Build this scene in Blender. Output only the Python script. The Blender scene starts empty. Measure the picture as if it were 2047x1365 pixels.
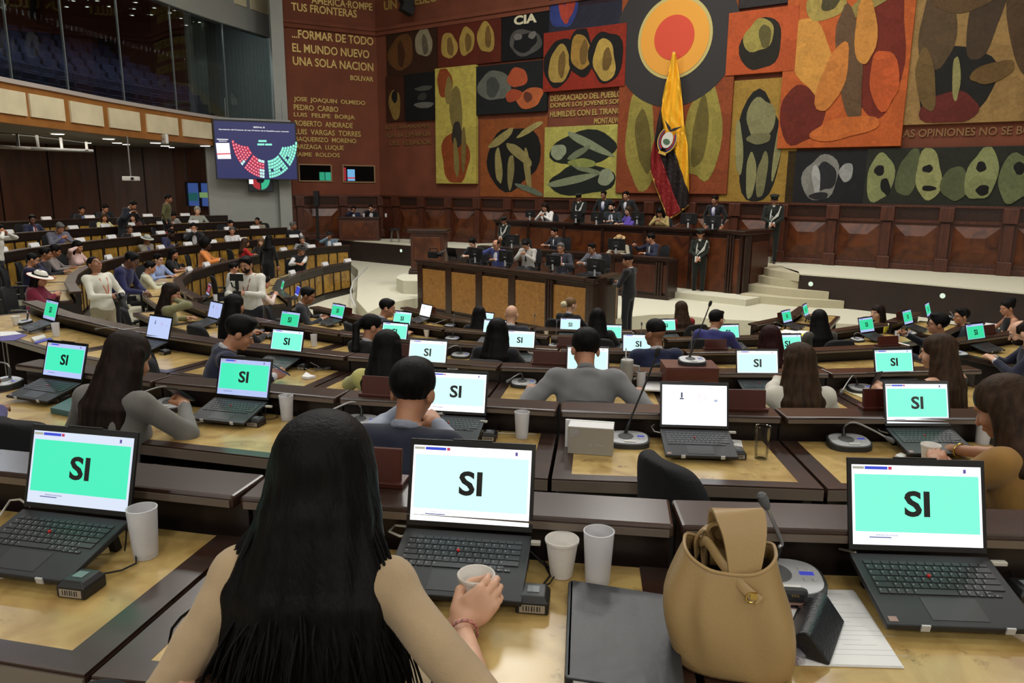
import bpy, math, random
import numpy as np
from mathutils import Vector, Matrix
random.seed(7); RNG=np.random.default_rng(7)
sc=bpy.context.scene; COL=sc.collection
PI=math.pi
# ---------------------------------------------------------------- camera
FPX=1500.; PITCH=math.radians(11.57); ROLL=.009; CZ=2.64
CU=np.array([0,math.sin(PITCH),math.cos(PITCH)]); CF=np.array([0,math.cos(PITCH),-math.sin(PITCH)]); CX=np.array([1.,0,0])
CR=math.cos(ROLL)*CX+math.sin(ROLL)*CU; CUP=-math.sin(ROLL)*CX+math.cos(ROLL)*CU; CC=np.array([0,0,CZ])
cam=bpy.data.objects.new('camera',bpy.data.cameras.new('camera')); COL.objects.link(cam)
cam.data.sensor_width=36; cam.data.lens=36*FPX/2047; cam.data.clip_start=.05; cam.data.clip_end=200
cam.matrix_world=Matrix([[CR[i],CUP[i],-CF[i],CC[i]] for i in range(3)]+[[0,0,0,1]])
sc.camera=cam
# ---------------------------------------------------------------- world and exposure
w=bpy.data.worlds.new('world'); sc.world=w; w.use_nodes=True
w.node_tree.nodes['Background'].inputs[0].default_value=(.8,.85,1,1); w.node_tree.nodes['Background'].inputs[1].default_value=.02
sc.view_settings.view_transform='Standard'; sc.view_settings.look='None'; sc.view_settings.exposure=0; sc.view_settings.gamma=1
sc.view_settings.use_curve_mapping=False
# ---------------------------------------------------------------- large lights: the hall's ceiling lamps and added rear fill
CEIL=11.2
def area(x,y,z,p,s=1.6,col=(1,.985,.95),spread=180):
    l=bpy.data.lights.new('hall_area_light','AREA'); l.energy=p; l.size=s; l.color=col; l.spread=math.radians(spread)
    o=bpy.data.objects.new('hall_area_light',l); COL.objects.link(o); o.location=(x,y,z); return o
LAMPS=[(-4,-3.5,60),(2,-4,70),(8,-3.5,60),(-5,3,80),(1.5,1.8,40),(8,3,80),(-6,9,170),(0,8.5,160),(6,9,170),(-6,15,280),(0,14.5,330),(6,15,270),(-3,20,320),(3,18.5,330),(10,12,150)]
for x,y,p in LAMPS: area(x,y,CEIL-.12,p)
REAR_FILLS=[(-8,-5.6,6.6,135),(0,-5.6,6.6,120),(8,-5.6,6.6,135)]   # unseen fill lights added at the rear wall to brighten camera-facing surfaces
for x,y,z,p in REAR_FILLS:
    o=area(x,y,z,p,1.2); d=Vector((x*.45,9,1))-Vector((x,y,z)); o.rotation_euler=d.to_track_quat('-Z','Y').to_euler()

# ---------------------------------------------------------------- helpers
def ray(x,y): return CF+CR*(x-1023.5)/FPX-CUP*(y-682.5)/FPX
def at(x,y,z):
    d=ray(x,y); return Vector(CC+d*((z-CZ)/d[2]))
def atr(x,y,dep):
    return Vector(CC+ray(x,y)*dep)
def lin(c): 
    c/=255.; return c/12.92 if c<=.04045 else ((c+.055)/1.055)**2.4
def S(r,g,b): return (lin(r),lin(g),lin(b),1)
MATS={}
def nodes(name):
    m=bpy.data.materials.new(name); m.use_nodes=True; nt=m.node_tree; return m,nt,nt.nodes['Principled BSDF']
def mat(name,c,rough=.6,metal=0,spec=.5,var=0,vs=8,bump=0,bs=60,emit=None,es=1,coat=0,stretch=None,c2=None,trans=0,alpha=1,sss=0,sheen=0):
    if name in MATS: return MATS[name]
    m,nt,b=nodes(name); MATS[name]=m; N=nt.nodes; L=nt.links
    col=S(*c); b.inputs['Base Color'].default_value=col; b.inputs['Roughness'].default_value=rough; b.inputs['Metallic'].default_value=metal
    b.inputs['Specular IOR Level'].default_value=spec
    if coat: b.inputs['Coat Weight'].default_value=coat; b.inputs['Coat Roughness'].default_value=.15
    if trans: b.inputs['Transmission Weight'].default_value=trans
    if sheen: b.inputs['Sheen Weight'].default_value=sheen
    if alpha<1: b.inputs['Alpha'].default_value=alpha
    if emit: b.inputs['Emission Color'].default_value=S(*emit); b.inputs['Emission Strength'].default_value=es
    if var or bump:
        tc=N.new('ShaderNodeTexCoord'); mp=N.new('ShaderNodeMapping'); L.new(tc.outputs['Object'],mp.inputs[0])
        if stretch: mp.inputs['Scale'].default_value=stretch
    if var:
        n=N.new('ShaderNodeTexNoise'); n.inputs['Scale'].default_value=vs; n.inputs['Detail'].default_value=5; L.new(mp.outputs[0],n.inputs[0])
        r=N.new('ShaderNodeValToRGB'); e=r.color_ramp.elements; e[0].position=.32; e[1].position=.68
        a=tuple(x*(1-var) for x in col[:3])+(1,); e[0].color=a; e[1].color=S(*c2) if c2 else tuple(min(1,x*(1+var)) for x in col[:3])+(1,)
        L.new(n.outputs[0],r.inputs[0]); L.new(r.outputs[0],b.inputs['Base Color'])
    if bump:
        n2=N.new('ShaderNodeTexNoise'); n2.inputs['Scale'].default_value=bs; n2.inputs['Detail'].default_value=3; L.new(mp.outputs[0],n2.inputs[0])
        bp=N.new('ShaderNodeBump'); bp.inputs['Strength'].default_value=bump; bp.inputs['Distance'].default_value=.01
        L.new(n2.outputs[0],bp.inputs['Height']); L.new(bp.outputs[0],b.inputs['Normal'])
    return m
def burl(name,a,b_,knots=.5,scale=6,rough=.28):
    if name in MATS: return MATS[name]
    m,nt,b=nodes(name); MATS[name]=m; N=nt.nodes; L=nt.links
    tc=N.new('ShaderNodeTexCoord'); oi=N.new('ShaderNodeObjectInfo'); ad=N.new('ShaderNodeVectorMath'); ad.operation='MULTIPLY_ADD'
    cb=N.new('ShaderNodeCombineXYZ'); 
    for i in range(3): L.new(oi.outputs['Random'],cb.inputs[i])
    ad.inputs[1].default_value=(37,51,23); L.new(cb.outputs[0],ad.inputs[0]); L.new(tc.outputs['Object'],ad.inputs[2])
    n=N.new('ShaderNodeTexNoise'); n.inputs['Scale'].default_value=scale; n.inputs['Detail'].default_value=8; n.inputs['Distortion'].default_value=1.2; L.new(ad.outputs[0],n.inputs[0])
    r=N.new('ShaderNodeValToRGB'); e=r.color_ramp.elements; e[0].position=.3; e[0].color=S(*b_); e[1].position=.62; e[1].color=S(*a); L.new(n.outputs[0],r.inputs[0])
    n2=N.new('ShaderNodeTexNoise'); n2.inputs['Scale'].default_value=scale*2.6; n2.inputs['Detail'].default_value=6; n2.inputs['Roughness'].default_value=.75; L.new(ad.outputs[0],n2.inputs[0])
    r2=N.new('ShaderNodeValToRGB'); e=r2.color_ramp.elements; e[0].position=.60; e[0].color=(0,0,0,1); e[1].position=.72; e[1].color=(knots,)*3+(1,); L.new(n2.outputs[0],r2.inputs[0])
    mx=N.new('ShaderNodeMixRGB'); L.new(r2.outputs[0],mx.inputs[0]); L.new(r.outputs[0],mx.inputs[1]); mx.inputs[2].default_value=S(70,42,18)
    L.new(mx.outputs[0],b.inputs['Base Color']); b.inputs['Roughness'].default_value=rough; b.inputs['Specular IOR Level'].default_value=.45
    return m
def emis(name,c,s=1):
    if name in MATS: return MATS[name]
    m,nt,b=nodes(name); MATS[name]=m
    b.inputs['Base Color'].default_value=(.01,.01,.01,1); b.inputs['Roughness'].default_value=.35; b.inputs['Emission Color'].default_value=S(*c); b.inputs['Emission Strength'].default_value=s
    return m
def glass(name,tint=(1,1,1),refl=1.0,rough=0.0,ior=1.45):
    if name in MATS: return MATS[name]
    m=bpy.data.materials.new(name); m.use_nodes=True; nt=m.node_tree; N=nt.nodes; L=nt.links; N.clear(); MATS[name]=m
    o=N.new('ShaderNodeOutputMaterial'); t=N.new('ShaderNodeBsdfTransparent'); t.inputs[0].default_value=tint+(1,)
    g=N.new('ShaderNodeBsdfGlossy'); g.inputs['Roughness'].default_value=rough; f=N.new('ShaderNodeFresnel'); f.inputs[0].default_value=ior
    k=N.new('ShaderNodeMath'); k.operation='MULTIPLY'; k.inputs[1].default_value=refl; k.use_clamp=True; mx=N.new('ShaderNodeMixShader')
    L.new(f.outputs[0],k.inputs[0]); L.new(k.outputs[0],mx.inputs[0]); L.new(t.outputs[0],mx.inputs[1]); L.new(g.outputs[0],mx.inputs[2]); L.new(mx.outputs[0],o.inputs[0])
    return m
# the palette
DARK=mat('dark_wood',(46,27,20),.3,var=.35,vs=3,stretch=(1,9,9),spec=.5)
DARK2=mat('black_brown_wood',(27,17,14),.4,var=.3,vs=3,stretch=(1,9,9))
RED=mat('red_brown_wood',(72,36,22),.38,var=.35,vs=2.5,stretch=(9,9,1.2))
REDP=burl('red_burl_wood',(96,50,24),(58,27,14),.25,2.5,.34)
BURL=burl('golden_burl',(194,166,104),(152,120,68),.7,5,.25)
BURLY=burl('yellow_burl',(168,130,56),(112,78,32),.5,4,.35)
HONEY=burl('honey_wood_panel',(160,112,52),(128,86,38),.1,14,.45)
CARPET=mat('cream_carpet',(205,201,180),.95,var=.06,vs=40,bump=.25,bs=400,spec=.1)
WHITEW=mat("white_plaster",(150,152,147),.8,var=.04,vs=2)
TERRA=mat('terracotta_wall',(104,52,30),.85,var=.16,vs=1.2,bump=.15,bs=90)
GOLD=mat('gold_letters',(178,150,84),.45,metal=.35)
GOLDD=mat('dull_gold_letters',(120,84,48),.6,metal=.2)
BLACK=mat('black_plastic',(18,18,19),.45)
BLACKM=mat('black_matte',(14,14,15),.7)
CHROME=mat('chrome',(190,190,190),.25,metal=1)
SILVER=mat('silver_plastic',(186,188,190),.4,metal=.2)
GREYM=mat('grey_mesh',(92,94,96),.6,bump=.4,bs=500)
WHITEP=mat('white_plastic',(214,214,210),.4)
PAPER=mat('white_paper',(225,225,225),.85)
FABRIC=mat('black_chair_fabric',(20,21,25),.9,bump=.3,bs=300)
# mesh builder
class MB:
    def __init__(s): s.v=[]; s.f=[]
    def add(s,vs,fs):
        b=len(s.v); s.v+=[tuple(p) for p in vs]; s.f+=[tuple(b+i for i in f) for f in fs]; return s
    def bx(s,x0,x1,y0,y1,z0,z1,M=None):
        P=[(x0,y0,z0),(x1,y0,z0),(x1,y1,z0),(x0,y1,z0),(x0,y0,z1),(x1,y0,z1),(x1,y1,z1),(x0,y1,z1)]
        if M: P=[M@Vector(p) for p in P]
        return s.add(P,[(0,3,2,1),(4,5,6,7),(0,1,5,4),(1,2,6,5),(2,3,7,6),(3,0,4,7)])
    def prism(s,pts,z0,z1,M=None):
        n=len(pts); a=sum(pts[i][0]*pts[(i+1)%n][1]-pts[(i+1)%n][0]*pts[i][1] for i in range(n))
        if a<0: pts=pts[::-1]
        P=[(p[0],p[1],z0) for p in pts]+[(p[0],p[1],z1) for p in pts]
        if M: P=[M@Vector(p) for p in P]
        return s.add(P,[tuple(range(n-1,-1,-1)),tuple(range(n,2*n))]+[(i,(i+1)%n,n+(i+1)%n,n+i) for i in range(n)])
    def lathe(s,prof,n=20,c=(0,0,0),sx=1,sy=1,M=None,cap=True):
        P=[];F=[]
        for r,z in prof:
            for k in range(n):
                a=2*PI*k/n; P.append((c[0]+r*math.cos(a)*sx,c[1]+r*math.sin(a)*sy,c[2]+z))
        m=len(prof)
        for i in range(m-1):
            for k in range(n): F.append((i*n+k,i*n+(k+1)%n,(i+1)*n+(k+1)%n,(i+1)*n+k))
        if cap:
            if prof[0][0]>1e-4: F.append(tuple(range(n-1,-1,-1)))
            if prof[-1][0]>1e-4: F.append(tuple((m-1)*n+k for k in range(n)))
        if M: P=[M@Vector(p) for p in P]
        return s.add(P,F)
    def tube(s,pts,r,n=8,close=False):
        pts=[Vector(p) for p in pts]; m=len(pts); rs=r if isinstance(r,(list,tuple)) else [r]*m
        P=[];F=[]; prev=None
        for i,p in enumerate(pts):
            t=(pts[(i+1)%m]-pts[i-1]) if (close or 0<i<m-1) else (pts[1]-pts[0] if i==0 else pts[-1]-pts[-2])
            if t.length<1e-9: t=Vector((0,0,1))
            t.normalize()
            u=prev-t*prev.dot(t) if prev is not None else t.orthogonal()
            if u.length<1e-6: u=t.orthogonal()
            u.normalize(); prev=u; v=t.cross(u)
            for k in range(n):
                a=2*PI*k/n; P.append(p+(u*math.cos(a)+v*math.sin(a))*rs[i])
        for i in range(m if close else m-1):
            j=(i+1)%m
            for k in range(n): F.append((i*n+k,i*n+(k+1)%n,j*n+(k+1)%n,j*n+k))
        if not close: F+= [tuple(range(n-1,-1,-1)),tuple((m-1)*n+k for k in range(n))]
        return s.add(P,F)
    def strip(s,A,B,z0,z1):
        """thick slab between two 2d polylines"""
        for i in range(len(A)-1): s.prism([A[i],A[i+1],B[i+1],B[i]],z0,z1)
        return s
    def quad(s,*p): return s.add(p,[tuple(range(len(p)))])
    def me(s,name,smooth=False):
        me=bpy.data.meshes.new(name); me.from_pydata(s.v,[],s.f); me.update()
        if smooth:
            me.polygons.foreach_set('use_smooth',[True]*len(me.polygons))
            try: me.set_sharp_from_angle(angle=math.radians(38))
            except Exception: pass
        return me
    def build(s,name,m,parent=None,loc=None,rz=0,smooth=False,bevel=0,M=None):
        return link(name,s.me(name,smooth),m,parent,loc,rz,bevel,M)
def link(name,me,m=None,parent=None,loc=None,rz=0,bevel=0,M=None):
    o=bpy.data.objects.new(name,me); COL.objects.link(o)
    if parent is not None: o.parent=parent
    if M is not None: o.matrix_basis=M
    else:
        if loc is not None: o.location=loc
        if rz: o.rotation_euler=(0,0,rz)
    if m is not None:
        if not me.materials: me.materials.append(m)
        elif me.materials[0]!=m: o.material_slots[0].link='OBJECT'; o.material_slots[0].material=m
    if bevel:
        b=o.modifiers.new('bevel','BEVEL'); b.width=bevel; b.segments=2; b.limit_method='ANGLE'
    return o
def tag(o,label,cat,group=None):
    o['label']=label; o['category']=cat
    if group: o['group']=group
    return o
def thing(name,label,cat,loc=(0,0,0),rz=0,group=None):
    o=bpy.data.objects.new(name,None); COL.objects.link(o); o.empty_display_size=.1
    o.location=loc; o.rotation_euler=(0,0,rz); return tag(o,label,cat,group)
def struct(o): o['kind']='structure'; return o
KIDS={}
def copy_tree(o,parent=None):
    c=o.copy(); COL.objects.link(c)
    if parent is not None: c.parent=parent
    for ch in list(o.children): copy_tree(ch,c)
    return c
TXT={}
def text_me(s,bold=0,ext=.01):
    k=(s,bold,ext)
    if k in TXT: return TXT[k]
    c=bpy.data.curves.new('text','FONT'); c.body=s; c.size=1; c.extrude=ext; c.offset=bold; c.resolution_u=3; c.align_x='CENTER'; c.align_y='CENTER'
    o=bpy.data.objects.new('tmp',c); COL.objects.link(o); bpy.context.view_layer.update()
    me=bpy.data.meshes.new_from_object(o); bpy.data.objects.remove(o); me.materials.clear()
    n=len(me.vertices); a=np.empty(n*3); me.vertices.foreach_get('co',a); a=a.reshape(-1,3)
    TXT[k]=(me,a.min(0),a.max(0)); return TXT[k]
def text_fit(name,s,m,parent,M,w,h,bold=.012,ext=.01):
    """text fitted in a w x h box centred on M (x right, y up, z out)"""
    me,lo,hi=text_me(s,bold,ext); sx=w/(hi[0]-lo[0]); sy=h/(hi[1]-lo[1]); c=(lo+hi)/2
    T=M@Matrix.Diagonal((sx,sy,1,1))@Matrix.Translation((-c[0],-c[1],0))
    return link(name,me,m,parent,M=T)
# ================================================================ the room
P0=Vector((-5.1,29.3)); DB=Vector((.8214,-.5703)); NB=Vector((-.5703,-.8214)); DL=Vector((-.88,-.474)).normalized(); NL=Vector((.474,-.88)).normalized()
DAIS=.72; WTOP=2.32
def wall_uz(px,py,D,N,off=0):
    d=ray(px,py); o=Vector((P0.x+N.x*off,P0.y+N.y*off)); t=(o.x*N.x+o.y*N.y)/(d[0]*N.x+d[1]*N.y)
    q=CC+d*t; return (q[0]-P0.x)*D.x+(q[1]-P0.y)*D.y, q[2]
def wall_M(D,N,u,off,z):
    """frame on a wall: x to the right as seen from the hall, y up, z out of the wall"""
    p=P0+D*u+N*off; z3=Vector((N.x,N.y,0)); y3=Vector((0,0,1)); x3=y3.cross(z3)
    return Matrix([[x3[i],y3[i],z3[i],(p.x,p.y,z)[i]] for i in range(3)]+[[0,0,0,1]])
def wall_box(mb,D,N,u0,u1,o0,o1,z0,z1):
    pts=[P0+D*u0+N*o0,P0+D*u1+N*o0,P0+D*u1+N*o1,P0+D*u0+N*o1]; return mb.prism([tuple(p) for p in pts],z0,z1)
UB=22.0; UL=3.4
wb=struct(wall_box(MB(),DB,NB,-.3,UB,-.3,0,-.6,CEIL).build('wall_back',TERRA))
wl=struct(wall_box(MB(),DL,NL,0,UL,-.3,0,-.6,CEIL).build('wall_left',TERRA))
# cornice ledges crossing both walls above the lettering, standing proud of the wall
cz=8.05
for D,N,U,p in ((DB,NB,UB,wb),(DL,NL,UL,wl)):
    wall_box(wall_box(MB(),D,N,0,U,0,.10,cz,cz+.14),D,N,0,U,0,.16,cz+.14,cz+.26).build('cornice',TERRA,p)
    wall_box(MB(),D,N,0,U,0,.05,cz+.26,CEIL-.2).build('frieze',TERRA,p)
# wainscot
def wainscot(D,N,us,U,name,flip):
    root=bpy.data.objects.new(name,None); COL.objects.link(root); struct(root)
    wall_box(MB(),D,N,0,U,0,.05,DAIS,WTOP).build('backing',RED,root)
    wall_box(MB(),D,N,0,U,.05,.12,WTOP-.06,WTOP).build('cap_rail',RED,root)
    wall_box(MB(),D,N,0,U,.05,.09,WTOP-.44,WTOP-.37).build('frieze_rail',RED,root)
    for i,u in enumerate(us):
        if 0<u<U:
            wall_box(MB(),D,N,u-.1,u+.1,.05,.16,DAIS+.32,WTOP-.44).build('pilaster',RED,root)
            wall_box(MB(),D,N,u-.15,u+.15,.05,.22,DAIS,DAIS+.32).build('pilaster_base',RED,root,bevel=.015)
            wall_box(MB(),D,N,u-.16,u+.16,.05,.2,WTOP-.40,WTOP-.05).build('pilaster_cap',RED,root,bevel=.01)
    e=[max(0,u) for u in us if u>-1.5 and u<U+1.5]; 
    for a,b in zip(us[:-1],us[1:]):
        a2,b2=max(a+.14,.04),min(b-.14,U-.04)
        if b2-a2<.25: continue
        wall_box(MB(),D,N,a2+.05,b2-.05,.02,.06,WTOP-.34,WTOP-.1).build('frieze_panel',DARK,root)
        wall_box(MB(),D,N,a2,b2,.05,.12,DAIS,DAIS+.14).build('skirting',RED,root,bevel=.01)
        # raised pyramid panel
        z0,z1=DAIS+.24,WTOP-.5; d=min(.27,(b2-a2)*.3); dz=.26
        c=wall_M(D,N,(a2+b2)/2,.05,(z0+z1)/2); hw=(b2-a2)/2-.03; hh=(z1-z0)/2
        mb=MB(); o=[(-hw,-hh,0),(hw,-hh,0),(hw,hh,0),(-hw,hh,0)]; q=[(-hw+d,-hh+dz,.085),(hw-d,-hh+dz,.085),(hw-d,hh-dz,.085),(-hw+d,hh-dz,.085)]
        mb.add(o+q,[(4,5,6,7),(0,1,5,4),(1,2,6,5),(2,3,7,6),(3,0,4,7)])
        mb.build('raised_panel',REDP,root,M=c)
    return root
ub=sorted([wall_uz(p,500,DB,NB,.1)[0] for p in (1659,1769,1885,2012)]); pitch=(ub[-1]-ub[0])/3
usb=[ub[0]+pitch*k for k in range(-12,6)]; usb=[u for u in usb if u>-1.2 and u<UB+1]
wainscot(DB,NB,usb,UB,'trim_1',1)
wainscot(DL,NL,[0.02,1.5,3.1,4.5],UL,'trim_2',-1)
# lettering, raised gilt letters
def letters(s,D,N,x0,y0,x1,y1,hpx,m=GOLD,par=None,off=.012,bold=.02):
    """a line of letters from pixel (x0,y0) to (x1,y1), the middle of the line, hpx tall"""
    ua,za=wall_uz(x0,y0,D,N,off); ub_,zb=wall_uz(x1,y1,D,N,off)
    um,zm=wall_uz((x0+x1)/2,(y0+y1)/2,D,N,off); _,zt=wall_uz((x0+x1)/2,(y0+y1)/2-hpx/2,D,N,off); _,zo=wall_uz((x0+x1)/2,(y0+y1)/2+hpx/2,D,N,off)
    M=wall_M(D,N,(ua+ub_)/2,off,(za+zb)/2)
    return text_fit('lettering',s,m,par,M,abs(ub_-ua),zt-zo,bold,.02)
for s,a in (('AMERICA·ROMPE',(622,2,744,12,15)),('TUS FRONTERAS',(582,13,713,28,16)),('...FORMAR DE TODO',(583,67,746,83,17)),('EL MUNDO NUEVO',(584,96,738,108,17)),('UNA SOLA NACION',(585,121,746,135,17)),('BOLIVAR',(700,155,746,159,10)),
            ('JOSE  JOAQUIN  OLMEDO',(587,199,730,207,11)),('PEDRO  CARBO',(587,214,676,219,11)),('LUIS  FELIPE  BORJA',(587,229,709,237,11)),('ROBERTO  ANDRADE',(589,245,705,252,11)),('LUIS  VARGAS  TORRES',(589,262,721,269,11)),('BAQUERIZO  MORENO',(590,277,712,284,11)),('ARIZAGA  LUQUE',(591,293,687,297,11)),('JAIME  ROLDOS',(591,309,679,312,11))):
    letters(s,DL,NL,*a,GOLD,wl,.06 if a[1]<40 else .012)
letters('UN  PUEBLO  RESUCITARA  LA  PATRIA',DB,NB,768,14,1150,-58,21,GOLD,wb,.06)
for s,a in (('LOS  TRABAJADORES',(772,257,858,251,10)),('SON  LA  ESPERANZA',(773,271,861,267,10)),('DEL  ECUADOR',(780,287,862,283,10))): letters(s,DB,NB,*a,GOLDD,wb)
for s,a in (('DESGRACIADO DEL PUEBLO',(1101,197,1243,188,12)),('DONDE LOS JOVENES SON',(1101,212,1243,204,12)),('HUMILDES CON EL TIRANO',(1100,229,1243,221,12)),('MONTALVO',(1188,243,1242,239,12))): letters(s,DB,NB,*a,GOLD,wb)
letters('LAS OPINIONES NO SE BORRAN',DB,NB,1797,265,2130,260,17,GOLDD,wb)
# ---- painted panels of the mural: plain stand-ins, palette only
def mural_mat(name,base,patches,scale=1.1,seed=0,lo=.47):
    """abstract paint: irregular colour areas with dark contours and facet shading"""
    m,nt,b=nodes(name); N=nt.nodes; L=nt.links; b.inputs['Roughness'].default_value=.75; b.inputs['Specular IOR Level'].default_value=.2
    tc=N.new('ShaderNodeTexCoord'); rgb=N.new('ShaderNodeRGB'); rgb.outputs[0].default_value=S(*[v*.9 for v in base]); prev=rgb.outputs[0]
    def mix(fac,a,c,mode='MIX'):
        x=N.new('ShaderNodeMixRGB'); x.blend_type=mode
        if isinstance(fac,float): x.inputs[0].default_value=fac
        else: L.new(fac,x.inputs[0])
        L.new(a,x.inputs[1])
        if isinstance(c,tuple): x.inputs[2].default_value=c
        else: L.new(c,x.inputs[2])
        return x.outputs[0]
    v=N.new('ShaderNodeTexVoronoi'); v.inputs['Scale'].default_value=3.2; nz=N.new('ShaderNodeTexNoise'); nz.inputs['Scale'].default_value=2.5; L.new(tc.outputs['Object'],nz.inputs[0]); ad=N.new('ShaderNodeVectorMath'); L.new(tc.outputs['Object'],ad.inputs[0]); L.new(nz.outputs['Color'],ad.inputs[1]); L.new(ad.outputs[0],v.inputs[0])
    bw=N.new('ShaderNodeRGBToBW'); L.new(v.outputs['Color'],bw.inputs[0]); r3=N.new('ShaderNodeValToRGB'); r3.color_ramp.elements[0].position=.25; r3.color_ramp.elements[0].color=(.55,.55,.55,1); r3.color_ramp.elements[1].position=.75; L.new(bw.outputs[0],r3.inputs[0]); prev=mix(.38,prev,r3.outputs[0],'MULTIPLY')
    gn=N.new('ShaderNodeTexNoise'); gn.inputs['Scale'].default_value=16; gn.inputs['Detail'].default_value=6; L.new(tc.outputs['Object'],gn.inputs[0]); r4=N.new('ShaderNodeValToRGB'); r4.color_ramp.elements[0].color=(.5,.5,.5,1); r4.color_ramp.elements[0].position=.3; r4.color_ramp.elements[1].position=.6; L.new(gn.outputs[0],r4.inputs[0]); prev=mix(.4,prev,r4.outputs[0],'MULTIPLY')
    L.new(prev,b.inputs['Base Color']); return m
PSH={}
def paint(o,hw,hh,dz,k,shapes):
    """flat areas of paint on a panel: plain irregular ovals"""
    rs=random.Random(k*11+3)
    for q,(u,v,ru,rv,rot,c) in enumerate(shapes):
        key=('paint',)+tuple(c)
        if key not in PSH: PSH[key]=mural_mat('paint_%d_%d_%d'%tuple(c),c,(),1,0)
        n=26; ph=[rs.uniform(0,6.3) for _ in range(3)]; pts=[]
        for a in np.linspace(0,2*PI,n,endpoint=False):
            r=1+.09*math.sin(2*a+ph[0])+.06*math.sin(3*a+ph[1])+.04*math.sin(5*a+ph[2]); x,y=r*ru*hw*math.cos(a),r*rv*hh*math.sin(a); x,y=x*math.cos(rot)-y*math.sin(rot),x*math.sin(rot)+y*math.cos(rot)
            pts.append((max(-hw*.985,min(hw*.985,u*hw+x)),max(-hh*.985,min(hh*.985,v*hh+y))))
        MB().prism(pts,dz,dz+.003+.0022*q).build('painted_area',PSH[key],o)
def panel(k,x0,y0,x1,y1,label,base,patches,depth=.1,scale=1.1,lo=.47):
    ua,zt=wall_uz(x0,y0,DB,NB,depth); uc,_=wall_uz(x1,y1,DB,NB,depth); um,_=ua,0
    _,zb=wall_uz((x0+x1)/2,y1,DB,NB,depth); _,zt=wall_uz((x0+x1)/2,y0,DB,NB,depth)
    M=wall_M(DB,NB,(ua+uc)/2,.012,(zt+zb)/2); hw=(uc-ua)/2; hh=(zt-zb)/2
    o=MB().bx(-hw,hw,-hh,hh,0,depth-.012).build('mural_panel',mural_mat('mural_paint_%d'%k,base,patches,scale,k,lo),M=M,bevel=.008)
    tag(o,label,'painting'); paint(o,hw,hh,depth-.012,k,SHP.get(k,())); return o,hw,hh,M
K=(28,26,24); OC=(176,146,72); OD=(118,90,44); GY=(138,136,128); OL=(144,148,98); OB=(92,98,66); BN=(150,146,98)
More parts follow.
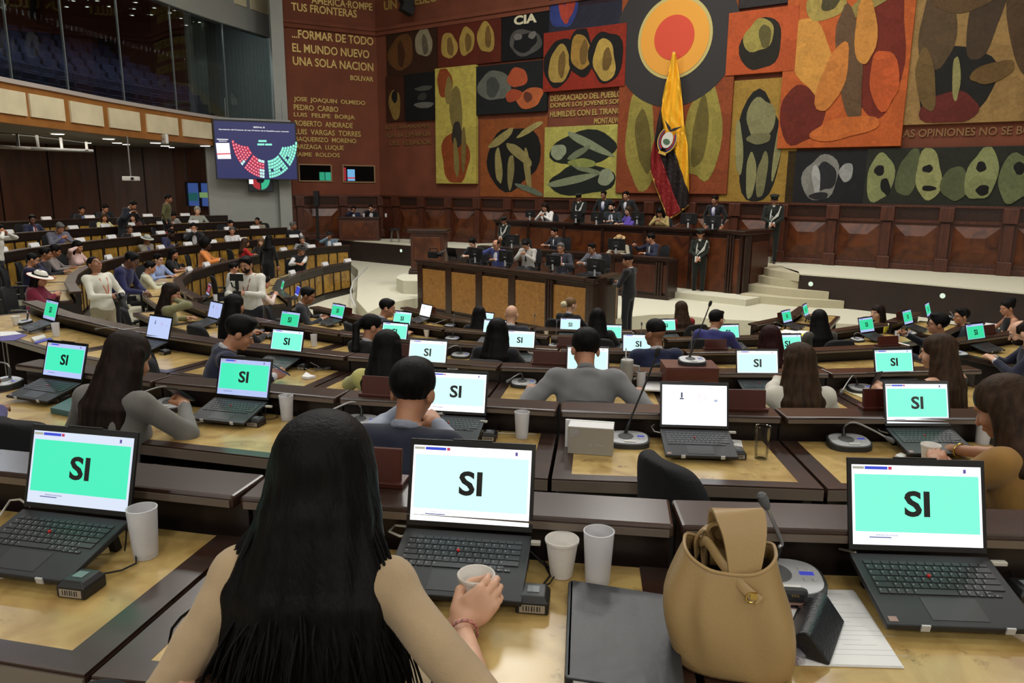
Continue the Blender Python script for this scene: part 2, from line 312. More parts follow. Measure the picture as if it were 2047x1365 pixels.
SHP={1:[(-.4,0,.48,.8,0,(104,66,32)),(-.4,-.05,.14,.55,.1,(70,40,22)),(.5,.3,.36,.55,.2,(150,138,110)),(.55,.2,.12,.4,.1,(96,88,70))],2:[(0,-.25,.6,.7,0,(140,112,56)),(0,.1,.3,.3,0,K)],3:[(.3,-.35,.6,.14,0,(110,108,100)),(.3,.35,.6,.1,0,(80,78,72)),(.2,0,.3,.16,0,(60,58,54))],
4:[(-.62,-.05,.25,.62,.1,OC),(-.58,-.1,.1,.45,.1,OD),(-.05,.05,.24,.62,.15,OC),(-.0,.0,.1,.42,.1,OD),(.55,.1,.26,.66,0,OC),(.62,.1,.1,.45,.1,OD)],5:[(0,-.35,.7,.5,0,(84,82,78)),(0,-.35,.5,.36,0,(24,24,26)),(-.3,-.1,.16,.14,0,(120,116,110)),(.3,-.1,.16,.14,0,(120,116,110))],
6:[(0,-.55,.75,.42,0,(146,70,32)),(-.5,.75,.4,.25,0,(146,70,32)),(.05,.25,.34,.4,.1,(128,112,62)),(-.3,.6,.2,.22,0,(140,122,66)),(.1,-.15,.24,.24,0,(54,48,40)),(.05,-.55,.12,.36,.05,(136,120,66)),(.42,-.4,.1,.42,0,(126,108,58))],7:[(-.45,.15,.45,.65,0,(104,106,96)),(-.5,.1,.2,.4,.4,(70,72,68)),(.2,.4,.26,.42,.2,(180,84,50)),(.55,-.45,.36,.4,.1,(196,104,58)),(.1,-.3,.22,.26,0,(170,76,46)),(.5,-.4,.12,.2,0,(110,60,44))],
8:[(0,0,.78,.82,.1,K),(-.35,.5,.4,.12,.5,(158,144,88)),(.2,.1,.5,.12,-.6,(150,138,86)),(-.42,-.2,.1,.5,.1,(158,144,88)),(-.05,-.35,.1,.45,-.1,(140,128,80)),(.45,-.3,.1,.5,.15,(158,144,88)),(.5,.7,.4,.08,.4,(170,156,96)),(.5,-.8,.4,.08,-.3,(110,120,100))],9:[(-.6,0,.35,.9,0,(54,66,130)),(-.66,.05,.08,.7,.25,(180,70,52)),(-.5,.05,.08,.7,-.1,(180,70,52)),(-.38,.1,.08,.6,-.4,(170,64,50)),(.6,.7,.4,.3,0,(54,66,120))],
10:[(-.6,-.05,.38,.82,0,K),(-.58,-.12,.27,.64,.05,OC),(-.52,-.12,.1,.42,0,OD),(-.05,.2,.32,.78,0,K),(-.05,.22,.25,.6,.05,(166,128,58)),(.02,.2,.1,.4,0,OD),(.55,0,.38,.88,0,K),(.52,-.12,.27,.66,.05,(188,156,76)),(.58,-.1,.1,.4,0,OD)],11:[(0,.38,.85,.46,0,(36,40,34)),(0,-.5,.85,.42,0,(36,40,34)),(.15,.5,.62,.12,-.45,(142,150,116)),(-.62,.3,.22,.2,0,(158,166,134)),(-.1,.25,.3,.1,.5,(120,128,98)),(-.25,-.5,.62,.12,.2,(142,150,116)),(.6,-.42,.2,.22,0,(158,166,134)),(.1,-.2,.35,.08,-.2,(130,138,104)),(0,-.02,.35,.12,0,(150,156,84))],
12:[(-.55,-.5,.3,.46,.05,(158,144,68)),(-.5,-.5,.14,.3,.1,(110,98,46)),(.55,-.46,.3,.46,-.05,(158,144,68)),(.5,-.45,.14,.3,-.1,(110,98,46))],13:[(0,-.1,.56,.86,0,(40,36,28)),(-.08,.18,.42,.52,.05,(160,146,74)),(.1,.15,.16,.4,.1,(96,88,48))],14:[(0,-.1,.62,.86,0,(34,34,30)),(0,.38,.36,.34,0,(140,136,94)),(-.15,-.55,.13,.4,.05,BN),(.15,-.55,.13,.4,-.05,(128,124,84)),(-.52,-.1,.1,.48,.08,BN),(.52,-.1,.1,.48,-.1,BN),(0,.05,.3,.1,0,(120,116,80))],
15:[(.55,.1,.4,.75,0,(118,44,30)),(-.62,-.6,.36,.38,0,(110,42,30)),(-.5,.05,.32,.5,.3,(214,152,70)),(-.35,.7,.36,.22,.35,(172,150,78)),(-.3,.68,.16,.1,.3,(80,72,44)),(.5,.72,.55,.12,.65,(152,132,72)),(.1,-.05,.2,.68,.2,(104,78,54)),(.65,-.25,.22,.34,.2,(200,92,44)),(.1,-.78,.52,.13,.15,(206,110,50)),(-.15,-.2,.2,.4,-.2,(206,128,58)),(.3,.3,.16,.4,.1,(206,140,64))],
16:[(0,-.5,.52,.5,0,(34,32,28)),(-.32,.3,.24,.6,.1,(92,72,48)),(.28,.4,.2,.6,-.1,(74,58,42)),(-.05,-.8,.36,.24,0,(104,42,34)),(.78,.2,.2,.75,.2,(84,62,40)),(0,.72,.42,.26,0,(98,74,46)),(0,-.4,.05,.32,.1,(150,144,90)),(-.4,-.4,.14,.4,.2,(112,88,50)),(.45,-.35,.3,.12,.3,(112,84,46))],17:[(-.15,0,.42,.86,0,GY),(-.05,.05,.26,.55,.1,(44,44,46)),(.45,.2,.15,.36,.1,(160,160,156)),(-.25,-.05,.1,.55,.2,(176,176,172)),(-.15,-.65,.22,.14,0,(44,44,46))],
18:[(-.8,0,.17,.85,.05,OL),(-.82,.25,.06,.2,0,K),(-.72,-.3,.06,.3,.2,K),(-.45,.15,.15,.75,-.1,OB),(-.2,.1,.16,.85,.05,(156,156,102)),(-.22,.3,.06,.14,0,K),(-.18,-.35,.08,.1,0,K),(.12,-.2,.15,.6,.2,OB),(.42,.1,.18,.85,0,OL),(.4,.35,.06,.16,0,K),(.45,-.4,.08,.16,0,K),(.8,0,.18,.85,-.1,(112,118,80)),(.82,.3,.06,.2,0,K)]}
panel(1,771,55,874,150,'dark brown painted wall panel next to the hall corner, upper of two',(58,34,20),[(110,70,34),K,(150,138,110)],.06,1.0)
panel(2,770,152,808,243,'small brown painted panel low beside the hall corner',(66,34,20),[(140,112,56),K],.06,1.2)
panel(3,808,146,869,241,'narrow black painted panel left of the tall yellow panel',(22,22,22),[(86,84,78)],.1,1.6,.56)
panel(4,874,38,1001,130,'dark red painted panel with three ochre areas near the top',(96,38,22),[(176,146,72)],.08,.9,.54)
o,hw,hh,Mc=panel(5,1003,15,1098,118,'black painted panel with pale letters near the top',(20,20,22),[(70,68,64)],.07,1.5,.6)
text_fit('lettering','CIA',mat('pale_paint',(200,192,160),.7),o,Matrix.Translation((0,hh*.55,.062)),hw*.95,hh*.36,.04,.002)
panel(6,869,133,951,367,'tall yellow painted panel in the left half of the mural',(196,178,84),[(142,70,30),(120,106,60),(52,46,36)],.16,.85)
panel(7,951,126,1092,226,'black painted panel with grey and orange areas',(30,32,32),[(104,106,96),(190,92,50)],.13,.9)
panel(8,960,236,1092,394,'orange-brown painted panel with black areas, low on the mural',(150,82,40),[K,(158,144,88)],.05,.95)
panel(9,1099,-40,1252,58,'dark blue painted panel at the top edge of the mural',(44,44,58),[(54,66,120),(160,70,48)],.1,.9)
panel(10,1087,56,1248,178,'red painted panel with ochre areas above the four-line text',(150,46,28),[K,(186,150,70)],.15,1.0,.45)
panel(11,1089,251,1243,396,'pale yellow-green painted panel below the four-line text',(190,182,92),[(36,40,34),(128,134,100)],.06,.9)
o,hw,hh,Mc=panel(12,1246,-60,1452,387,'largest terracotta painted panel behind the hanging flag',(146,72,38),[(156,142,66)],.12,.42,.57)
ds=wall_uz(1348,75,DB,NB,.14); cx=ds[0]
def disc(name,u,z,r,m,off,t=.02,n=48):
    return MB().lathe([(r,0),(r,t)],n).build(name,m,o,M=Mc.inverted()@wall_M(DB,NB,u,off,z))
disc('dark_disc',cx,ds[1],1.88,mat('charcoal_paint',(36,33,32),.8),.12,.01)
disc('gilt_ring',cx,ds[1],1.12,mat('gilt_paint',(170,156,92),.6),.13,.012)
disc('amber_disc',cx,ds[1],1.03,mat('amber_paint',(206,142,44),.7),.142,.01)
disc('red_disc',cx,ds[1],.6,mat('red_paint',(190,62,34),.7),.152,.01)
panel(13,1458,18,1588,146,'orange painted panel with a dark area right of the flag, near the top',(190,86,42),[(40,36,28),(166,150,76)],.15,.8,.5)
panel(14,1452,158,1584,405,'tall mustard painted panel right of the flag',(168,132,56),[(32,32,28),(158,152,104)],.06,.85)
panel(15,1580,-60,1800,294,'large orange and maroon painted panel in the right half of the mural',(196,96,44),[(110,42,30),(214,152,70),(104,78,54)],.14,.75)
panel(16,1788,-60,2060,246,'large tan painted panel with black areas at the right edge of the frame',(158,124,74),[(36,32,28),(96,72,44)],.1,.55,.5)
panel(17,1576,300,1733,411,'black and grey painted panel above the dark wood wainscot',(34,34,36),[(132,132,128)],.06,1.0,.55)
panel(18,1735,294,2060,416,'long olive green painted panel low at the right edge of the frame',(44,46,38),[(140,144,96),(92,98,66)],.08,1.0,.46)
panel(19,1458,-60,1590,12,'plain charcoal painted panel cut by the top edge of the frame',(52,48,48),[(70,62,58)],.08,.8)
# ---- control-room windows in the left wall
for k,(x0,y0,x1,y1) in enumerate(((596,327,664,363),(684,329,750,365))):
    ua,_=wall_uz(x0,y0,DL,NL,.02); uc,_=wall_uz(x1,y1,DL,NL,.02); _,zt=wall_uz((x0+x1)/2,y0+1,DL,NL,.02); _,zb=wall_uz((x0+x1)/2,y1,DL,NL,.02)
    M=wall_M(DL,NL,(ua+uc)/2,.0,(zt+zb)/2); hw=abs(uc-ua)/2; hh=(zt-zb)/2; root=bpy.data.objects.new('window_%d'%(k+1),None); COL.objects.link(root); struct(root); root.matrix_basis=M
    f=MB(); t=.04
    f.bx(-hw,hw,hh-t,hh,0,.05).bx(-hw,hw,-hh,-hh+t,0,.05).bx(-hw,-hw+t,-hh+t,hh-t,0,.05).bx(hw-t,hw,-hh+t,hh-t,0,.05).build('window_frame',mat('tan_frame',(140,112,76),.6),root)
    MB().bx(-hw+t,hw-t,-hh+t,hh-t,.004,.014).build('dark_pane',mat('dark_glass',(8,9,9),.06),root)
    if k==0:
        for j,(a,b,c) in enumerate(((.62,.78,(40,200,150)),(.8,.97,(50,210,170)))): MB().bx(hw*(2*a-1),hw*(2*b-1),-hh*.85,hh*.1,.015,.018).build('lit_display',emis('teal_glow_%d'%j,c,.5),root)
    else:
        MB().bx(-hw*.93,-hw*.78,-hh*.8,hh*.7,.015,.018).build('lit_display',emis('red_glow',(200,40,60),.5),root)
        MB().bx(-hw*.7,-hw*.25,-hh*.8,hh*.5,.015,.018).build('lit_display',emis('pale_blue_glow',(120,190,240),.8),root)
        MB().bx(-hw*.7,-hw*.25,-hh*.55,-hh*.4,.018,.02).build('red_bar',emis('red_bar_glow',(230,40,60),.8),root)
# ---- white wall and pillar, gallery
GTOP_=3.95
PW=P0+DL*UL   # end of the lettered wall
WWE=P0+DL*6.3
def wall_seg(name,a,b,z0,z1,m,t=.25):
    a=Vector(a[:2]);b=Vector(b[:2]);d=(b-a).normalized();n=Vector((-d.y,d.x))*t
    return struct(MB().prism([tuple(a),tuple(b),tuple(b+n),tuple(a+n)],z0,z1).build(name,m))
def Wl(u,off): p=P0+DL*u+NL*off; return (p.x,p.y)
struct(MB().prism([Wl(UL,.0),Wl(UL+2.75,.0),Wl(UL+2.75,-.3),Wl(UL,-.3)],-.6,GTOP_).build('wall_white',WHITEW))
struct(MB().prism([Wl(UL,.28),Wl(UL+.42,.28),Wl(UL+.42,0),Wl(UL,0)],-.3,CEIL).build('trim_3',WHITEW))
# gallery parapet curve (bottom edge), from the picture's left to the pillar
GZ=3.95
gal=[at(x,y,GZ) for x,y in ((-160,222),(0,244),(110,257),(220,270),(330,281.5),(430,291),(553,301))]
gal=[Vector((p.x,p.y)) for p in gal]
def smooth2(P,n):
    """Catmull-Rom through 2d points, resampled evenly"""
    P=[Vector(p[:2]) for p in P]; Q=[P[0]*2-P[1]]+P+[P[-1]*2-P[-2]]; out=[]
    for i in range(1,len(Q)-2):
        for k in range(16):
            t=k/16; a,b,c,d=Q[i-1],Q[i],Q[i+1],Q[i+2]
            out.append(.5*((2*b)+(c-a)*t+(2*a-5*b+4*c-d)*t*t+(3*b-a-3*c+d)*t**3))
    out.append(P[-1]); L=[0]
    for a,b in zip(out[:-1],out[1:]): L.append(L[-1]+(b-a).length)
    res=[]; j=0
    for k in range(n+1):
        s=L[-1]*k/n
        while j<len(L)-2 and L[j+1]<s: j+=1
        t=(s-L[j])/max(1e-9,L[j+1]-L[j]); res.append(out[j].lerp(out[j+1],t))
    return res,L[-1]
def offset(P,d):
    R=[]
    for i,p in enumerate(P):
        t=(P[min(i+1,len(P)-1)]-P[max(i-1,0)]).normalized(); R.append(p+Vector((-t.y,t.x))*d)
    return R
GC,GL=smooth2(gal,48)
GTOP=GZ+.92
def rib(name,P,o0,o1,z0,z1,m,par=None): return MB().strip([tuple(p) for p in offset(P,o0)],[tuple(p) for p in offset(P,o1)],z0,z1).build(name,m,par)
TANW=mat('tan_wood_band',(150,98,46),.45,var=.15,vs=2); CREAMP=mat('cream_acoustic_panel',(214,202,168),.8,var=.1,vs=1.5)
par=struct(rib('wall_gallery_parapet',GC,0,.16,GZ,GTOP-.05,TANW))
rib('cap_rail',GC,-.05,.2,GTOP-.05,GTOP+.05,mat('pale_stone_rail',(178,168,160),.5),par)
rib('bottom_lip',GC,-.03,0,GZ,GZ+.12,TANW,par)
# cream panels along the parapet: pixel pairs of their left and right edges
def nearest(px,z):
    best=min(range(len(GCF)),key=lambda i:abs(proj((GCF[i].x,GCF[i].y,z))[0]-px)); return best
def proj(p):
    v=np.array(p)-CC; return 1023.5+FPX*(v@CR)/(v@CF),682.5-FPX*(v@CUP)/(v@CF)
GCF,_=smooth2(gal,600)
for a,b in ((-95,-25),(-8,50),(57,130),(138,207),(216,283),(291,355),(363,425)):
    i,j=nearest(a,4.5),nearest(b,4.5); seg=GCF[i:j+1:max(1,(j-i)//6)]
    if len(seg)>1: MB().strip([tuple(p) for p in offset(seg,-.045)],[tuple(p) for p in offset(seg,-.0)],GZ+.2,GTOP-.2).build('cream_panel',CREAMP,par)
# soffit under the gallery and back wall of the space below
back=[(-19.5,9),(-19.5,17),(-18.2,22),(-15.5,26.2),(-12.8,27.9),(-10.42,27.6)]
BC,_=smooth2(back,48)
def ring(name,A,B,z0,z1,m): 
    return struct(MB().strip([tuple(p) for p in A],[tuple(p) for p in B],z0,z1).build(name,m))
ring('ceiling_gallery_soffit',offset(GC,.16),offset(BC,.3),GZ,GZ+.12,mat('grey_soffit',(120,118,112),.8))
WOODW=mat('dark_panelled_wood',(74,40,24),.4,var=.35,vs=1.2,stretch=(3,3,.5))
ring('wall_under_gallery',BC,offset(BC,.25),-.6,GZ,WOODW)
rb=struct(rib('baseboard_left',BC,-.06,0,.75,1.32,mat('pale_baseboard',(120,112,104),.5)))
for i in range(0,46,3):
    P=BC[i]; MB().bx(-.02,.02,-.02,.02,.7,GZ).build('seam',DARK2,rb,loc=(P.x,P.y,0))
# blue-lit doorway below the gallery
d0,d1=atr(371,390,26.7),atr(427,390,26.2); bl=emis('blue_daylight',(70,100,170),.55)
dr=bpy.data.objects.new('door_1',None); COL.objects.link(dr); struct(dr); dd=(d1-d0); dz=Vector((0,0,1)); M=Matrix.Translation(d0)@Matrix.Rotation(math.atan2(dd.y,dd.x),4,'Z'); dr.matrix_basis=M; W=dd.to_2d().length
h0=at(371,410,0); zb=atr(400,412,26.5).z-d0.z; zt=atr(400,366,26.5).z-d0.z
MB().bx(0,W,.1,.12,zb,zt).build('lit_pane',bl,dr)
for x in (0,W*.48,W): MB().bx(x-.03,x+.03,.02,.1,zb,zt).build('door_frame',DARK2,dr)
MB().bx(0,W,.02,.1,zt,zt+.05).build('door_frame',DARK2,dr)
MB().bx(W*.1,W*.42,.0,.02,zt-.62,zt-.34).build('exit_sign',emis('teal_sign',(40,110,110),.5),dr)
MB().bx(W*.5,W*.78,.0,.02,zt-.5,zt-.32).build('exit_sign',emis('green_sign',(150,190,120),.5),dr)
# soffit lamps
LAMP=emis('lamp_disc',(255,250,238),6)
for x,y,s in ((115,267,1),(176,285,.6),(217,277,1),(234,285,.9),(252,288,.7),(311,285,1),(330,291,.9),(343,294,.6),(410,291,1)):
    p=at(x,y,GZ-.02); t=thing('downlight','round white downlight glowing under the gallery floor','lamp',(p.x,p.y,GZ-.004),0,'downlights under the gallery')
    MB().lathe([(.17*s,-.03),(.2*s,0)],20).build('trim_ring',WHITEP,t); MB().lathe([(.15*s,-.036),(.15*s,-.03)],20).build('lamp_face',LAMP,t)
l=bpy.data.lights.new('soffit_glow','AREA'); l.energy=110; l.size=4; l.color=(1,.9,.75); o=bpy.data.objects.new('soffit_glow',l); COL.objects.link(o); o.location=(-13.2,21.5,GZ-.1)
# metal ladder frame hung under the soffit
tf=thing('truss_frame','long grey metal ladder frame hung under the gallery at far left','frame',tuple(at(0,300,3.7)))
tp=lambda x,y,z: at(x,y,z)-Vector(tf.location)
STEEL=mat('grey_steel',(130,130,128),.4,metal=.6)
r1=[tp(-60,262,3.85),tp(60,271,3.85),tp(172,285,3.85)]; r2=[tp(-60,290,3.5),tp(60,297,3.5),tp(186,302,3.5)]
MB().tube(r1,.03,6).build('rail',STEEL,tf); MB().tube(r2,.045,6).build('rail',STEEL,tf)
for (xa,ya),(xb,yb) in (((34,268),(37,296)),((73,270),(77,298)),((121,275),(124,300)),((172,284),(174,301))): MB().tube([tp(xa,ya,3.85),tp(xb,yb,3.5)],.035,6).build('rung',STEEL,tf)
# gallery: floor tiers, seats, glass, side stair, upper beam
GLF=GZ+.12
tier=mat('gallery_floor',(40,38,40),.9)
SEATB=mat('navy_seat_fabric',(50,54,86),.85,bump=.2,bs=200); SEATF=mat('seat_shell',(22,22,26),.6)
st=thing('gallery_seat','navy upholstered tip-up seat in the empty gallery rows behind glass','seat',(0,0,0),0,'gallery seats')
MB().bx(-.27,.27,-.05,.05,.42,.92).build('backrest',SEATB,st,bevel=.03); MB().bx(-.26,.26,.02,.14,.38,.72).build('seat_pad',SEATB,st,bevel=.02)
for s in (-1,1): MB().bx(s*.29-.02,s*.29+.02,-.05,.35,.0,.6).build('side_frame',SEATF,st)
first=True
for r in range(8):
    z=GLF+.10+.42*r; A=offset(GC,.9+r*.95); keep=[q for q,p in enumerate(A) if proj((p.x,p.y,z+.5))[0]<436-r*13]
    i0,o0=offset(GC,.16 if r==0 else .45+r*.95),offset(GC,.45+(r+1)*.95); A=[A[q] for q in keep]
    ring('floor_gallery',[i0[q] for q in keep],[o0[q] for q in keep],GLF,z+.02,tier)
    sm,Ls=smooth2([tuple(p) for p in A],int(60)); n=int(Ls/.66); sm,_=smooth2([tuple(p) for p in A],n)
    for i in range(n):
        p=(sm[i]+sm[i+1])/2; x,y=proj((p.x,p.y,z+.9))
        if x<-30 or y>300 or y<-40: continue
        t=(sm[i+1]-sm[i]).normalized(); c=st if first else copy_tree(st); first=False
        c.location=(p.x,p.y,z+.02); c.rotation_euler=(0,0,math.atan2(t.y,t.x)+PI)
GLASS=glass('gallery_glass',(.86,.9,.88),.9)
seams=[nearest(p,6) for p in (-60,18,132,246,352,455)]+[len(GCF)-1]; gtop=8.4
for k in range(len(seams)-1):
    seg=GCF[seams[k]:seams[k+1]+1:8]+[GCF[seams[k+1]]]
    root=bpy.data.objects.new('window_%d'%(k+3),None); COL.objects.link(root); struct(root)
    MB().strip([tuple(p) for p in offset(seg,.05)],[tuple(p) for p in offset(seg,.062)],GTOP+.05,gtop).build('glass_pane',GLASS,root)
    p=offset(seg,.05)[0]; MB().bx(-.007,.007,-.01,.01,GTOP+.05,gtop).build('glass_seam',mat('seam_silicone',(120,124,122),.4),root,loc=(p.x,p.y,0))
# white upper beam closing the gallery glass
ub_=[atr(300,-34,21),atr(380,5,23.5),atr(470,29,25.5),atr(556,52,27)]
bm=[Vector((p.x,p.y)) for p in ub_]
beam=MB(); BG,_=smooth2([GCF[nearest(p,8)] for p in (150,300,400,500)]+[GCF[-1]],24)
zs=[9.25-(.0)*i for i in range(25)]
ubm=struct(rib('wall_upper_gallery',BG,-.04,.3,8.0,CEIL,WHITEW))
for a,b in ((465,490),(498,552)):
    i,j=nearest(a,9),nearest(b,9); seg=GCF[i:j+1:max(1,(j-i)//6)]
    if len(seg)>1: MB().strip([tuple(p) for p in offset(seg,-.09)],[tuple(p) for p in offset(seg,-.04)],8.75,9.6).build('cream_panel',CREAMP,ubm)
# gallery side wall and stair beyond the glass
gs0=GCF[-1]; sw=[gs0+Vector((-.15,.35)),gs0+Vector((-7.2,6.9))]
struct(MB().prism([tuple(sw[0]),tuple(sw[1]),tuple(sw[1]+Vector((.3,.2))),tuple(sw[0]+Vector((.3,.2)))],GZ,CEIL).build('wall_gallery_side',mat('grey_green_plaster',(150,156,148),.85)))
dv=(sw[1]-sw[0]).normalized(); nv=Vector((-dv.y,dv.x))
sr=bpy.data.objects.new('floor_gallery_stair',None); COL.objects.link(sr); struct(sr)
for k in range(18):
    a=sw[0]+dv*(.9+k*.33); b=a+dv*.35; MB().prism([tuple(a),tuple(b),tuple(b+nv*1.5),tuple(a+nv*1.5)],GLF,GLF+.16*(k+1)).build('stair_step',mat('tan_stair',(150,136,104),.9),sr)
gb=[(-24,12),(-24,22),(-20,31),(-13,35)]; GB,_=smooth2(gb,24)
ring('wall_gallery_back',GB,offset(GB,.3),GZ,CEIL,mat('dark_gallery_wall',(40,30,28),.8))
ring('ceiling_gallery',offset(GC,.3),GB and [p for p in smooth2(gb,48)[0]],9.35,9.5,mat('gallery_ceiling_paint',(44,40,38),.8))
for x,y in ((134,11),(175,11),(218,10),(147,-1),(195,-1),(272,2),(268,15),(309,13),(340,23),(351,18),(265,28),(303,27),(362,34),(373,48),(351,53),(389,29),(399,42),(425,39),(460,47),(478,41),(482,61),(466,67),(500,55),(453,71)):
    p=at(x,y,9.34)
    if (p-Vector((0,0,CZ))).length>46: continue
    t=thing('spotlight','tiny bright ceiling spot inside the dark gallery','lamp',(p.x,p.y,9.34),0,'gallery ceiling spots')
    MB().lathe([(.06,-.05),(.075,0)],10).build('spot_rim',WHITEP,t); MB().lathe([(.055,-.056),(.055,-.05)],10).build('spot_face',emis('spot_disc',(255,250,235),9),t)
for q in (10,20,30,40):
    p=offset(GC,2.2)[q]; l=bpy.data.lights.new('gallery_light','AREA'); l.energy=260; l.size=1.2; l.color=(.85,.92,1); o=bpy.data.objects.new('gallery_light',l); COL.objects.link(o); o.location=(p.x,p.y,9.2)
# ---- hall ceiling and its lamps, outer walls
struct(MB().bx(-26,20,-6,38,CEIL,CEIL+.2).build('ceiling',mat('ceiling_paint',(205,203,198),.9)))
for x,y,p in LAMPS:
    t=thing('ceiling_lamp','square hall ceiling lamp high above the benches','lamp',(x,y,CEIL),0,'hall ceiling lamps')
    MB().bx(-.85,.85,-.85,.85,-.06,0).build('housing',WHITEP,t); MB().bx(-.78,.78,-.78,.78,-.065,-.06).build('diffuser',emis('diffuser',(255,246,228),2.2),t)
for x,y,z,p in REAR_FILLS:  # invented housings for the added rear fill lights, out of view
    t=thing('rear_fill_light','unseen fill light panel added on the rear wall behind the benches','lamp',(x,y-.1,z),0,'added rear wall fill lights'); d=(Vector((x*.45,9,1))-Vector((x,y,z))); t.rotation_euler=d.to_track_quat('-Z','Y').to_euler(); MB().bx(-.66,.66,-.66,.66,.12,.24).build('housing',BLACK,t); MB().bx(-.62,.62,-.62,.62,.1,.12).build('diffuser',emis('diffuser',(255,246,228),2.2),t); MB().tube([(0,.3,.2),(0,.6,.35)],.03,6).build('bracket',STEEL,t)
struct(MB().bx(-26,20,-6.3,-6,-.6,CEIL).build('wall_rear',mat('rear_wall_paint',(196,190,178),.8)))
struct(MB().bx(19.7,20,-6,22,-.6,CEIL).build('wall_right',WOODW))
# ================================================================ floors
SC=Vector((1.6,15.0))
ROWZ=dict(A=.98,B=.72,C=.46,D=.20,E=-.05,F=-.31); LIP=dict(A=13.32,B=11.55,C=9.65,D=7.75,E=5.85,F=3.95)
BOWL=-.31
struct(MB().bx(-26,20,-6,34,-.8,BOWL).build('floor',CARPET))
def sector(r0,r1,a0,a1,z0,z1,name,m,n=40):
    A=[(SC.x+r0*math.cos(math.radians(a0+(a1-a0)*k/n)),SC.y+r0*math.sin(math.radians(a0+(a1-a0)*k/n))) for k in range(n+1)]
    B=[(SC.x+r1*math.cos(math.radians(a0+(a1-a0)*k/n)),SC.y+r1*math.sin(math.radians(a0+(a1-a0)*k/n))) for k in range(n+1)]
    return struct(MB().strip(A,B,z0,z1).build(name,m))
for k,nx in (('E','D'),('D','C'),('C','B'),('B','A')): sector(LIP[k]-.22,LIP[nx]-.22,-150,-32,BOWL,ROWZ[k],'floor',CARPET)
sector(LIP['A']-.22,20.5,-150,-32,BOWL,ROWZ['A'],'floor',CARPET)
# stage floor
def xy(*p): v=at(*p); return (v.x,v.y)
edge=[xy(700,612,0),xy(712,585,0),xy(740,556,0),xy(700,520,0)]
stage=[(-5.0,28.8),xy(671,503,0),xy(716,540,0),xy(713,600,0),xy(735,625,0),(-2.9,17.2),(-2.35,18.0),(-2.2,17.95),(1.58,14.4),(2.3,15.5),(3.0,15.9),xy(1345,628,0),xy(1420,637,0),xy(1505,641,0),xy(1640,645,0),xy(1800,652,0),xy(2050,668,0),(15.5,14.0),(15.5,16.5)]
struct(MB().prism(stage,BOWL,0).build('floor_stage',CARPET))
# dais along the walls
DK=mat('dais_front_wood',(38,22,18),.45,var=.25,vs=2)
dais_edge=[xy(600,474,DAIS),xy(671,478,DAIS),xy(814,489,DAIS),(.2,23.6),(4.6,21.0),xy(1527,520,DAIS),xy(1599,547,DAIS),xy(1720,556,DAIS),xy(1850,567,DAIS),xy(2047,585,DAIS),(13.5,12.2)]
def wallpt(D,u): p=P0+D*u; return (p.x,p.y)
def to_wall(p):
    q=Vector(p)-P0; u=max(0,min(UB,q.dot(DB))); v=max(0,min(UL,q.dot(DL))); a,b=P0+DB*u,P0+DL*v
    return tuple(a if (Vector(p)-a).length<=(Vector(p)-b).length or p[0]>-3 else b)
de=[Vector(dais_edge[0])]
for a,b in zip(dais_edge[:-1],dais_edge[1:]):
    for k in range(1,5): de.append(Vector(a).lerp(Vector(b),k/4))
dw=[to_wall(tuple(p)) for p in de]; de=[tuple(p) for p in de]
struct(MB().strip(de,dw,-.3,DAIS-.03).build('floor_dais_base',DK)); struct(MB().strip(de,dw,DAIS-.03,DAIS).build('floor_dais',CARPET))
for (x,y) in ((1623,556),(1895,579),(712,492),(806,496),(1875,534)):
    pass
# small round step lights set in the dais front
for a,b,t in ((6,7,.2),(8,9,.2),(1,2,.92)):
    p=Vector(dais_edge[a]).lerp(Vector(dais_edge[b]),t); d=(Vector(dais_edge[b])-Vector(dais_edge[a])).normalized(); n=Vector((d.y,-d.x))
    if n.y>0: n=-n
    M=Matrix.Translation((p.x+n.x*.002,p.y+n.y*.002,DAIS-.22))@n.to_3d().to_track_quat('Z','Y').to_matrix().to_4x4()
    o=MB().lathe([(.055,0),(.05,.012),(.03,.014)],16).build('step_light',emis('step_glow',(230,250,225),.9),M=M,smooth=True); tag(o,'small round step light set in the dark dais front','lamp','step lights in the dais front')
# curved flight of steps at the right of the dais
sr=bpy.data.objects.new('floor_steps',None); COL.objects.link(sr); struct(sr)
Cn=Vector(xy(1599,547,DAIS)); Fd=(Vector(xy(1720,556,DAIS))-Cn).normalized(); Fn=Vector((Fd.y,-Fd.x)); Fn=Fn if Fn.y<0 else -Fn; Tl=Vector(xy(1520,524,DAIS))
for k,(lpx,bo,nb) in enumerate((((1481,581),1.05,.03),((1492,561.5),.7,.03),((1502,542),.3,-.02),((1520,526),.0,.03))):
    z=.18*(k+1); a=Vector(xy(*lpx,z))*.968; b=Cn+Fd*bo+Fn*nb; n=Vector(((b-a).y,-(b-a).x)).normalized()
    if n.y>0: n=-n
    pts=[a]+[a.lerp(b,t)+n*(.22*math.sin(PI*t)) for t in (.15,.3,.45,.6,.75,.9)]+[b,Cn+Vector((.15,.5)),Tl+Vector((.2,.5)),Tl]
    MB().prism([tuple(p) for p in pts],.18*k,z).build('stair_step',mat('step_carpet',(186,178,150),.95,var=.06,vs=40),sr)
# curved white handrail edge at the stage's left
rl=[(745,605),(737,592),(733,578),(736,562),(745,550),(758,541),(733,534)]
hr=tag(MB().tube([at(x,y,.02) for x,y in ((710,612),(702,596),(701,580),(706,563),(719,549),(735,533))],.022,8).build('floor_edge_rail',mat('white_metal',(214,216,212),.35),smooth=True),'curved white metal edge strip on the cream stage carpet','rail')
